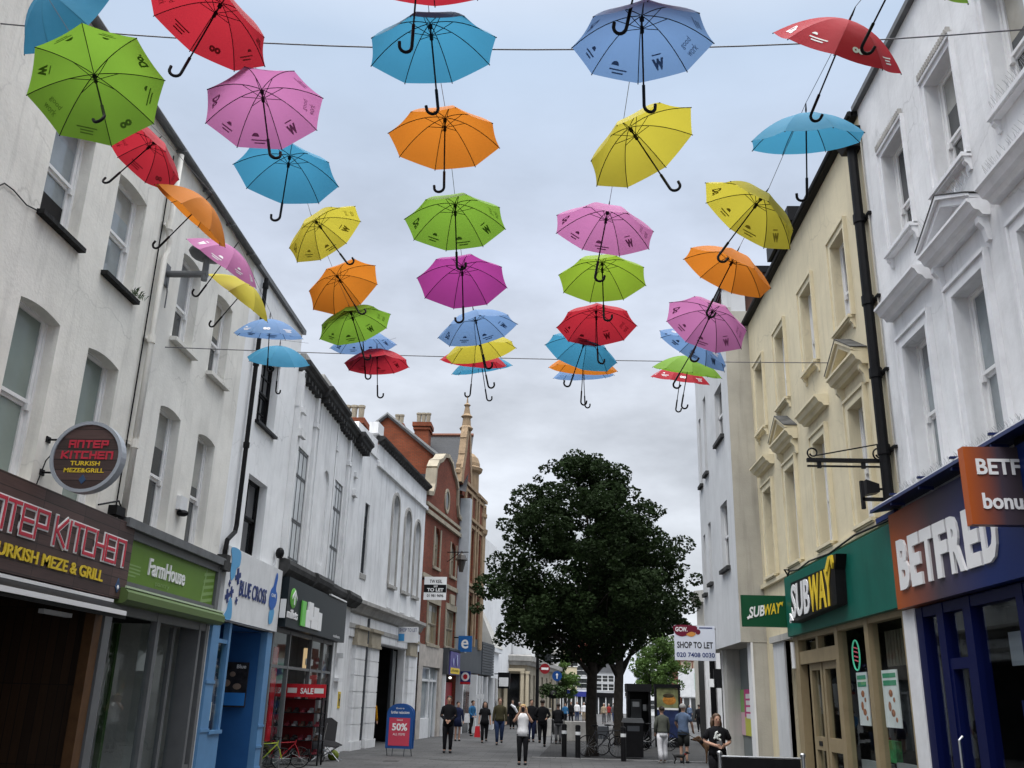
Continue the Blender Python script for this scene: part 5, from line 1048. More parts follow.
# ------------------------------------------------------------------ RIGHT: grey rendered block standing forward
bJ = thing('rendered_block', 'tall pale grey rendered block standing forward of the cream building', 'building', (4.75, 27, 0))
XJ = 4.75; FJ = Fr((XJ, 0), (0, 1), (-1, 0))
opsJ = [(25.35, 26.5, 8.95, 10.5), (25.35, 26.4, 5.3, 7.1), (28.1, 28.6, 8.55, 11.0), (28.1, 28.6, 5.2, 7.0), (29.2, 29.6, 8.4, 10.6), (29.2, 29.6, 5.0, 6.8)]
mb = facade(MB(FJ), 24.4, 30.0, 3.27, 12.3, opsJ, .2); mb.q((30.0, 0, 3.27), (30.0, -8, 3.27), (30.0, -8, 12.3), (30.0, 0, 12.3)); mb.q((28.5, -.7, 0), (28.5, -8, 0), (28.5, -8, 3.27), (28.5, -.7, 3.27)); mb.q((24.4, 0, 12.3), (30, 0, 12.3), (30, -8, 12.3), (24.4, -8, 12.3))
build('wall', mb, CONCW, bJ)
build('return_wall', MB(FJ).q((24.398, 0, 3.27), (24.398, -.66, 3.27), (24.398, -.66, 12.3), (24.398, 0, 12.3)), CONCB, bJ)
for o in opsJ:
    w = build('window', MB(FJ).q((o[0], -.15, o[2]), (o[1], -.15, o[2]), (o[1], -.15, o[3]), (o[0], -.15, o[3])), G_DARK, bJ, recalc=False); f = MB(FJ); zc = (o[2] + o[3]) / 2; f.box(o[0], o[1], -.16, -.1, zc - .03, zc + .03); f.box(o[0], o[0] + .05, -.16, -.1, o[2], o[3]); f.box(o[1] - .05, o[1], -.16, -.1, o[2], o[3]); build('frame', f, TRIM_W, w); build('sill', MB(FJ).box(o[0] - .1, o[1] + .1, -.1, .1, o[2] - .1, o[2]), STONED, w)
mb = MB(FJ); mb.box(24.4, 30.05, -.2, .08, 12.2, 12.42); build('parapet', mb, CONC, bJ)
mb = MB(FJ); mb.box(24.6, 29, -4.5, -.3, 12.3, 13.6); build('roof_housing', mb, M('brown_cladding', (.075, .035, .025), .7, var=.3), bJ)
mb = MB(FJ); mb.box(24.55, 29.1, -4.6, -.2, 13.6, 13.8); build('housing_edge', mb, BLACK, bJ)
build('roof_panel', MB(FJ).box(24.42, 24.56, -.62, .02, 11.9, 13.0), CONCW, bJ); build('roof_panel_cap', MB(FJ).box(24.38, 24.6, -.66, .08, 13.0, 13.12), BLACK, bJ)
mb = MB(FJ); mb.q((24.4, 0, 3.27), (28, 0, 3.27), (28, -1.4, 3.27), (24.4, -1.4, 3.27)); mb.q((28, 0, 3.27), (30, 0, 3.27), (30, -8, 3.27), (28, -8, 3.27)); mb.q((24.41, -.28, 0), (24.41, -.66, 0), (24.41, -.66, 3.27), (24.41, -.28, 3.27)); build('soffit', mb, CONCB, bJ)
mb = MB(FJ); mb.box(24.42, 24.85, -.64, -.28, 0, 3.26); mb.box(27.9, 28.45, -.62, -.24, 0, 3.26); build('pier', mb, CONC, bJ)
mb = MB(FJ); mb.box(24.40, 24.87, -.29, -.24, 0, 3.265); mb.box(28.43, 28.5, -.3, -.2, 0, 3.265); build('pier_lit_side', mb, TRIM_W, bJ)  # white strips paint the lit street-facing side of the grey piers
build('boarded_front', MB(FJ).box(24.85, 28.5, -.72, -.62, 0, 3.26), M('board_grey', (.16, .18, .18), .5, var=.1), bJ)
def gX(px, py, X): d = fw + rt2 * ((px - 512) / FPX) - up2 * ((py - 384) / FPX); t = X / d.x; return (t * d.y, EYE + t * d.z)
ps = thing('shop_poster', 'pink and green poster on the boarded grey shopfront', 'poster', (5.35, 25.6, 1.5)); fq = Fr((XJ + .615, 0), (0, 1), (-1, 0))
(s0, zt), (s1, zb) = gX(753, 689, XJ + .61), gX(739, 734, XJ + .61); sm = (s0 + s1) / 2; zm = (zt + zb) / 2
build('green_panel', MB(fq).box(sm, s1, 0, .03, zm, zt), M('poster_lime', (.2, .36, .12), .5), ps); build('pink_panel', MB(fq).box(s0, sm, 0, .03, zm - .12, zt), M('poster_pink', (.55, .06, .22), .5), ps)
build('pale_panel', MB(fq).box(sm, s1, 0, .03, zb, zm), M('poster_rose', (.6, .4, .45), .5), ps); build('yellow_panel', MB(fq).box(s0, sm, 0, .03, zb, zm - .12), M('poster_yellow', (.5, .5, .08), .5), ps)
for i in range(4): build('letter_block', MB(fq).box(s0 + (sm - s0) * .2, s0 + (sm - s0) * .8, .03, .034, zt - .24 - i * .17, zt - .12 - i * .17), PAPER, ps)
# recessed grey pier and dark doorway between sandwich shop and grey block
mb = MB(FRr); mb.box(22.5, 23.6, -.1, .04, 0, 3.2); build('pier', mb, CONCW, bI); build('dark_doorway', MB(FRr).box(21.75, 22.5, -.6, -.3, 0, 3.2), DARK, bI)
build('doorway_hood', MB(FRr).box(21.6, 23.7, .0, .1, 3.2, 3.34), CONC, bI)
h, f, w_, h_ = hang('letting_board', 'white and maroon shop to let board on the grey block', FJ, 28.1, .02, 1.19, 2.95, 3.93, M('board_white', (.62, .65, .72), .45), th=.05)
MAR = M('maroon', (.14, .012, .03), .4)
mb = MB(f); blob(mb, [(.01, .97), (.62, .97), (.62, .80), (.5, .74), (.38, .70), (.22, .66), (.08, .70), (.01, .78)], 0, .004); build('maroon_shape', mb, MAR, h)
mb = MB(f); blob(mb, [(.34, .72), (.5, .66), (.62, .74), (.5, .8)], .004, .007); build('orange_shape', mb, M('board_orange', (.55, .25, .06), .4), h)
mb = MB(f); blob(mb, [(.68 + .075 * math.cos(t), .80 + .075 * math.sin(t)) for t in np.linspace(0, 6.28, 10, endpoint=False)], 0, .005); build('maroon_dot', mb, MAR, h)
tx('lettering', f, 'GCW.', .03, .38, .80, .93, .005, WHITE, h, .004, bold=.03); tx('lettering', f, 'SHOP TO LET', .07, w_ - .07, .34, .52, 0, BLACK, h, .004, bold=.02); tx('lettering', f, '020 7408 0030', .05, w_ - .03, .09, .22, 0, NAVY, h, .004, bold=.015)
build('top_line', MB(f).box(.72, 1.1, 0, .004, .9, .93), NAVY, h)
# ------------------------------------------------------------------ RIGHT far
a0, a1 = gx_(704, 650, 46), gx_(716, 606, 46); FS = Fr((a0[0], 46), (1, 0), (0, -1))
bS2 = thing('finned_building', 'building with white vertical fins over dark glazing beyond the grey block', 'building', (a0[0] + 3, 46, 0))
mb = MB(FS); mb.box(0, 8, -2, -.35, 0, 5.3); build('wall', mb, BLACK, bS2)
for s in np.arange(.02, 8, .52): build('fin', MB(FS).box(s, s + .20, -.35, .0, 0, 4.6), TRIM_W, bS2)
FS2 = Fr((a0[0], 46), (0, 1), (-1, 0)); mb = MB(FS2); mb.prism([(-.3, 4.6), (.1, 4.6), (.2, 4.8), (.4, 5.0), (.45, 5.3), (-.3, 5.4)], -.4, 1.8, 'DZ'); mb.box(-.4, 1.8, -8, .0, 5.3, 6.4); mb.prism([(-.3, 6.4), (.1, 6.4), (.2, 6.55), (.35, 6.7), (.4, 6.9), (-.3, 7.0)], -.4, 1.8, 'DZ'); build('cornice', mb, CONC, bS2)
FJn = Fr((a0[0] + .1, 45.5), (1, 0), (0, -1))
for lab, p0, p1, q0, q1, m_ in (('black hanging sign board in front of the white fins', 714, 722, 669, 688, BLACK), ('small white hanging sign board in front of the white fins', 709, 715, 679, 687, WHITE)):
    u0, u1 = gx_(p0, q1, 45), gx_(p1, q0, 45); h = thing('hanging_sign', lab, 'sign', (u0[0], 45, u0[1])); build('sign_board', MB().box(u0[0], u1[0], 44.95, 45.05, u0[1], u1[1]), m_, h); build('bracket', MB().box(u0[0] + .1, u0[0] + .16, 45.05, 45.7, u1[1] - .12, u1[1] - .06), IRON, h)
x, w, h_ = far(680, 704, 655, 105); t, fr = house('brick_shop', 'red brick building with pale pilasters over a white and green shop', x, 105, w, 8, h_, BRICK, 1, 4, wh=3.2, ww=.55, shopm=WHITE, wm_=M('pilaster_pale', (.45, .38, .3), .7))
mb = MB(fr); mb.box(-.3, w + .4, .2, .3, 2.5, 5.4); build('shop_fascia', mb, WHITEW, t); mb = MB(fr); mb.box(w * .55, w + .3, .3, .33, 3.2, 4.9); build('green_sign', mb, M('mint', (.3, .55, .45), .5), t)
mb = MB(fr); plus(mb, w * .85, 4.0, .5, .5); mb2 = MB(fr); [mb2.add([v + fr.out * .34 for v in mb.v], mb.f)]; build('logo_mark', mb2, NAVY, t)
x, w, h_ = far(700, 716, 632, 80); house('terraced_building', 'pale building with heavy cornice beyond the finned front', x + .6, 80, w, 8, h_, CONCB, 3, 2)
# ------------------------------------------------------------------ umbrellas
UC = {'sky': (.055, .26, .42), 'green': (.19, .36, .04), 'red': (.44, .025, .04), 'orange': (.58, .19, .022), 'pink': (.50, .18, .38), 'yellow': (.52, .45, .05), 'peri': (.16, .28, .50), 'magenta': (.36, .05, .26), 'lime': (.26, .40, .035)}
CN = {'sky': 'sky blue', 'peri': 'periwinkle blue'}
UM = {k: M('canopy_' + k, v, .6, trans=.42, spec=.15, var=.1, scale=2.5, bump=.5, bscale=5) for k, v in UC.items()}
UP = {k: M('print_' + k, tuple(x * .5 for x in v), .6, trans=.25) for k, v in UC.items()}
UO = M('print_pale', (.62, .60, .62), .5)
UR, NG = .52, 8
def csurf(u, phi, g):          # canopy surface: u 0..1 outwards, phi across the gore g
    k = phi / (math.pi / NG); sc = 1 - .022 * u ** 3 * (1 - k * k)
    r = u * UR * math.cos(math.pi / NG) / math.cos(phi) * sc; a = g * 2 * math.pi / NG + phi
    return Vector((r * math.cos(a), r * math.sin(a), -.25 * u ** 2.0 - .012 * u * u * (1 - k * k)))
mb = MB()
for g in range(NG):
    nu, nphi = 9, 6
    V = [csurf(i / nu, (j / nphi * 2 - 1) * math.pi / NG, g) for i in range(nu + 1) for j in range(nphi + 1)]
    mb.add(V, [(i * (nphi + 1) + j, i * (nphi + 1) + j + 1, (i + 1) * (nphi + 1) + j + 1, (i + 1) * (nphi + 1) + j) for i in range(nu) for j in range(nphi)])
ucol = bpy.data.collections.new('tmp')
def raw_mesh(name, mb, mat, smooth=False):
    me = bpy.data.meshes.new(name); me.from_pydata([tuple(v) for v in mb.v], [], mb.f)
    if smooth: me.polygons.foreach_set('use_smooth', [True] * len(me.polygons))
    me.materials.append(mat); me.update(); return me
ME_CAN = raw_mesh('canopy', mb, UM['red'], True)
mb = MB(); mb.tube([(0, 0, .075), (0, 0, .0), (0, 0, -.70)], [.005, .007, .007], 8); mb.tube([(0, 0, .10), (0, 0, .03)], [.004, .009], 8); mb.tube([(0, 0, -.02), (0, 0, -.05)], .018, 8); mb.tube([(0, 0, -.10), (0, 0, -.15)], .015, 8); ME_SH = raw_mesh('shaft', mb, BLACK)
mb = MB(); mb.tube([(0, 0, -.58), (0, 0, -.72)] + [(.045 - .045 * math.cos(a), 0, -.74 - .045 * math.sin(a)) for a in np.linspace(0, math.pi * 1.05, 10)] + [(.092, 0, -.715)], .0125, 8); ME_HA = raw_mesh('handle', mb, BLACK, True)
ME_RIB = []
for g in range(NG):
    mb = MB(); P = [csurf(u, math.pi / NG, g) + Vector((0, 0, -.006)) for u in np.linspace(0.03, 1.0, 9)]; mb.tube(P, .0036, 5); mid = csurf(.36, math.pi / NG, g) + Vector((0, 0, -.008)); mb.tube([(0, 0, -.115), mid], .003, 5); mb.ball(P[-1], .0055, 6, 4); ME_RIB.append(raw_mesh('rib', mb, BLACK))
def print_mesh(off, plain):
    mb = MB()
    def put(P2, F, g, u0, wscale, rot=0):   # local 2-d (x across, y outwards) onto gore g
        V = []
        for x, y in P2:
            u = u0 + y / UR; rr = max(u, .05) * UR; V.append(csurf(u, max(-.37, min(.37, x / rr)), g) + Vector((0, 0, off)))
        mb.add(V, F)
    def words(s, g, u0, w, h, bold=0., flipx=1):
        V, F = text_geo(s, bold); lo, hi = V.min(0), V.max(0)
        P2 = [(((x - lo[0]) / (hi[0] - lo[0]) - .5) * w * flipx, -((y - lo[1]) / (hi[1] - lo[1]) - .5) * h) for x, y, z in V]; put(P2, F, g, u0, 1)
    def bars(g, u0, w, n=2):
        for i in range(n):
            y = i * .02; ww = w * (1 if i == 0 else .65); P2 = [(-ww / 2 + ww * k / 6, y) for k in range(7)] + [(-ww / 2 + ww * k / 6, y + .009) for k in range(7)]
            put(P2, [(k, k + 1, 8 + k, 7 + k) for k in range(6)], g, u0, 1)
    def half(g, u0, r, x0=0.):
        P2 = [(x0 + r * math.cos(a), -r * .8 * math.sin(a)) for a in np.linspace(0, math.pi, 9)] + [(x0, 0)]; put(P2, [(i, i + 1, 9) for i in range(8)], g, u0, 1)
    fx = 1 if plain else -1
    words('W', 1, .83, .10, .075, .08, fx); bars(1, .70, .08, 1)
    half(2, .84, .035, .04); bars(2, .88, .16, 2)
    words('Do.', 4, .84, .13, .075, .05, fx)
    words('good', 0, .76, .13, .05, .0, fx); words('work', 0, .87, .13, .05, .0, fx)
    half(5, .80, .025, -.06); bars(5, .84, .17, 2)
    words('oo', 6, .84, .11, .045, .06, fx)
    bars(7, .82, .17, 3); bars(3, .86, .14, 2); half(3, .82, .03, 0)
    return mb
ME_PR = raw_mesh('print', print_mesh(-.004, False), UP['red']); ME_PO = raw_mesh('outer_print', print_mesh(.004, True), UO)
E5 = None
# pixel sizes were read off the photograph once; each umbrella then hangs at its own place in the street
UMB = [('A1', 'sky', (46, -10), (117, 32), 122, 1, 0), ('A2', 'green', (94, 74), (105, 118), 127, 0, 1), ('A3', 'red', (156, 141), (108, 183), 92, 0, 1), ('A4', 'orange', (206, 200), (163, 243), 92, 0, 0), ('A5', 'pink', (234, 248), (198, 296), 82, 0, 2), ('A6', 'yellow', (250, 284), (213, 327), 76, 0, 0), ('A7', 'peri', (270, 319), (267.6, 364), 70, 0, 2), ('A8', 'sky', (280, 346), (276, 389), 64, 1, 0),
 ('B1', 'red', (221.7, 2.7), (180, 75), 128, 0, 1), ('B2', 'pink', (261.7, 89), (269, 148), 118, 0, 1), ('B3', 'sky', (290, 155), (280, 217), 103, 0, 0), ('B4', 'yellow', (315, 220), (349, 265.7), 83, 0, 1), ('B5', 'orange', (336.5, 275), (360.6, 315), 76, 0, 0), ('B6', 'green', (350.5, 311), (363, 353.6), 75, 0, 1), ('B7', 'peri', (362.5, 331), (365.5, 377.5), 66, 0, 1), ('B8', 'red', (377, 350), (377.5, 395), 66, 0, 1),
 ('C0', 'red', (420, -57), (412, 45), 145, 0, 0), ('C1', 'sky', (430, 22.7), (438, 108), 131, 0, 0), ('C2', 'orange', (445, 117), (444, 188), 112, 0, 0), ('C3', 'green', (455, 203), (457, 270), 102, 0, 1), ('C4', 'magenta', (462, 265), (463.5, 322), 91, 0, 0), ('C5', 'peri', (474, 313), (486, 368), 81, 0, 1), ('C6', 'yellow', (478, 336), (488, 385), 73, 0, 0), ('C7', 'red', (475, 347), (470, 396), 67, 0, 0), ('C8', 'sky', (480, 355), (487, 400), 62, 0, 0),
 ('D0', 'red', (650, -80), (627, 25), 150, 0, 0), ('D1', 'peri', (641.7, 15), (644, 102.7), 140, 0, 1), ('D2', 'yellow', (629, 127), (669, 187), 118, 0, 0), ('D3', 'pink', (608, 210), (597, 267), 103, 0, 1), ('D4', 'lime', (602, 261.5), (604, 321), 90, 0, 0), ('D5', 'red', (596, 310), (598, 363), 80, 0, 1), ('D6', 'sky', (586, 338), (571, 382), 75, 0, 0), ('D7', 'orange', (584, 353), (581, 400), 69, 0, 0), ('D8', 'peri', (583, 362), (585, 404.7), 61, 0, 0),
 ('E0', 'green', (916, -61), (859, 52), 150, 0, 0), ('E1', 'red', (850, 20), (812, 112), 134, 0, 2), ('E2', 'sky', (806, 114), (807, 193), 114, 0, 0), ('E3', 'yellow', (763, 196), (725, 247), 108, 0, 1), ('E4', 'orange', (736, 254), (708.5, 308.5), 94, 0, 0), ('E5', 'pink', (713, 310), (693, 352), 86, 0, 1), ('E6', 'peri', (702, 335), (675, 381), 79, 0, 2), ('E7', 'green', (690, 356), (682, 403), 70, 0, 0), ('E8', 'red', (682, 366), (676, 408), 61, 0, 2)]
ULAB = {'A1': 'sky blue umbrella cut by the top left frame corner, its outside showing', 'A2': 'big green umbrella with dark prints hanging nearest the left wall', 'A3': 'red umbrella tilted against the cream wall under the big green one', 'A4': 'orange umbrella tipped sideways between red and pink ones by the left wall', 'A5': 'pale pink umbrella tipped sideways in front of the left wall lamp', 'A6': 'yellow umbrella tipped sideways below the pale pink one by the left wall', 'A7': 'periwinkle blue umbrella hanging in front of the left drainpipe', 'A8': 'sky blue umbrella seen from outside in front of the black left window',
 'B1': 'red umbrella with Do print near the top left of the sky', 'B2': 'large pink umbrella with faint prints above the left sky blue one', 'B3': 'sky blue umbrella directly below the large pink one', 'B4': 'yellow umbrella tilted left, second string from the left', 'B5': 'orange umbrella tilted left just below the tilted yellow one', 'B6': 'green umbrella with hook overlapped by the orange handle above it', 'B7': 'periwinkle umbrella directly above the small red one on the left', 'B8': 'small red umbrella at the low end of the second string',
 'C0': 'red umbrella mostly above the frame with its hook over a sky blue one', 'C1': 'large sky blue umbrella at top centre under a red rim', 'C2': 'plain orange umbrella hanging level at the centre of the third string', 'C3': 'green umbrella with W print in the middle string', 'C4': 'deep magenta umbrella below the green W umbrella', 'C5': 'periwinkle umbrella tilted below the deep magenta one', 'C6': 'yellow umbrella in the centre cluster under the tilted periwinkle one', 'C7': 'red umbrella beneath the yellow one in the centre cluster', 'C8': 'sky blue umbrella lowest and mostly hidden in the centre cluster',
 'D0': 'umbrella above the frame with only its hook handle hanging in', 'D1': 'large periwinkle umbrella with dark prints at top right of centre', 'D2': 'yellow umbrella tilted strongly with its hook out to the right', 'D3': 'pink umbrella with W print below the tilted yellow one', 'D4': 'lime green umbrella between the pink W and red W ones', 'D5': 'red umbrella with W print below the lime green one', 'D6': 'sky blue umbrella below the red W umbrella', 'D7': 'orange umbrella squeezed under the sky blue one, fourth string', 'D8': 'small periwinkle umbrella at the low end of the fourth string',
 'E0': 'green umbrella cut by the top frame edge near the right wall', 'E1': 'red umbrella showing pale prints on its outside near the right wall', 'E2': 'sky blue umbrella hanging upright beside the right roofline', 'E3': 'yellow umbrella tilted right with dark prints near the cream wall', 'E4': 'orange umbrella tilted right below the tilted yellow one', 'E5': 'pink umbrella with Do print in the right hand string', 'E6': 'periwinkle umbrella tilted right below the pink Do umbrella', 'E7': 'green umbrella seen edge on above the lowest red one at right', 'E8': 'red umbrella seen edge on at the low end of the right string'}
UK = {'A1': 0.9, 'A4': -0.05, 'A5': 0.3, 'A6': 0.2, 'A7': -0.1, 'A8': 0.4, 'B7': -0.6, 'B8': -0.6, 'C1': -0.78, 'C5': -0.8, 'C6': -0.5, 'C7': -0.4, 'C8': -0.2, 'D6': -0.6, 'D7': -0.25, 'D8': -0.2, 'E1': 0.2, 'E2': -0.35, 'E3': -0.45, 'E4': -0.55, 'E5': -0.65, 'E6': -0.3, 'E7': 0, 'E8': 0.1, 'A3': -0.9, 'B1': -0.85, 'B2': -0.75, 'B6': -0.6, 'C0': -0.6, 'D0': -0.5, 'D2': -0.75, 'D3': -0.5, 'E0': -0.8, 'D1': -0.75, 'C2': -0.85, 'B3': -0.85}
def wray(x, y): return fw + rt2 * ((x - 512) / FPX) - up2 * ((y - 384) / FPX)
FER = {}
for code, c, hp, ep, W, away, pr in UMB:
    hub = Vector((0, 0, EYE)) + wray(*hp) * (FPX * 1.04 / W)
    d = wray(*ep).normalized(); o = Vector((0, 0, EYE)) - hub; Ls = .785
    b_ = d.dot(o); disc = b_ * b_ - (o.dot(o) - Ls * Ls); t = -b_ + UK.get(code, -1) * math.sqrt(disc) if disc > 0 else -b_
    end = Vector((0, 0, EYE)) + d * t; ax = (hub - end).normalized()
    if ax.z < .25 : ax.z = .25; ax.normalize()
    q = Vector((0, 0, 1)).rotation_difference(ax)
    spin = random.uniform(-.4, .4) + (math.pi if code in ('A1', 'A2', 'A3', 'C1', 'C2', 'B3', 'C0', 'E2', 'D6', 'C7', 'C4', 'D0', 'A5', 'A6', 'A4', 'B1') else 0)
    m = Matrix.Translation(hub) @ q.to_matrix().to_4x4() @ Matrix.Rotation(spin, 4, 'Z')
    u = bpy.data.objects.new('umbrella', None); col.objects.link(u); u.matrix_world = m; u.empty_display_size = .1; WMAT[u.name] = m
    tag(u, ULAB[code], 'umbrella', 'umbrellas strung over the street')
    cn = link('canopy', ME_CAN, u); cn.material_slots[0].link = 'OBJECT'; cn.material_slots[0].material = UM[c]
    if pr:
        p_ = link('print', ME_PR, cn); p_.material_slots[0].link = 'OBJECT'; p_.material_slots[0].material = UP[c]
        if pr == 2: link('outer_print', ME_PO, cn)
    link('shaft', ME_SH, u); link('handle', ME_HA, u)
    for g in range(NG): link('rib', ME_RIB[g], u)
    FER[code] = m @ Vector((0, 0, .10))
def wire_(label, pts, r=.004):
    w = build('cable', MB().tube(pts, r, 5), M('wire_grey', (.10, .10, .11), .5)); return tag(w, label, 'cable', 'cables strung over the street')
for L_, nm in zip('ABCDE', ('leftmost', 'second from left', 'middle', 'fourth from left', 'rightmost')):
    P = [FER[k] for k in FER if k[0] == L_]; P.sort(key=lambda v: v.y); a = P[0]; z = P[-1]
    wire_(f'thin line carrying the {nm} string of umbrellas', [(a.x, a.y - 3, a.z + .25)] + [(p.x, p.y, p.z) for p in P] + [(z.x, z.y + 1.6, 7.75)], .0028)
def cat(a, b, sag, n=16): return [(a[0] + (b[0] - a[0]) * t, a[1] + (b[1] - a[1]) * t, a[2] + (b[2] - a[2]) * t - sag * 4 * t * (1 - t)) for t in np.linspace(0, 1, n)]
wire_('nearer steel cable sagging across the street between opposite roofs', cat((-6.8, 9.05, 9.4), (5.4, 9.1, 9.26), .33), .009)
wire_('farther steel cable crossing the street at the end of the umbrellas', cat((-6.8, 14.88, 7.42), (5.4, 16.88, 7.99), .06), .009)

# ------------------------------------------------------------------ trees
LEAF = M('tree_leaf', (.014, .026, .008), .8, trans=.22, var=.5, scale=.8, spec=.12)
LEAF2 = M('young_leaf', (.085, .15, .035), .55, trans=.35, var=.4, scale=1.2, spec=.3)
BARK = M('bark', (.026, .022, .018), .9, var=.4, scale=6, bump=.6, bscale=25)
def leaves_obj(name, centres, radii, n, size, mat, parent):
    idx = rng.choice(len(centres), n, p=radii ** 2 / (radii ** 2).sum()); C_ = centres[idx]; v = rng.normal(size=(n, 3)); v /= np.linalg.norm(v, axis=1)[:, None]
    P = C_ + v * (radii[idx] * rng.uniform(.55, 1.0, n) ** .5)[:, None] * np.array([1, 1, .72])
    u = rng.normal(size=(n, 3)); u[:, 2] *= .5; u /= np.linalg.norm(u, axis=1)[:, None]; w = np.cross(u, rng.normal(size=(n, 3))); w /= np.linalg.norm(w, axis=1)[:, None]
    s = size * rng.uniform(.6, 1.3, n)[:, None]; tip = P + u * s; base = P - u * s * .6; l = P + w * s * .55; r = P - w * s * .55; nrm = np.cross(u, w) * s * .18
    V = np.stack([base, l + nrm, tip, r + nrm], 1).reshape(-1, 3) - np.array(wm(parent).translation)
    me = bpy.data.meshes.new(name); me.vertices.add(4 * n); me.vertices.foreach_set('co', V.ravel()); me.loops.add(4 * n); me.loops.foreach_set('vertex_index', np.arange(4 * n)); me.polygons.add(n); me.polygons.foreach_set('loop_start', np.arange(n) * 4); me.polygons.foreach_set('loop_total', np.full(n, 4)); me.materials.append(mat); me.update(); me.validate()
    return link(name, me, parent)
def tree(label, x, y, prof, zr, r0, nclump, nleaf, size, mat, forkz, crad=(.42, .85), xo=0., nb=9):
    """prof: (z, half width) pairs of the crown outline"""
    t = thing('tree', label, 'tree', (x, y, 0)); zs = [p[0] for p in prof]; ws = [p[1] for p in prof]; C_ = []; Rr = []
    while len(C_) < nclump:
        z = random.uniform(zs[0], zs[-1]); w = np.interp(z, zs, ws); a = random.uniform(0, 2 * math.pi); q = random.uniform(.0, 1) ** .45
        if random.random() > w / max(ws) + .12: continue
        k = random.uniform(*crad) * (1.0 if w > 1.2 else .7); rr = max(w - k * .55, .05) * q
        if random.random() < .16: rr = w + random.uniform(-.1, .32); k *= random.uniform(.45, .75)
        C_.append((x + xo + rr * math.cos(a), y + rr * math.sin(a) * .9, z)); Rr.append(k)
    C_ = np.array(C_); Rr = np.array(Rr)
    leaves_obj('crown', C_, Rr, nleaf, size, mat, t)
    mb = MB(); trunk = [(x, y, -.1), (x + .02, y, .25), (x - .03, y, 1.4), (x + .03, y, forkz), (x + .1 + xo * .3, y, forkz + 1.6), (x + xo * .7, y + .1, zs[-1] - 1.6)]; mb.tube(trunk, [r0 * 1.5, r0 * 1.1, r0, r0 * .92, r0 * .6, r0 * .12], 12)
    for i in range(nb):
        a = i * 2.4 + .5; z0 = forkz + (i % 4) * .35 - .3; k = random.randrange(len(C_)); ln_ = random.uniform(.55, .85) * np.interp(zs[1] + (i / nb) * (zs[-1] - zs[1]) * .6, zs, ws); h = random.uniform(1.2, 2.8)
        p0 = (x + .02, y, z0); p1 = (x + ln_ * .45 * math.cos(a) + xo * .3, y + ln_ * .45 * math.sin(a), z0 + h * .45); p2 = (x + xo + ln_ * math.cos(a), y + ln_ * math.sin(a), z0 + h); mb.tube([p0, p1, p2], [r0 * .5, r0 * .3, r0 * .08], 7)
        for s_ in (-.6, .6): mb.tube([p1, (p1[0] + .8 * math.cos(a + s_), p1[1] + .8 * math.sin(a + s_), p1[2] + .6), (p1[0] + 1.5 * math.cos(a + s_), p1[1] + 1.5 * math.sin(a + s_), p1[2] + 1.0)], [r0 * .2, r0 * .12, r0 * .03], 5)
    build('trunk', mb, BARK, t, smooth=True)
    return t
tree('big dark leafy tree with its trunk behind the leaning bicycle', 1.41, 34.2, [(3.2, 1.3), (3.9, 3.0), (4.6, 3.8), (5.4, 4.0), (6.6, 3.5), (7.8, 2.95), (8.6, 2.65), (9.2, 2.3), (9.6, 1.95), (10.0, 1.5), (10.35, 1.1), (10.6, .5)], 0, .19, 300, 72000, .085, LEAF, 2.9, xo=-.25, crad=(.32, .72))
tree('second dark leafy tree rising behind the big one, trunk by the kiosk', 2.95, 43.0, [(4.4, .8), (5.0, 2.2), (5.8, 2.7), (7.0, 2.6), (8.6, 2.2), (9.2, 1.5), (9.9, .8)], 0, .21, 160, 18000, .11, LEAF, 3.0, xo=.1)
a = gx_(658, 700, 62)
tree('small bright green street tree behind the advertising panel', a[0], 62, [(2.2, .5), (2.9, 1.5), (4.0, 1.75), (5.2, 1.5), (6.2, .9), (7.0, .2)], 0, .09, 110, 12000, .10, LEAF2, 1.9, crad=(.3, .6), nb=5)
a = gx_(566, 690, 95)
tree('distant green street tree beside the hanging basket', a[0], 96, [(1.8, .5), (2.6, 1.1), (4.0, 1.3), (5.2, .8), (6, .2)], 0, .08, 50, 3500, .14, LEAF2, 1.5, crad=(.3, .55), nb=4)

# ------------------------------------------------------------------ street furniture
def bollard(label, x, y, h=1.02, src=[None]):
    if src[0] is None:
        b = thing('bollard', label, 'bollard', (x, y, 0), group='black bollards on the paving'); build('post', MB().lathe((x, y, 0), [(.085, 0), (.085, .86), (.075, .88), (.085, .90), (.085, 1.0), (.05, 1.03)], 14), BLACK, b)
        build('band', MB().lathe((x, y, .72), [(.088, 0), (.088, .10)], 14), WHITEW, b); src[0] = b; return b
    return copy_thing(src[0], (x, y, 0), 0, label)
bollard('slim black bollard just left of the bicycle by the tree', .88, 32.2); bollard('black bollard standing nearest the pushchair', .45, 33.1); bollard('black bollard in front of the tall black litter bin', 2.3, 31.6)
def gpt(px, py): d = wray(px, py); t = -EYE / d.z; return d.x * t, d.y * t
bx_, by_ = 2.75, 33.4
lb = thing('litter_bin', 'tall black litter bin behind the single bollard', 'bin', (bx_, by_, 0)); mb = MB(); mb.box(bx_ - .32, bx_ + .32, by_ - .3, by_ + .3, .05, 1.12); build('body', mb, BLACK, lb); mb = MB(); mb.prism([(-.36 + bx_, 1.12), (bx_ + .36, 1.12), (bx_ + .3, 1.26), (bx_ - .3, 1.26)], by_ - .33, by_ + .33); build('lid', mb, GREYP, lb); build('slot', MB().box(bx_ - .2, bx_ + .2, by_ - .305, by_ - .298, .86, 1.02), GREYD, lb)
kx, ky = 3.62, 41.0
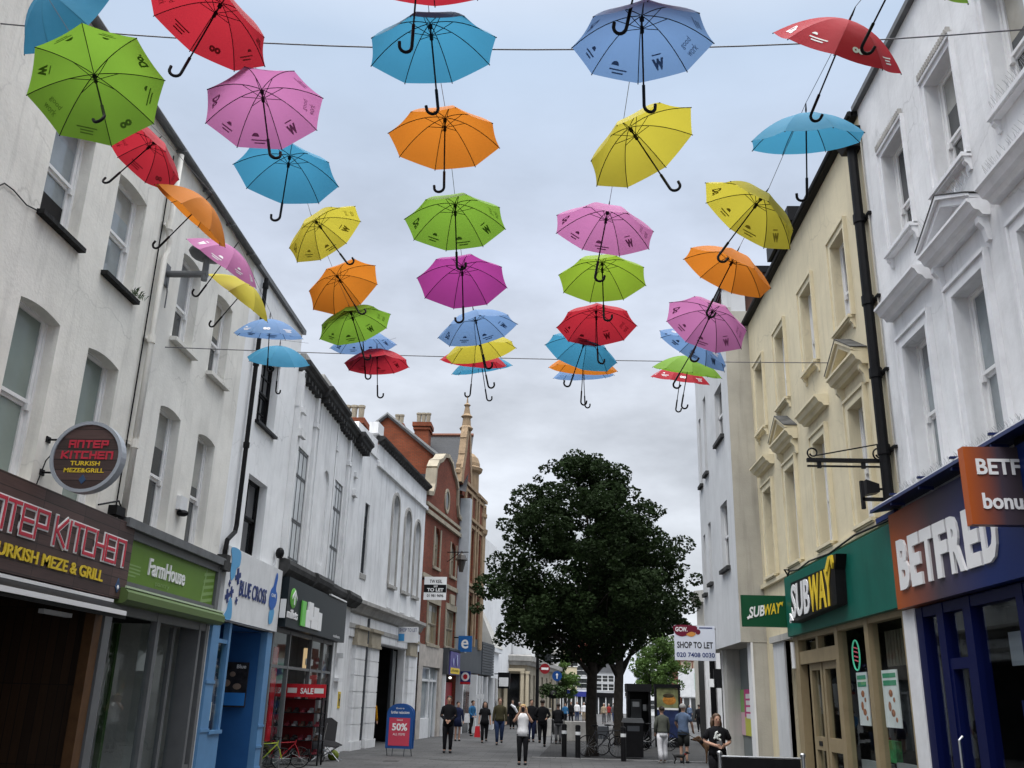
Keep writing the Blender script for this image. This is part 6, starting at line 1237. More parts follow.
ks = thing('phone_kiosk', 'black telephone kiosk behind the litter bin', 'kiosk', (kx, ky, 0)); mb = MB(); mb.box(kx - .45, kx + .45, ky + .3, ky + .45, 0, 2.3); mb.box(kx - .48, kx - .38, ky - .45, ky + .3, .1, 2.3); mb.box(kx + .38, kx + .48, ky - .45, ky + .3, .1, 2.3); build('cabin', mb, BLACK, ks); build('canopy', MB().box(kx - .52, kx + .52, ky - .5, ky + .5, 2.2, 2.5), M('kiosk_black', (.012, .012, .013), .4), ks)
mb = MB(); mb.box(kx - .3, kx + .15, ky + .22, ky + .3, 1.15, 1.9); build('telephone', mb, GREYP, ks); mb = MB(); mb.box(kx - .22, kx + .06, ky + .2, ky + .22, 1.6, 1.8); mb.box(kx + .22, kx + .36, ky + .25, ky + .3, 1.45, 1.7); build('notice', mb, STEEL, ks)
ax_, ay_ = 5.0, 42.5
ad = thing('advertising_panel', 'tall black framed street poster panel with an orange food picture', 'advert', (ax_, ay_, 0)); mb = MB(); mb.box(ax_ - .55, ax_ + .55, ay_ - .12, ay_ + .12, .0, .4); mb.box(ax_ - .55, ax_ - .46, ay_ - .12, ay_ + .12, .4, 2.4); mb.box(ax_ + .46, ax_ + .55, ay_ - .12, ay_ + .12, .4, 2.4); mb.box(ax_ - .57, ax_ + .57, ay_ - .13, ay_ + .13, 2.4, 2.55); build('frame', mb, BLACK, ad)
pn = build('poster', MB().box(ax_ - .46, ax_ + .46, ay_ - .08, ay_ + .1, .4, 1.5), M('poster_night', (.02, .03, .08), .3, var=.4, scale=5), ad); build('picture_field', MB().box(ax_ - .46, ax_ + .46, ay_ - .082, ay_ + .1, 1.58, 2.38), M('poster_olive', (.16, .17, .08), .35, var=.6, scale=3), pn)
mb = MB(); mb.ball((ax_ + .08, ay_ - .08, 1.9), (.3, .012, .2), 14, 8); build('food_picture', mb, M('food_orange', (.40, .17, .03), .5, var=.6, scale=6), pn); mb = MB(); mb.ball((ax_ + .05, ay_ - .085, 2.08), (.24, .012, .1), 14, 6); build('food_picture', mb, M('food_dark', (.05, .04, .02), .5, var=.6, scale=6), pn); build('white_strip', MB().box(ax_ - .46, ax_ + .46, ay_ - .083, ay_ - .08, 1.5, 1.58), PAPER, pn)
def lamp_post(label, x, y, h, m):
    t = thing('lamp_post', label, 'lamp post', (x, y, 0)); build('post', MB().lathe((x, y, 0), [(.16, 0), (.16, .9), (.1, 1.0), (.085, h - .9), (.07, h)], 12), m, t); build('lantern', MB().lathe((x, y, h), [(.1, 0), (.3, .1), (.32, .2), (.2, .5), (.28, .55), (.1, .75), (.03, .95)], 12), m, t); return t
a = gx_(537, 700, 55); lamp_post('dark lamp post with lantern and round signs by the bank', a[0], 55, 6.1, BLACK)
ne = thing('road_sign', 'red no entry disc fixed to the dark lamp post', 'sign', (a[0] + .25, 54.8, 3.3)); fr_ = Fr((a[0] + .42, 54.8, 3.45), (1, 0), (0, -1)); mb = MB(fr_); blob(mb, [(.28 * math.cos(t), .28 * math.sin(t)) for t in np.linspace(0, 6.28, 12, endpoint=False)], 0, .02); build('disc', mb, M('road_red', (.22, .012, .018), .5), ne); build('bar', MB(fr_).box(-.2, .2, .02, .025, -.06, .06), WHITE, ne); build('clamp', MB(fr_).box(-.5, 0, -.05, 0, -.05, .05), IRON, ne)
b_ = gx_(557, 676, 60); bs = thing('road_sign', 'round blue road sign on a slim pole beside the basket', 'sign', (b_[0], 60, 0)); fr_ = Fr((b_[0], 60, b_[1]), (1, 0), (0, -1)); mb = MB(fr_); blob(mb, [(.3 * math.cos(t), .3 * math.sin(t)) for t in np.linspace(0, 6.28, 12, endpoint=False)], 0, .02); build('disc', mb, M('road_blue', (.012, .06, .22), .4), bs); mb = MB(fr_); mb.prism([(-.03, -.16), (.03, -.16), (.03, .05), (.09, .05), (0, .17), (-.09, .05), (-.03, .05)], .02, .025); build('arrow', mb, WHITE, bs); build('pole', MB().tube([(b_[0], 60.06, 0), (b_[0], 60.06, b_[1] + .3)], .035, 8), GREYP, bs)
a = gx_(553, 690, 58); hb = thing('hanging_basket', 'dark green hanging basket beside the bank pavement', 'flower basket', (a[0], 58, 2)); leaves_obj('foliage', np.array([(a[0] + dx, 58 + dy, a[1] + dz) for dx, dy, dz in [(random.uniform(-.6, .6), random.uniform(-.4, .4), random.uniform(-.35, .25)) for i in range(26)]]), np.full(26, .26), 1600, .09, M('basket_leaf', (.035, .06, .018), .7, var=.6, scale=5), hb); build('pole', MB().tube([(a[0], 58, 0), (a[0], 58, a[1])], .05, 8), BLACK, hb); build('bowl', MB().ball((a[0], 58, a[1] - .25), (.4, .4, .25)), BLACK, hb)
a = gx_(639, 680, 95); pp2 = thing('lamp_post', 'slim pale blue grey pole rising past the small green tree', 'lamp post', (a[0], 95, 0)); build('post', MB().tube([(a[0], 95, 0), (a[0], 95, 11)], [.12, .07], 8), M('pole_bluegrey', (.12, .16, .22), .5), pp2); build('arm', MB().tube([(a[0], 95, 10.8), (a[0] - 1.2, 95, 11)], .05, 6), GREYP, pp2)
def planter(label, x, y, w, d, h, m=STONE):
    t = thing('planter', label, 'planter', (x, y, 0)); mb = MB(); mb.prism([(x - w / 2 + .05, 0), (x + w / 2 - .05, 0), (x + w / 2, h * .9), (x + w / 2, h), (x - w / 2, h), (x - w / 2, h * .9)], y - d / 2, y + d / 2); build('tub', mb, m, t)
    return t
planter('long pale stone seat block beyond the bollards', 1.25, 47, 1.9, .8, .85, STONE)
a = gx_(553, 728, 52); planter('pale stone block left of the pushchair', -.35, 52, .8, .8, .85, STONE); planter('dark low planter right of the long stone block', 2.55, 50, .7, .7, .6, GREYD); planter('pale square planter behind the woman in white', -1.2, 50, .75, .7, .95, WHITEW)
# cafe barrier
cb = thing('cafe_barrier', 'black fabric cafe barrier between steel posts by the sandwich shop', 'barrier', (3.07, 14.7, 0)); mb = MB(); mb.box(2.51, 3.63, 14.68, 14.70, .2, 1.03); build('banner', mb, BLACK, cb)
for x in (2.47, 3.67): build('post', MB().lathe((x, 14.7, 0), [(.17, 0), (.17, .03), (.03, .05), (.028, 1.06), (.04, 1.07), (.04, 1.10), (.02, 1.12)], 12), STEEL, cb)
build('rail', MB().tube([(2.47, 14.7, 1.045), (3.67, 14.7, 1.045)], .014, 8), STEEL, cb)
# A-board
ab = thing('pavement_sign', 'blue arched pavement sign with a red fifty percent panel', 'sign', (-4.74, 30.9, 0)); ra = -.16
Rz = Matrix.Rotation(ra, 3, 'Z'); sdv = Rz @ Vector((1, 0, 0)); fa = Fr((-4.74, 30.9, 0), (sdv.x, sdv.y), (sdv.y, -sdv.x))
arch = [(-.43, .22), (.43, .22), (.43, 1.25)] + [(.43 * math.cos(t), 1.25 + .3 * math.sin(t)) for t in np.linspace(.2, math.pi - .2, 9)] + [(-.43, 1.25)]
build('board', MB(fa).prism(arch, -.02, .02), M('sign_board_blue', (.02, .075, .25), .45, var=.1), ab); build('red_panel', MB(fa).box(-.34, .34, .02, .028, .3, 1.12), M('panel_red', (.52, .06, .10), .45), ab)
tx('lettering', fa, '50%', -.24, .26, .74, .96, .029, WHITE, ab, .004, bold=.03); tx('small_lettering', fa, 'ALL ITEMS', -.2, .2, .6, .67, .029, WHITE, ab, .003); tx('small_lettering', fa, 'SALE', -.1, .1, 1.03, 1.08, .029, WHITE, ab, .003); tx('top_lettering', fa, 'Extra', -.13, .13, 1.38, 1.43, .021, WHITE, ab, .003); tx('top_lettering', fa, 'further reductions', -.3, .3, 1.24, 1.33, .021, WHITE, ab, .003, bold=.01)
mb = MB(fa)
for x in (-.4, -.18, .2, .4): mb.tube([(x, -.0, .25), (x, .06 if abs(x) < .3 else -.12, 0)], .014, 6)
build('leg', mb, GREYD, ab); build('back_board', MB(fa).prism([(x, z) for x, z in arch], -.2, -.17), M('sign_board_blue', (.02, .075, .25), .45, var=.1), ab)
# wheels and bicycles
def bicycle(label, x, y, rz, m, s=1.0, cat_='bicycle', grp=None):
    t = thing('bicycle', label, cat_, (x, y, 0), rz, grp)
    def lb(name, mb, mm, p=t, sm=False):
        mb.v = [v * s for v in mb.v]; return build(name, mb, mm, p, smooth=sm, local=True)
    for cx in (-.52, .52):
        mb = MB(); mb.tube([(cx + .33 * math.cos(a), 0, .345 + .33 * math.sin(a)) for a in np.linspace(0, 2 * math.pi, 33)], .018, 6); w = lb('wheel', mb, BLACK, sm=True)
        mb = MB()
        for k in range(14): a = k * 2 * math.pi / 14; mb.tube([(cx, .02 * (-1) ** k, .345), (cx + .32 * math.cos(a), 0, .345 + .32 * math.sin(a))], .0025, 4, False)
        mb.tube([(cx, -.05, .345), (cx, .05, .345)], .025, 8); lb('spokes', mb, STEEL, w)
    mb = MB()
    for p, q_, r_ in (((-.18, 0, .30), (-.26, 0, .86), .018), ((-.18, 0, .30), (.33, 0, .80), .02), ((-.25, 0, .80), (.33, 0, .84), .018), ((.36, 0, .92), (.33, 0, .76), .02)): mb.tube([p, q_], r_, 8)
    for e in (-.05, .05): mb.tube([(-.52, e, .345), (-.18, e * .4, .30)], .011, 6); mb.tube([(-.52, e, .345), (-.25, e * .3, .80)], .01, 6); mb.tube([(.52, e, .345), (.42, e, .62), (.335, e * .3, .76)], .013, 6)
    lb('frame', mb, m)
    mb = MB(); mb.tube([(.36, 0, .92), (.37, 0, 1.0)], .016, 6); mb.tube([(.30, -.3, 1.02), (.38, -.12, 1.01), (.38, .12, 1.01), (.30, .3, 1.02)], .014, 6); lb('handlebar', mb, BLACK)
    mb = MB(); mb.tube([(-.26, 0, .86), (-.28, 0, .97)], .014, 6); mb.ball((-.28, 0, .99), (.14, .07, .03)); lb('saddle', mb, BLACK)
    mb = MB(); mb.lathe((0, 0, 0), [(.001, 0), (.001, .001)], 4); mb = MB(); mb.tube([(-.18 + .09 * math.cos(a), .05, .30 + .09 * math.sin(a)) for a in np.linspace(0, 6.2832, 13)], .01, 5); mb.tube([(-.18, .05, .3), (-.12, .08, .16)], .01, 5); mb.tube([(-.18, -.05, .3), (-.24, -.08, .44)], .01, 5); mb.box(-.16, -.08, .06, .14, .14, .17); lb('crank', mb, STEEL)
    return t
BK = M('bike_dark', (.03, .03, .035), .35); BR = M('bike_red', (.35, .02, .03), .35); BG = M('bike_lime', (.35, .42, .04), .4)
bicycle('dark bicycle leaning against the big tree trunk', 1.75, 33.5, .1, BK); bicycle('second dark bicycle parked behind the one at the tree', 2.25, 34.6, -.35, BK); bicycle('dark bicycle parked behind the kiosk and bin', 4.1, 39.0, .2, BK)
# shoe rack, chair, toy bikes outside the outdoor shop
rk = thing('display_rack', 'outdoor shoe rack with a red sale header', 'display rack', (-6.2, 25.2, 0)); frk = Fr((-6.55, 25.9), (1, 0), (0, -1))
a0, a1 = gx_(279, 700, 25.9), gx_(325, 700, 25.9); xa, xb = a0[0], a1[0]; frk = Fr((xa, 25.9), (1, 0), (0, -1)); wr = xb - xa; zt = gx_(300, 684, 25.9)[1]; zb = gx_(300, 697, 25.9)[1]
mb = MB(frk)
for x in (0, wr - .04): mb.box(x, x + .04, -.25, -.2, 0, zt); mb.box(x, x + .04, .2, .25, 0, zb)
for i in range(5): mb.box(0, wr, -.25, .2, .25 + i * .34, .27 + i * .34)
build('shelf_frame', mb, IRON, rk); build('back_panel', MB(frk).box(.04, wr * .75, -.24, -.21, .15, zb), M('rack_red', (.22, .015, .02), .5), rk)
hd = build('header', MB(frk).box(-.05, wr + .05, .18, .24, zb, zt), RED, rk); tx('lettering', frk, 'SALE', wr * .5, wr * .78, zb + .08, zt - .1, .242, WHITE, hd, .004, bold=.03); tx('lettering', frk, 'SALE', .02, wr * .16, zb + .08, zt - .1, .242, WHITE, hd, .004, bold=.03)
mb = MB(frk); mb.box(wr * .22, wr * .42, .24, .245, zb + .1, zt - .1); mb.box(wr * .8, wr * 1.0, .24, .245, zb + .1, zt - .1); build('label', mb, PAPER, hd)
SHOE = [M('shoe_black', (.02, .02, .022), .5), M('shoe_brown', (.07, .04, .03), .6), M('shoe_grey', (.16, .16, .17), .6), M('shoe_wine', (.14, .02, .03), .6)]
pro = {}
for i in range(5):
    for k in range(6):
        if i == 4 and k in (1, 4): continue
        cx, z = .1 + k * (wr - .15) / 5.5, .27 + i * .34; mb = MB(frk); mb.prism([(cx - .05, z), (cx + .05, z), (cx + .05, z + .05), (cx + .035, z + .12), (cx - .035, z + .12), (cx - .05, z + .05)], -.1, .02); mb.prism([(cx - .05, z), (cx + .05, z), (cx + .045, z + .05), (cx - .045, z + .05)], .02, .17)
        tag(build('shoe', mb, SHOE[(i * 2 + k * 3) % 4]), 'one of the small dark shoes set out on the red sale rack', 'shoe', 'shoes on the sale rack')
cc = thing('folding_chair', 'black folding camp chair beside the sale rack', 'chair', (-6.0, 28, 0)); a0 = gx_(330, 720, 27.8); X0 = a0[0]
frc = Fr((X0, 27.8), (1, 0), (0, -1)); mb = MB(frc); 
mb.add([frc.p(-.4, -.35, 1.08), frc.p(-.05, -.42, 1.12), frc.p(.15, -.35, 1.0), frc.p(.2, .0, .5), frc.p(.45, .2, .42), frc.p(.3, .35, .36), frc.p(-.3, .25, .40), frc.p(-.42, 0, .55)], [(0, 1, 7), (1, 2, 3, 7), (3, 4, 5, 6, 7)]); s = build('seat', mb, M('camp_fabric', (.015, .015, .017), .8), cc, recalc=False); md = s.modifiers.new('t', 'SOLIDIFY'); md.thickness = .02
mb = MB(frc)
for p, q_ in (((-.38, .3, 0), (.2, -.3, .5)), ((.4, .3, 0), (-.3, -.3, .55)), ((-.35, -.35, 0), (.4, .25, .42)), ((.35, -.35, 0), (-.35, .25, .42)), ((-.38, -.33, .3), (-.4, -.36, 1.1)), ((.1, -.33, .3), (.14, -.36, 1.02))): mb.tube([p, q_], .014, 6)
build('leg', mb, STEEL, cc)
bagm = M('bag_lime', (.13, .17, .02), .6, var=.3, scale=6)
bg = build('bag', MB(frc).ball((.12, -.25, .13), (.16, .12, .15), 12, 8), bagm); tag(bg, 'lime green bag under the black camp chair', 'bag')
for i, (px, m_) in enumerate(((268, BG), (286, BR))):
    a = gx_(px, 740, 23.9 + i * .8); bicycle(('small child bicycle with lime frame by the blue shop corner', 'small red child bicycle below the sale rack')[i], a[0], 23.9 + i * .8, .5 - .3 * i, m_, .72)
th = thing('stroller_trolley', 'folded grey trolley with wheels beside the camp chair', 'trolley', (-5.6, 27.2, 0)); a = gx_(316, 740, 27.2); mb = MB()
for dx in (-.15, .15): mb.tube([(a[0] + dx, 27.2, .12), (a[0] + dx + .1, 27.3, 1.0)], .015, 6)
build('frame', mb, STEEL, th)
for dx in (-.18, .18): build('wheel', MB().tube([(a[0] + dx + .005 * k, 27.2 + .12 * math.cos(t), .13 + .12 * math.sin(t)) for k, t in enumerate(np.linspace(0, 6.28, 14))], .02, 6), BLACK, th)
build('sack', MB().ball((a[0] + .03, 27.2, .45), (.2, .16, .3), 10, 8), GREYD, th)
# ------------------------------------------------------------------ people
SKIN = M('skin', (.42, .25, .18), .55, var=.06, scale=6); SKIN2 = M('skin_tan', (.30, .17, .11), .55, var=.06, scale=6)
def cloth(name, c): return M('cloth_' + name, c, .9, var=.18, scale=7, bump=.3, bscale=35, spec=.08)
HAIRS = {'dark': M('hair_dark', (.02, .014, .01), .5, var=.3, scale=30), 'brown': M('hair_brown', (.07, .04, .022), .5, var=.3, scale=30), 'blond': M('hair_blond', (.38, .25, .11), .5, var=.3, scale=30), 'grey': M('hair_grey', (.30, .29, .28), .6, var=.2, scale=30)}
def person(label, x, y, h, rz, top, bottom, hair='brown', arms=None, legs=0., longhair=False, sleeves='long', trouser='long', shoes=None, fine=False, skin=None, build_=1.0, hem=.50, lean=0., group=None, headturn=0., bag=None):
    """rz=0 faces the camera. arms: ((elbow),(wrist)) offsets for the viewer's left and right, units of height; legs: stride"""
    t = thing('person', label, 'person', (x, y, 0), rz, group); sk = skin or SKIN; b = build_
    S = lambda p: (p[0] * h * (1), p[1] * h, p[2] * h)
    arms = arms or (((-.135, .01, .63), (-.145, -.02, .49)), ((.135, .01, .63), (.145, -.02, .49)))
    ly = lambda z: lean * (z - .5)
    J = {'pel': ((0, 0, .535), .072 * b), 'wai': ((0, ly(.62), .62), .062 * b), 'che': ((0, ly(.72), .72), (.082 * b, .062 * b)), 'upc': ((0, ly(.785), .785), (.068 * b, .048 * b)), 'nec': ((0, ly(.84) - .004, .845), .030), 'chi': ((0, ly(.88) - .018, .885), .040), 'hea': ((0, ly(.93) - .012, .925), (.045, .054)), 'hd2': ((0, ly(.95) - .008, .955), (.043, .052)), 'top': ((0, ly(.98) - .004, .982), .026)}
    names = list(J); nodes = [(S(J[k][0]), tuple(v * h for v in J[k][1]) if isinstance(J[k][1], tuple) else J[k][1] * h) for k in names]; E_ = [(i, i + 1) for i in range(len(names) - 1)]
    def addn(p, r, par): nodes.append((S(p), r * h)); E_.append((par, len(nodes) - 1)); return len(nodes) - 1
    hands = []
    for i, sx in enumerate((-1, 1)):
        el, wr = arms[i]; sh = addn((sx * .095 * b, ly(.79), .787), .028 * b, 3); e = addn(el, .026, sh); w = addn(wr, .018, e)
        d = Vector(wr) - Vector(el); d.normalize(); pm = Vector(wr) + d * .028; hnd = addn(pm, .019, w); hands.append((pm, d))
        side = d.cross(Vector((0, 1, .2))).normalized()
        if fine:
            for k, (o_, l_) in enumerate(((-.014, .035), (-.005, .042), (.005, .04), (.014, .032))):
                f0 = addn(pm + side * o_ + d * .016, .0062, hnd); f1 = addn(pm + side * o_ + d * (.016 + l_ * .6) + Vector((0, -.006, 0)), .0055, f0); addn(pm + side * o_ + d * (.016 + l_) + Vector((0, -.018, 0)), .0045, f1)
            th0 = addn(pm - side * .02 * sx + Vector((0, -.006, 0)), .0068, hnd); addn(pm - side * .03 * sx + d * .022 + Vector((0, -.012, 0)), .0055, th0)
        else: addn(pm + d * .035 + Vector((0, -.008, 0)), .012, hnd)
    LG = []
    for sx in (-1, 1):
        st = legs * sx; hp = (sx * .05 * b, 0, .50); kn = (sx * .054, -.012 + st * .45 - abs(st) * .12, .285 + (abs(st) * .08 if st > 0 else 0)); an = (sx * .052, .012 + st, .047 + (.10 * abs(st) / .12 if st > 0.03 else 0)); to = (sx * .062, an[1] - .075, max(.018, an[2] - .03)); LG.append((hp, kn, an, to))
        a = addn(hp, .056 * b, 0); c = addn(kn, .034 * b, a); d_ = addn(an, .021, c); addn(to, .018, d_)
    body = skin_mesh('body', nodes, E_, sk, t)
    # clothes: lofted round the body, one piece each
    def loft(mb, secs, n=14):
        V = [Vector((c[0] + rx * math.cos(2 * math.pi * k / n), c[1] + ry * math.sin(2 * math.pi * k / n), c[2])) * h for c, rx, ry in secs for k in range(n)]
        mb.add(V, [(i * n + k, i * n + (k + 1) % n, (i + 1) * n + (k + 1) % n, (i + 1) * n + k) for i in range(len(secs) - 1) for k in range(n)] + [tuple(range(n)), tuple(range((len(secs) - 1) * n, len(secs) * n))])
    if bottom:
        mb = MB(); loft(mb, [((0, 0, .60), .080 * b, .062 * b), ((0, 0, .55), .094 * b, .074 * b), ((0, .004, .50), .103 * b, .082 * b), ((0, .004, .455), .098 * b, .076 * b)])
        for hp, kn, an, to in LG:
            kr, ar = (.047 * b, .050) if trouser == 'wide' else (.044 * b, .030)
            P = [(hp[0], hp[1], .50), (hp[0] * 1.02, (hp[1] + kn[1]) / 2, .395), kn] + ([((kn[0] + an[0]) / 2, (kn[1] + an[1]) / 2 + .008, (kn[2] + an[2]) / 2), (an[0], an[1], an[2] + .012)] if trouser != 'short' else [])
            rr = [.060 * b, .056 * b, kr] + ([(kr + ar) / 2, ar] if trouser != 'short' else [])
            mb.tube([Vector(p) * h for p in P], [r * h for r in rr], 10)
        build('shorts' if trouser == 'short' else 'trousers', mb, bottom, t, smooth=True, local=True)
    mb = MB(); fl_ = .02 if hem < .45 else 0
    loft(mb, [((0, ly(hem), hem), (.106 + fl_) * b, (.086 + fl_) * b), ((0, ly(.56), .56), .100 * b, .080 * b), ((0, ly(.63), .63), .088 * b, .070 * b), ((0, ly(.72), .72), .102 * b, .076 * b), ((0, ly(.785), .785), .108 * b, .068 * b), ((0, ly(.812), .812), .096 * b, .058 * b), ((0, ly(.83), .832), .066 * b, .048 * b), ((0, ly(.845), .848), .040, .038)])
    for i, sx in enumerate((-1, 1)):
        el, wr = Vector(arms[i][0]), Vector(arms[i][1]); s0 = Vector((sx * .070 * b, ly(.8), .800)); s1 = Vector((sx * .100 * b, ly(.79), .780))
        if sleeves == 'long': P, rr = [s0, s1, s1.lerp(el, .5), el, el.lerp(wr, .5), el.lerp(wr, .95)], [.030, .036, .034, .030, .027, .023]
        elif sleeves == 'short': P, rr = [s0, s1, s1.lerp(el, .35), s1.lerp(el, .72)], [.030, .036, .036, .037]
        else: continue
        mb.tube([p * h for p in P], [r * h for r in rr], 9)
    build('top', mb, top, t, smooth=True, local=True)
    # hair, face, shoes
    def lmb(): return MB()
    mb = lmb(); hc = Vector((0, ly(.93) * 1, .944)); n1, n2 = 14, 9; V = []; F = []
    for i in range(n2):
        a = math.pi * (.02 + .62 * i / (n2 - 1))
        for k in range(n1):
            q = 2 * math.pi * k / n1; front = max(0, -math.sin(q)); aa = a * (1 - .52 * front); V.append(Vector((.055 * math.sin(aa) * math.cos(q), .004 + .066 * math.sin(aa) * math.sin(q), .055 * math.cos(aa))) + hc)
    F = [(i * n1 + k, i * n1 + (k + 1) % n1, (i + 1) * n1 + (k + 1) % n1, (i + 1) * n1 + k) for i in range(n2 - 1) for k in range(n1)]
    mb.add([v * h for v in V], F)
    if longhair:
        for sx in (-1, 0, 1): mb.tube([tuple(Vector((sx * .043, .022 + .02 * (sx == 0), .945)) * h), tuple(Vector((sx * .052, .018 + .02 * (sx == 0), .87)) * h), tuple(Vector((sx * .058, .005 + .03 * (sx == 0), .80)) * h)], [.022 * h, .026 * h, .012 * h], 8)
    build('hair', mb, HAIRS[hair], t, smooth=True, local=True)
    if fine:
        mb = MB()
        for sx in (-1, 1): mb.ball(tuple(Vector((sx * .019, ly(.93) - .058, .928)) * h), .0062 * h, 8, 6)
        build('eyes', mb, HAIRS['dark'], t, local=True)
        mb = MB(); mb.tube([tuple(Vector((0, ly(.93) - .058, .925)) * h), tuple(Vector((0, ly(.93) - .072, .906)) * h), tuple(Vector((0, ly(.93) - .056, .902)) * h)], [.004 * h, .008 * h, .006 * h], 8)
        for sx in (-1, 1): mb.ball(tuple(Vector((sx * .048, ly(.93), .92)) * h), (.006 * h, .012 * h, .017 * h), 8, 6)
        build('nose_and_ears', mb, sk, t, smooth=True, local=True)
        mb = MB(); mb.ball(tuple(Vector((0, ly(.93) - .056, .886)) * h), (.014 * h, .006 * h, .004 * h), 8, 6); build('mouth', mb, M('lips', (.35, .12, .10), .5), t, local=True)
    sm = shoes or M('shoe_black', (.02, .02, .022), .5)
    for hp, kn, an, to in LG:
        mb = MB(); z0 = an[2] - .047; mb.ball(tuple(Vector((an[0] * 1.05, an[1] - .035, z0 + .022)) * h), (.030 * h, .072 * h, .026 * h), 10, 6); build('shoe', mb, sm, t, smooth=True, local=True)
    return t
BLK = cloth('black', (.012, .012, .014)); CNAVY = cloth('navy', (.015, .02, .05)); CWHITE = cloth('white', (.72, .72, .74)); CJEAN = cloth('denim', (.025, .04, .09)); COLIVE = cloth('olive', (.05, .045, .025)); CBLUE = cloth('blue', (.03, .12, .25)); CGB = cloth('greyblue', (.10, .14, .22)); CGREY = cloth('grey', (.09, .09, .095)); CGO = cloth('grey_olive', (.085, .09, .075)); CBEIGE = cloth('beige', (.30, .24, .17)); CRED = cloth('red', (.25, .03, .03)); CYEL = cloth('yellow', (.42, .20, .01))
clasp = (((-.135, .01, .64), (-.035, -.10, .56)), ((.135, .01, .64), (.03, -.11, .555)))
p = person('man in black jacket and tight jeans standing with clasped hands', -3.47, 33.4, 1.83, .05, BLK, BLK, 'dark', clasp, fine=True, hem=.47)
p = person('woman in white sleeveless top raising both hands to her face', -.80, 28.45, 1.64, 0, CWHITE, BLK, 'blond', (((-.165, -.06, .70), (-.055, -.125, .865)), ((.165, -.06, .70), (.06, -.125, .865))), longhair=True, sleeves='none', fine=True, hem=.47)
a = gx_(522, 718, 28.3); tag(build('phone', MB().box(-.80 - .04, -.80 + .04, 28.16, 28.17, 1.42, 1.56), BLACK), 'black phone held up by the woman in white', 'phone')
x, y = gpt(457, 741); person('person in navy coat with bare legs behind the man in black', x, y, 1.62, .4, CNAVY, None, 'dark', hem=.36)
x, y = gpt(470, 736); person('person in blue jacket stooping with a white bag', x, y, 1.68, .9, CBLUE, BLK, 'dark', (((-.13, -.06, .65), (-.08, -.15, .55)), ((.13, -.05, .65), (.05, -.15, .55))), lean=-.18, legs=.08)
tag(build('carrier_bag', MB().prism([(x - .30, .62), (x - .02, .62), (x - .05, 1.05), (x - .27, 1.05)], y - .28, y - .16), CWHITE), 'white carrier bag held by the person in blue', 'bag')
x, y = gpt(484, 743); person('woman in black dress walking with a red bag', x, y, 1.66, .15, BLK, BLK, 'dark', sleeves='short', longhair=True, legs=.05, fine=False, hem=.44)
bgx = build('shopping_bag', MB().prism([(x - .42, .22), (x - .16, .22), (x - .20, .66), (x - .38, .66)], y - .1, y + .1), RED); tag(bgx, 'red shopping bag carried by the woman in black', 'bag')
x, y = gpt(499, 745); person('person in olive jacket and jeans with curly dark hair', x, y, 1.82, .1, COLIVE, CJEAN, 'brown', legs=.05, longhair=False, build_=1.08)
x, y = gpt(512, 729); person('person in black and white outfit by the bank door', x, y, 1.75, 0, BLK, BLK, 'dark'); tag(build('shoulder_scarf', MB().tube([(x - .1, y - .16, 1.45), (x + .12, y - .18, 1.3), (x + .3, y - .08, 1.0)], [.06, .09, .06], 8), CWHITE), 'white scarf over the shoulder of the person by the bank', 'scarf')
x, y = gpt(519, 729); person('person in brown coat at the bank corner', x, y, 1.62, .3, COLIVE, CGREY, 'grey')
x, y = gpt(531, 742); person('person in black jacket behind the woman in white', x, y, 1.80, .2, BLK, CNAVY, 'dark', build_=1.1)
x, y = gpt(542, 747); person('slim person in black walking away mid stride', x, y, 1.80, math.pi, BLK, BLK, 'dark', legs=.10, arms=(((-.16, .0, .66), (-.10, .06, .60)), ((.16, 0, .66), (.10, -.05, .62))), build_=1.05)
x, y = gpt(558, 744); person('woman in dark top pushing a pushchair away', x, y, 1.66, math.pi, BLK, CGREY, 'dark', (((-.13, -.04, .66), (-.10, -.16, .60)), ((.13, -.04, .66), (.10, -.16, .60))), build_=1.05)
pc = thing('pushchair', 'dark pushchair pushed by the woman in the dark top', 'pushchair', (x, y + .55, 0)); mb = MB(); mb.add([Vector(v) for v in ((x - .24, y + .5, .95), (x + .24, y + .5, .95), (x + .24, y + .75, .35), (x - .24, y + .75, .35), (x + .24, y + 1.05, .40), (x - .24, y + 1.05, .40), (x - .24, y + .95, 1.0), (x + .24, y + .95, 1.0))], [(0, 1, 2, 3), (3, 2, 4, 5), (0, 1, 7, 6), (0, 3, 5, 6), (1, 2, 4, 7)]); build('seat', mb, CGREY, pc, recalc=False)
mb = MB()
for dx in (-.27, .27): mb.tube([(x + dx, y + .25, 1.0), (x + dx, y + 1.0, .15)], .013, 6); mb.tube([(x + dx, y + .75, .45), (x + dx, y + .3, .13)], .013, 6)
mb.tube([(x - .27, y + .25, 1.0), (x + .27, y + .25, 1.0)], .016, 6); build('frame', mb, IRON, pc)
for dx in (-.29, .29):
    for dy in (.3, 1.0): build('wheel', MB().tube([(x + dx, y + dy + .11 * math.cos(t), .125 + .11 * math.sin(t)) for t in np.linspace(0, 6.2832, 15)], .022, 6), BLACK, pc)
person('woman in olive jumper and white trousers seen from behind with a small dog', 3.50, 31.3, 1.68, math.pi + .3, CGO, cloth('white_jean', (.62, .62, .64)), 'dark', (((-.14, -.02, .66), (-.15, -.07, .52)), ((.14, .0, .65), (.12, -.06, .53))), trouser='wide', shoes=M('shoe_pale', (.4, .38, .36), .6), legs=.03, hem=.53, fine=True)
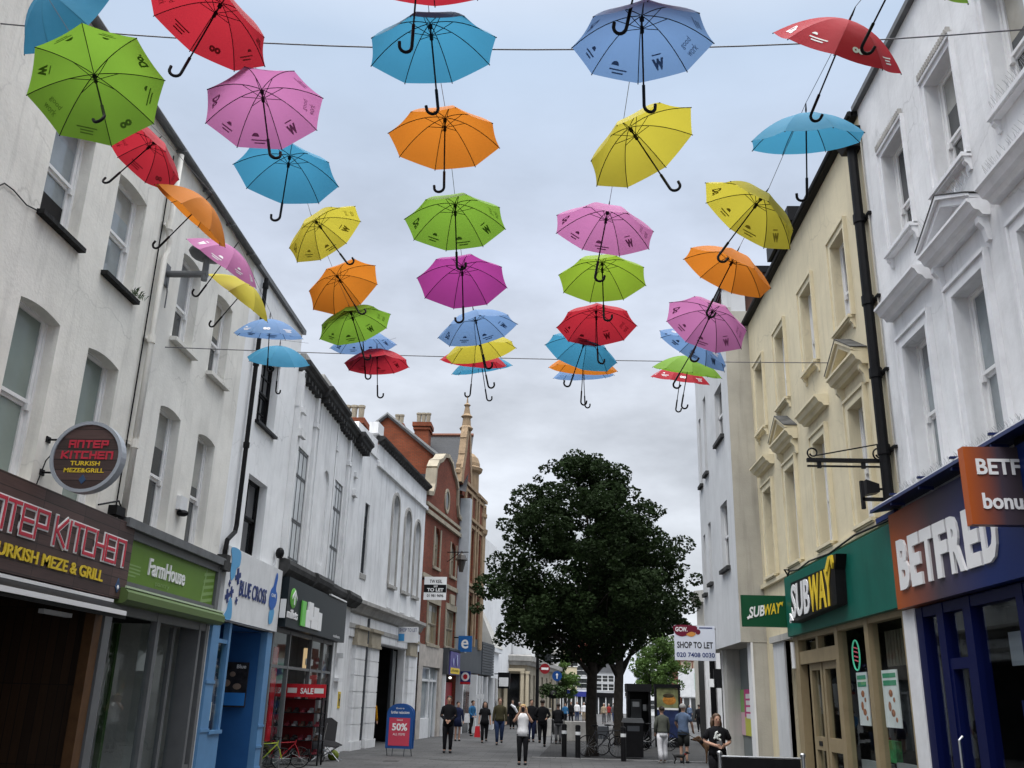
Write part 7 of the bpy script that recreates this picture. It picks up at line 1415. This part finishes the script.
person('grey haired man in greyish blue shirt and dark shorts', 4.2, 31.6, 1.78, math.pi - .5, CGB, cloth('dark_short', (.03, .032, .03)), 'grey', (((-.15, -.03, .66), (-.13, -.13, .55)), ((.15, -.02, .66), (.14, -.14, .56))), sleeves='short', trouser='short', build_=1.0, hem=.47, fine=True)
x, y = gpt(700, 733); person('man in black suit walking away far down the right pavement', x, y, 1.78, math.pi, BLK, BLK, 'dark', legs=.04, build_=1.12)
far_p = [(690, 722, CGB, CJEAN, 'blue top and jeans', 1.7), (709, 727, CRED, BLK, 'dark red top', 1.66), (715, 729, COLIVE, CRED, 'brown top and red skirt', 1.6), (577, 722, CWHITE, CJEAN, 'bright white top', 1.75), (584, 722, CWHITE, CBEIGE, 'white shirt and beige trousers', 1.7), (571, 724, BLK, BLK, 'black coat', 1.72), (604, 724, CBEIGE, CGREY, 'beige top and grey trousers', 1.68), (609, 722, CRED, CGREY, 'pinkish top', 1.62), (614, 723, CGREY, CJEAN, 'grey top and jeans', 1.7), (590, 723, CNAVY, CJEAN, 'navy top', 1.7), (680, 724, BLK, CGREY, 'black top and grey trousers', 1.7), (565, 725, CBLUE, BLK, 'teal blue top', 1.6)]
for px, py, tp, bt, d_, hh in far_p:
    x, y = gpt(px, py); side = 'on the right pavement' if px > 650 else 'in the distant crowd'
    person(f'distant person in {d_} {side}', x, y, hh, random.uniform(-.4, .4), tp, bt, random.choice(['dark', 'brown', 'grey']), legs=random.uniform(.0, .08), group='distant people in the street')
# nearest woman
t = person('woman in black printed T-shirt looking down at her hands', 3.32, 20.0, 1.60, .1, BLK, BLK, 'brown', (((-.165, .0, .66), (-.05, -.13, .62)), ((.165, .0, .66), (.06, -.13, .625))), sleeves='short', fine=True, longhair=True, build_=1.12, lean=-.06)
fw_t = Fr((3.32, 20.0 - .165, 0), (math.cos(.1), math.sin(.1)), (math.sin(.1), -math.cos(.1))); mb = MB(fw_t)
for k in range(16): a = random.uniform(0, 6.28); r_ = random.uniform(.02, .085); mb.ball((r_ * math.cos(a), .0, 1.16 + r_ * math.sin(a)), (.022, .02, .022), 7, 5)
pr = build('shirt_print', mb, M('print_white', (.6, .62, .6), .7), t)
tag(build('phone', MB(fw_t).box(-.05, .05, .06, .085, 1.0, 1.08), GREYP), 'grey phone held by the woman in the printed T-shirt', 'phone')
# doorway mannequin in yellow
q = FE.p(2.75, -.25, 0); t = person('person in yellow jacket standing in the dark doorway', q.x, q.y, 1.75, .6, CYEL, CGREY, 'dark', hem=.50)
# dogs
def dog(label, x, y, rz, s, m, m2):
    t = thing('dog', label, 'dog', (x, y, 0), rz)   # faces +X, height at the shoulder about .55*s
    nd = [((0, 0, .50), (.11, .12)), ((.22, 0, .49), (.12, .15)), ((.34, 0, .58), .085), ((.44, 0, .70), .075), ((.52, 0, .74), (.075, .08)), ((.62, 0, .705), .045), ((.68, 0, .695), .036), ((-.2, 0, .515), (.09, .10)), ((-.33, 0, .50), .085), ((-.42, 0, .56), .025), ((-.52, 0, .66), .014)]
    ed = [(0, 1), (1, 2), (2, 3), (3, 4), (4, 5), (5, 6), (0, 7), (7, 8), (8, 9), (9, 10)]
    def ch(par, pts):
        for p, r in pts: nd.append((p, r)); ed.append((par, len(nd) - 1)); par = len(nd) - 1
    for sy in (-1, 1):
        ch(1, [((.24, .075 * sy, .42), .055), ((.25, .08 * sy, .26), .034), ((.25, .08 * sy, .05), .024), ((.29, .08 * sy, .02), .026)])
        ch(8, [((-.31, .075 * sy, .40), .062), ((-.25, .08 * sy, .27), .04), ((-.36, .08 * sy, .17), .024), ((-.35, .08 * sy, .04), .022), ((-.31, .08 * sy, .02), .026)])
        ch(4, [((.47, .06 * sy, .80), .022), ((.49, .085 * sy, .755), .013)])
    skin_mesh('body', [(tuple(v * s for v in p), tuple(q_ * s for q_ in r) if isinstance(r, tuple) else r * s) for p, r in nd], ed, m, t)
    mb = MB(); mb.ball((.70 * s, 0, .70 * s), (.03 * s, .03 * s, .025 * s), 8, 6); build('nose', mb, BLACK, t, local=True); mb = MB(); mb.tube([(.40 * s, 0, .60 * s), (.36 * s, 0, .68 * s)], .092 * s, 12); build('collar', mb, m2, t, local=True)
    return t
xd, yd = gpt(707, 764)
dog('brown dog with dark muzzle on a lead beside the printed T-shirt', xd + .25, yd, math.pi - .15, 1.0, M('fur_brown', (.085, .045, .022), .8, var=.4, scale=14), BLACK)
dog('small black dog behind the woman in white trousers', 3.98, 31.0, .1, .46, M('fur_black', (.012, .012, .012), .7), CRED)
tag(build('dog_lead', MB().tube([(4.05, 31.3, .98), ((4.05 + xd) / 2, 30.6, .75), (xd - .12, yd, .68)], .01, 5), BLACK), 'dark lead running from the man in shorts to the brown dog', 'lead')
bpy.context.view_layer.update()
for m_ in [m for m in bpy.data.meshes if m.users == 0]: bpy.data.meshes.remove(m_)
bpy.data.collections.remove(ucol)
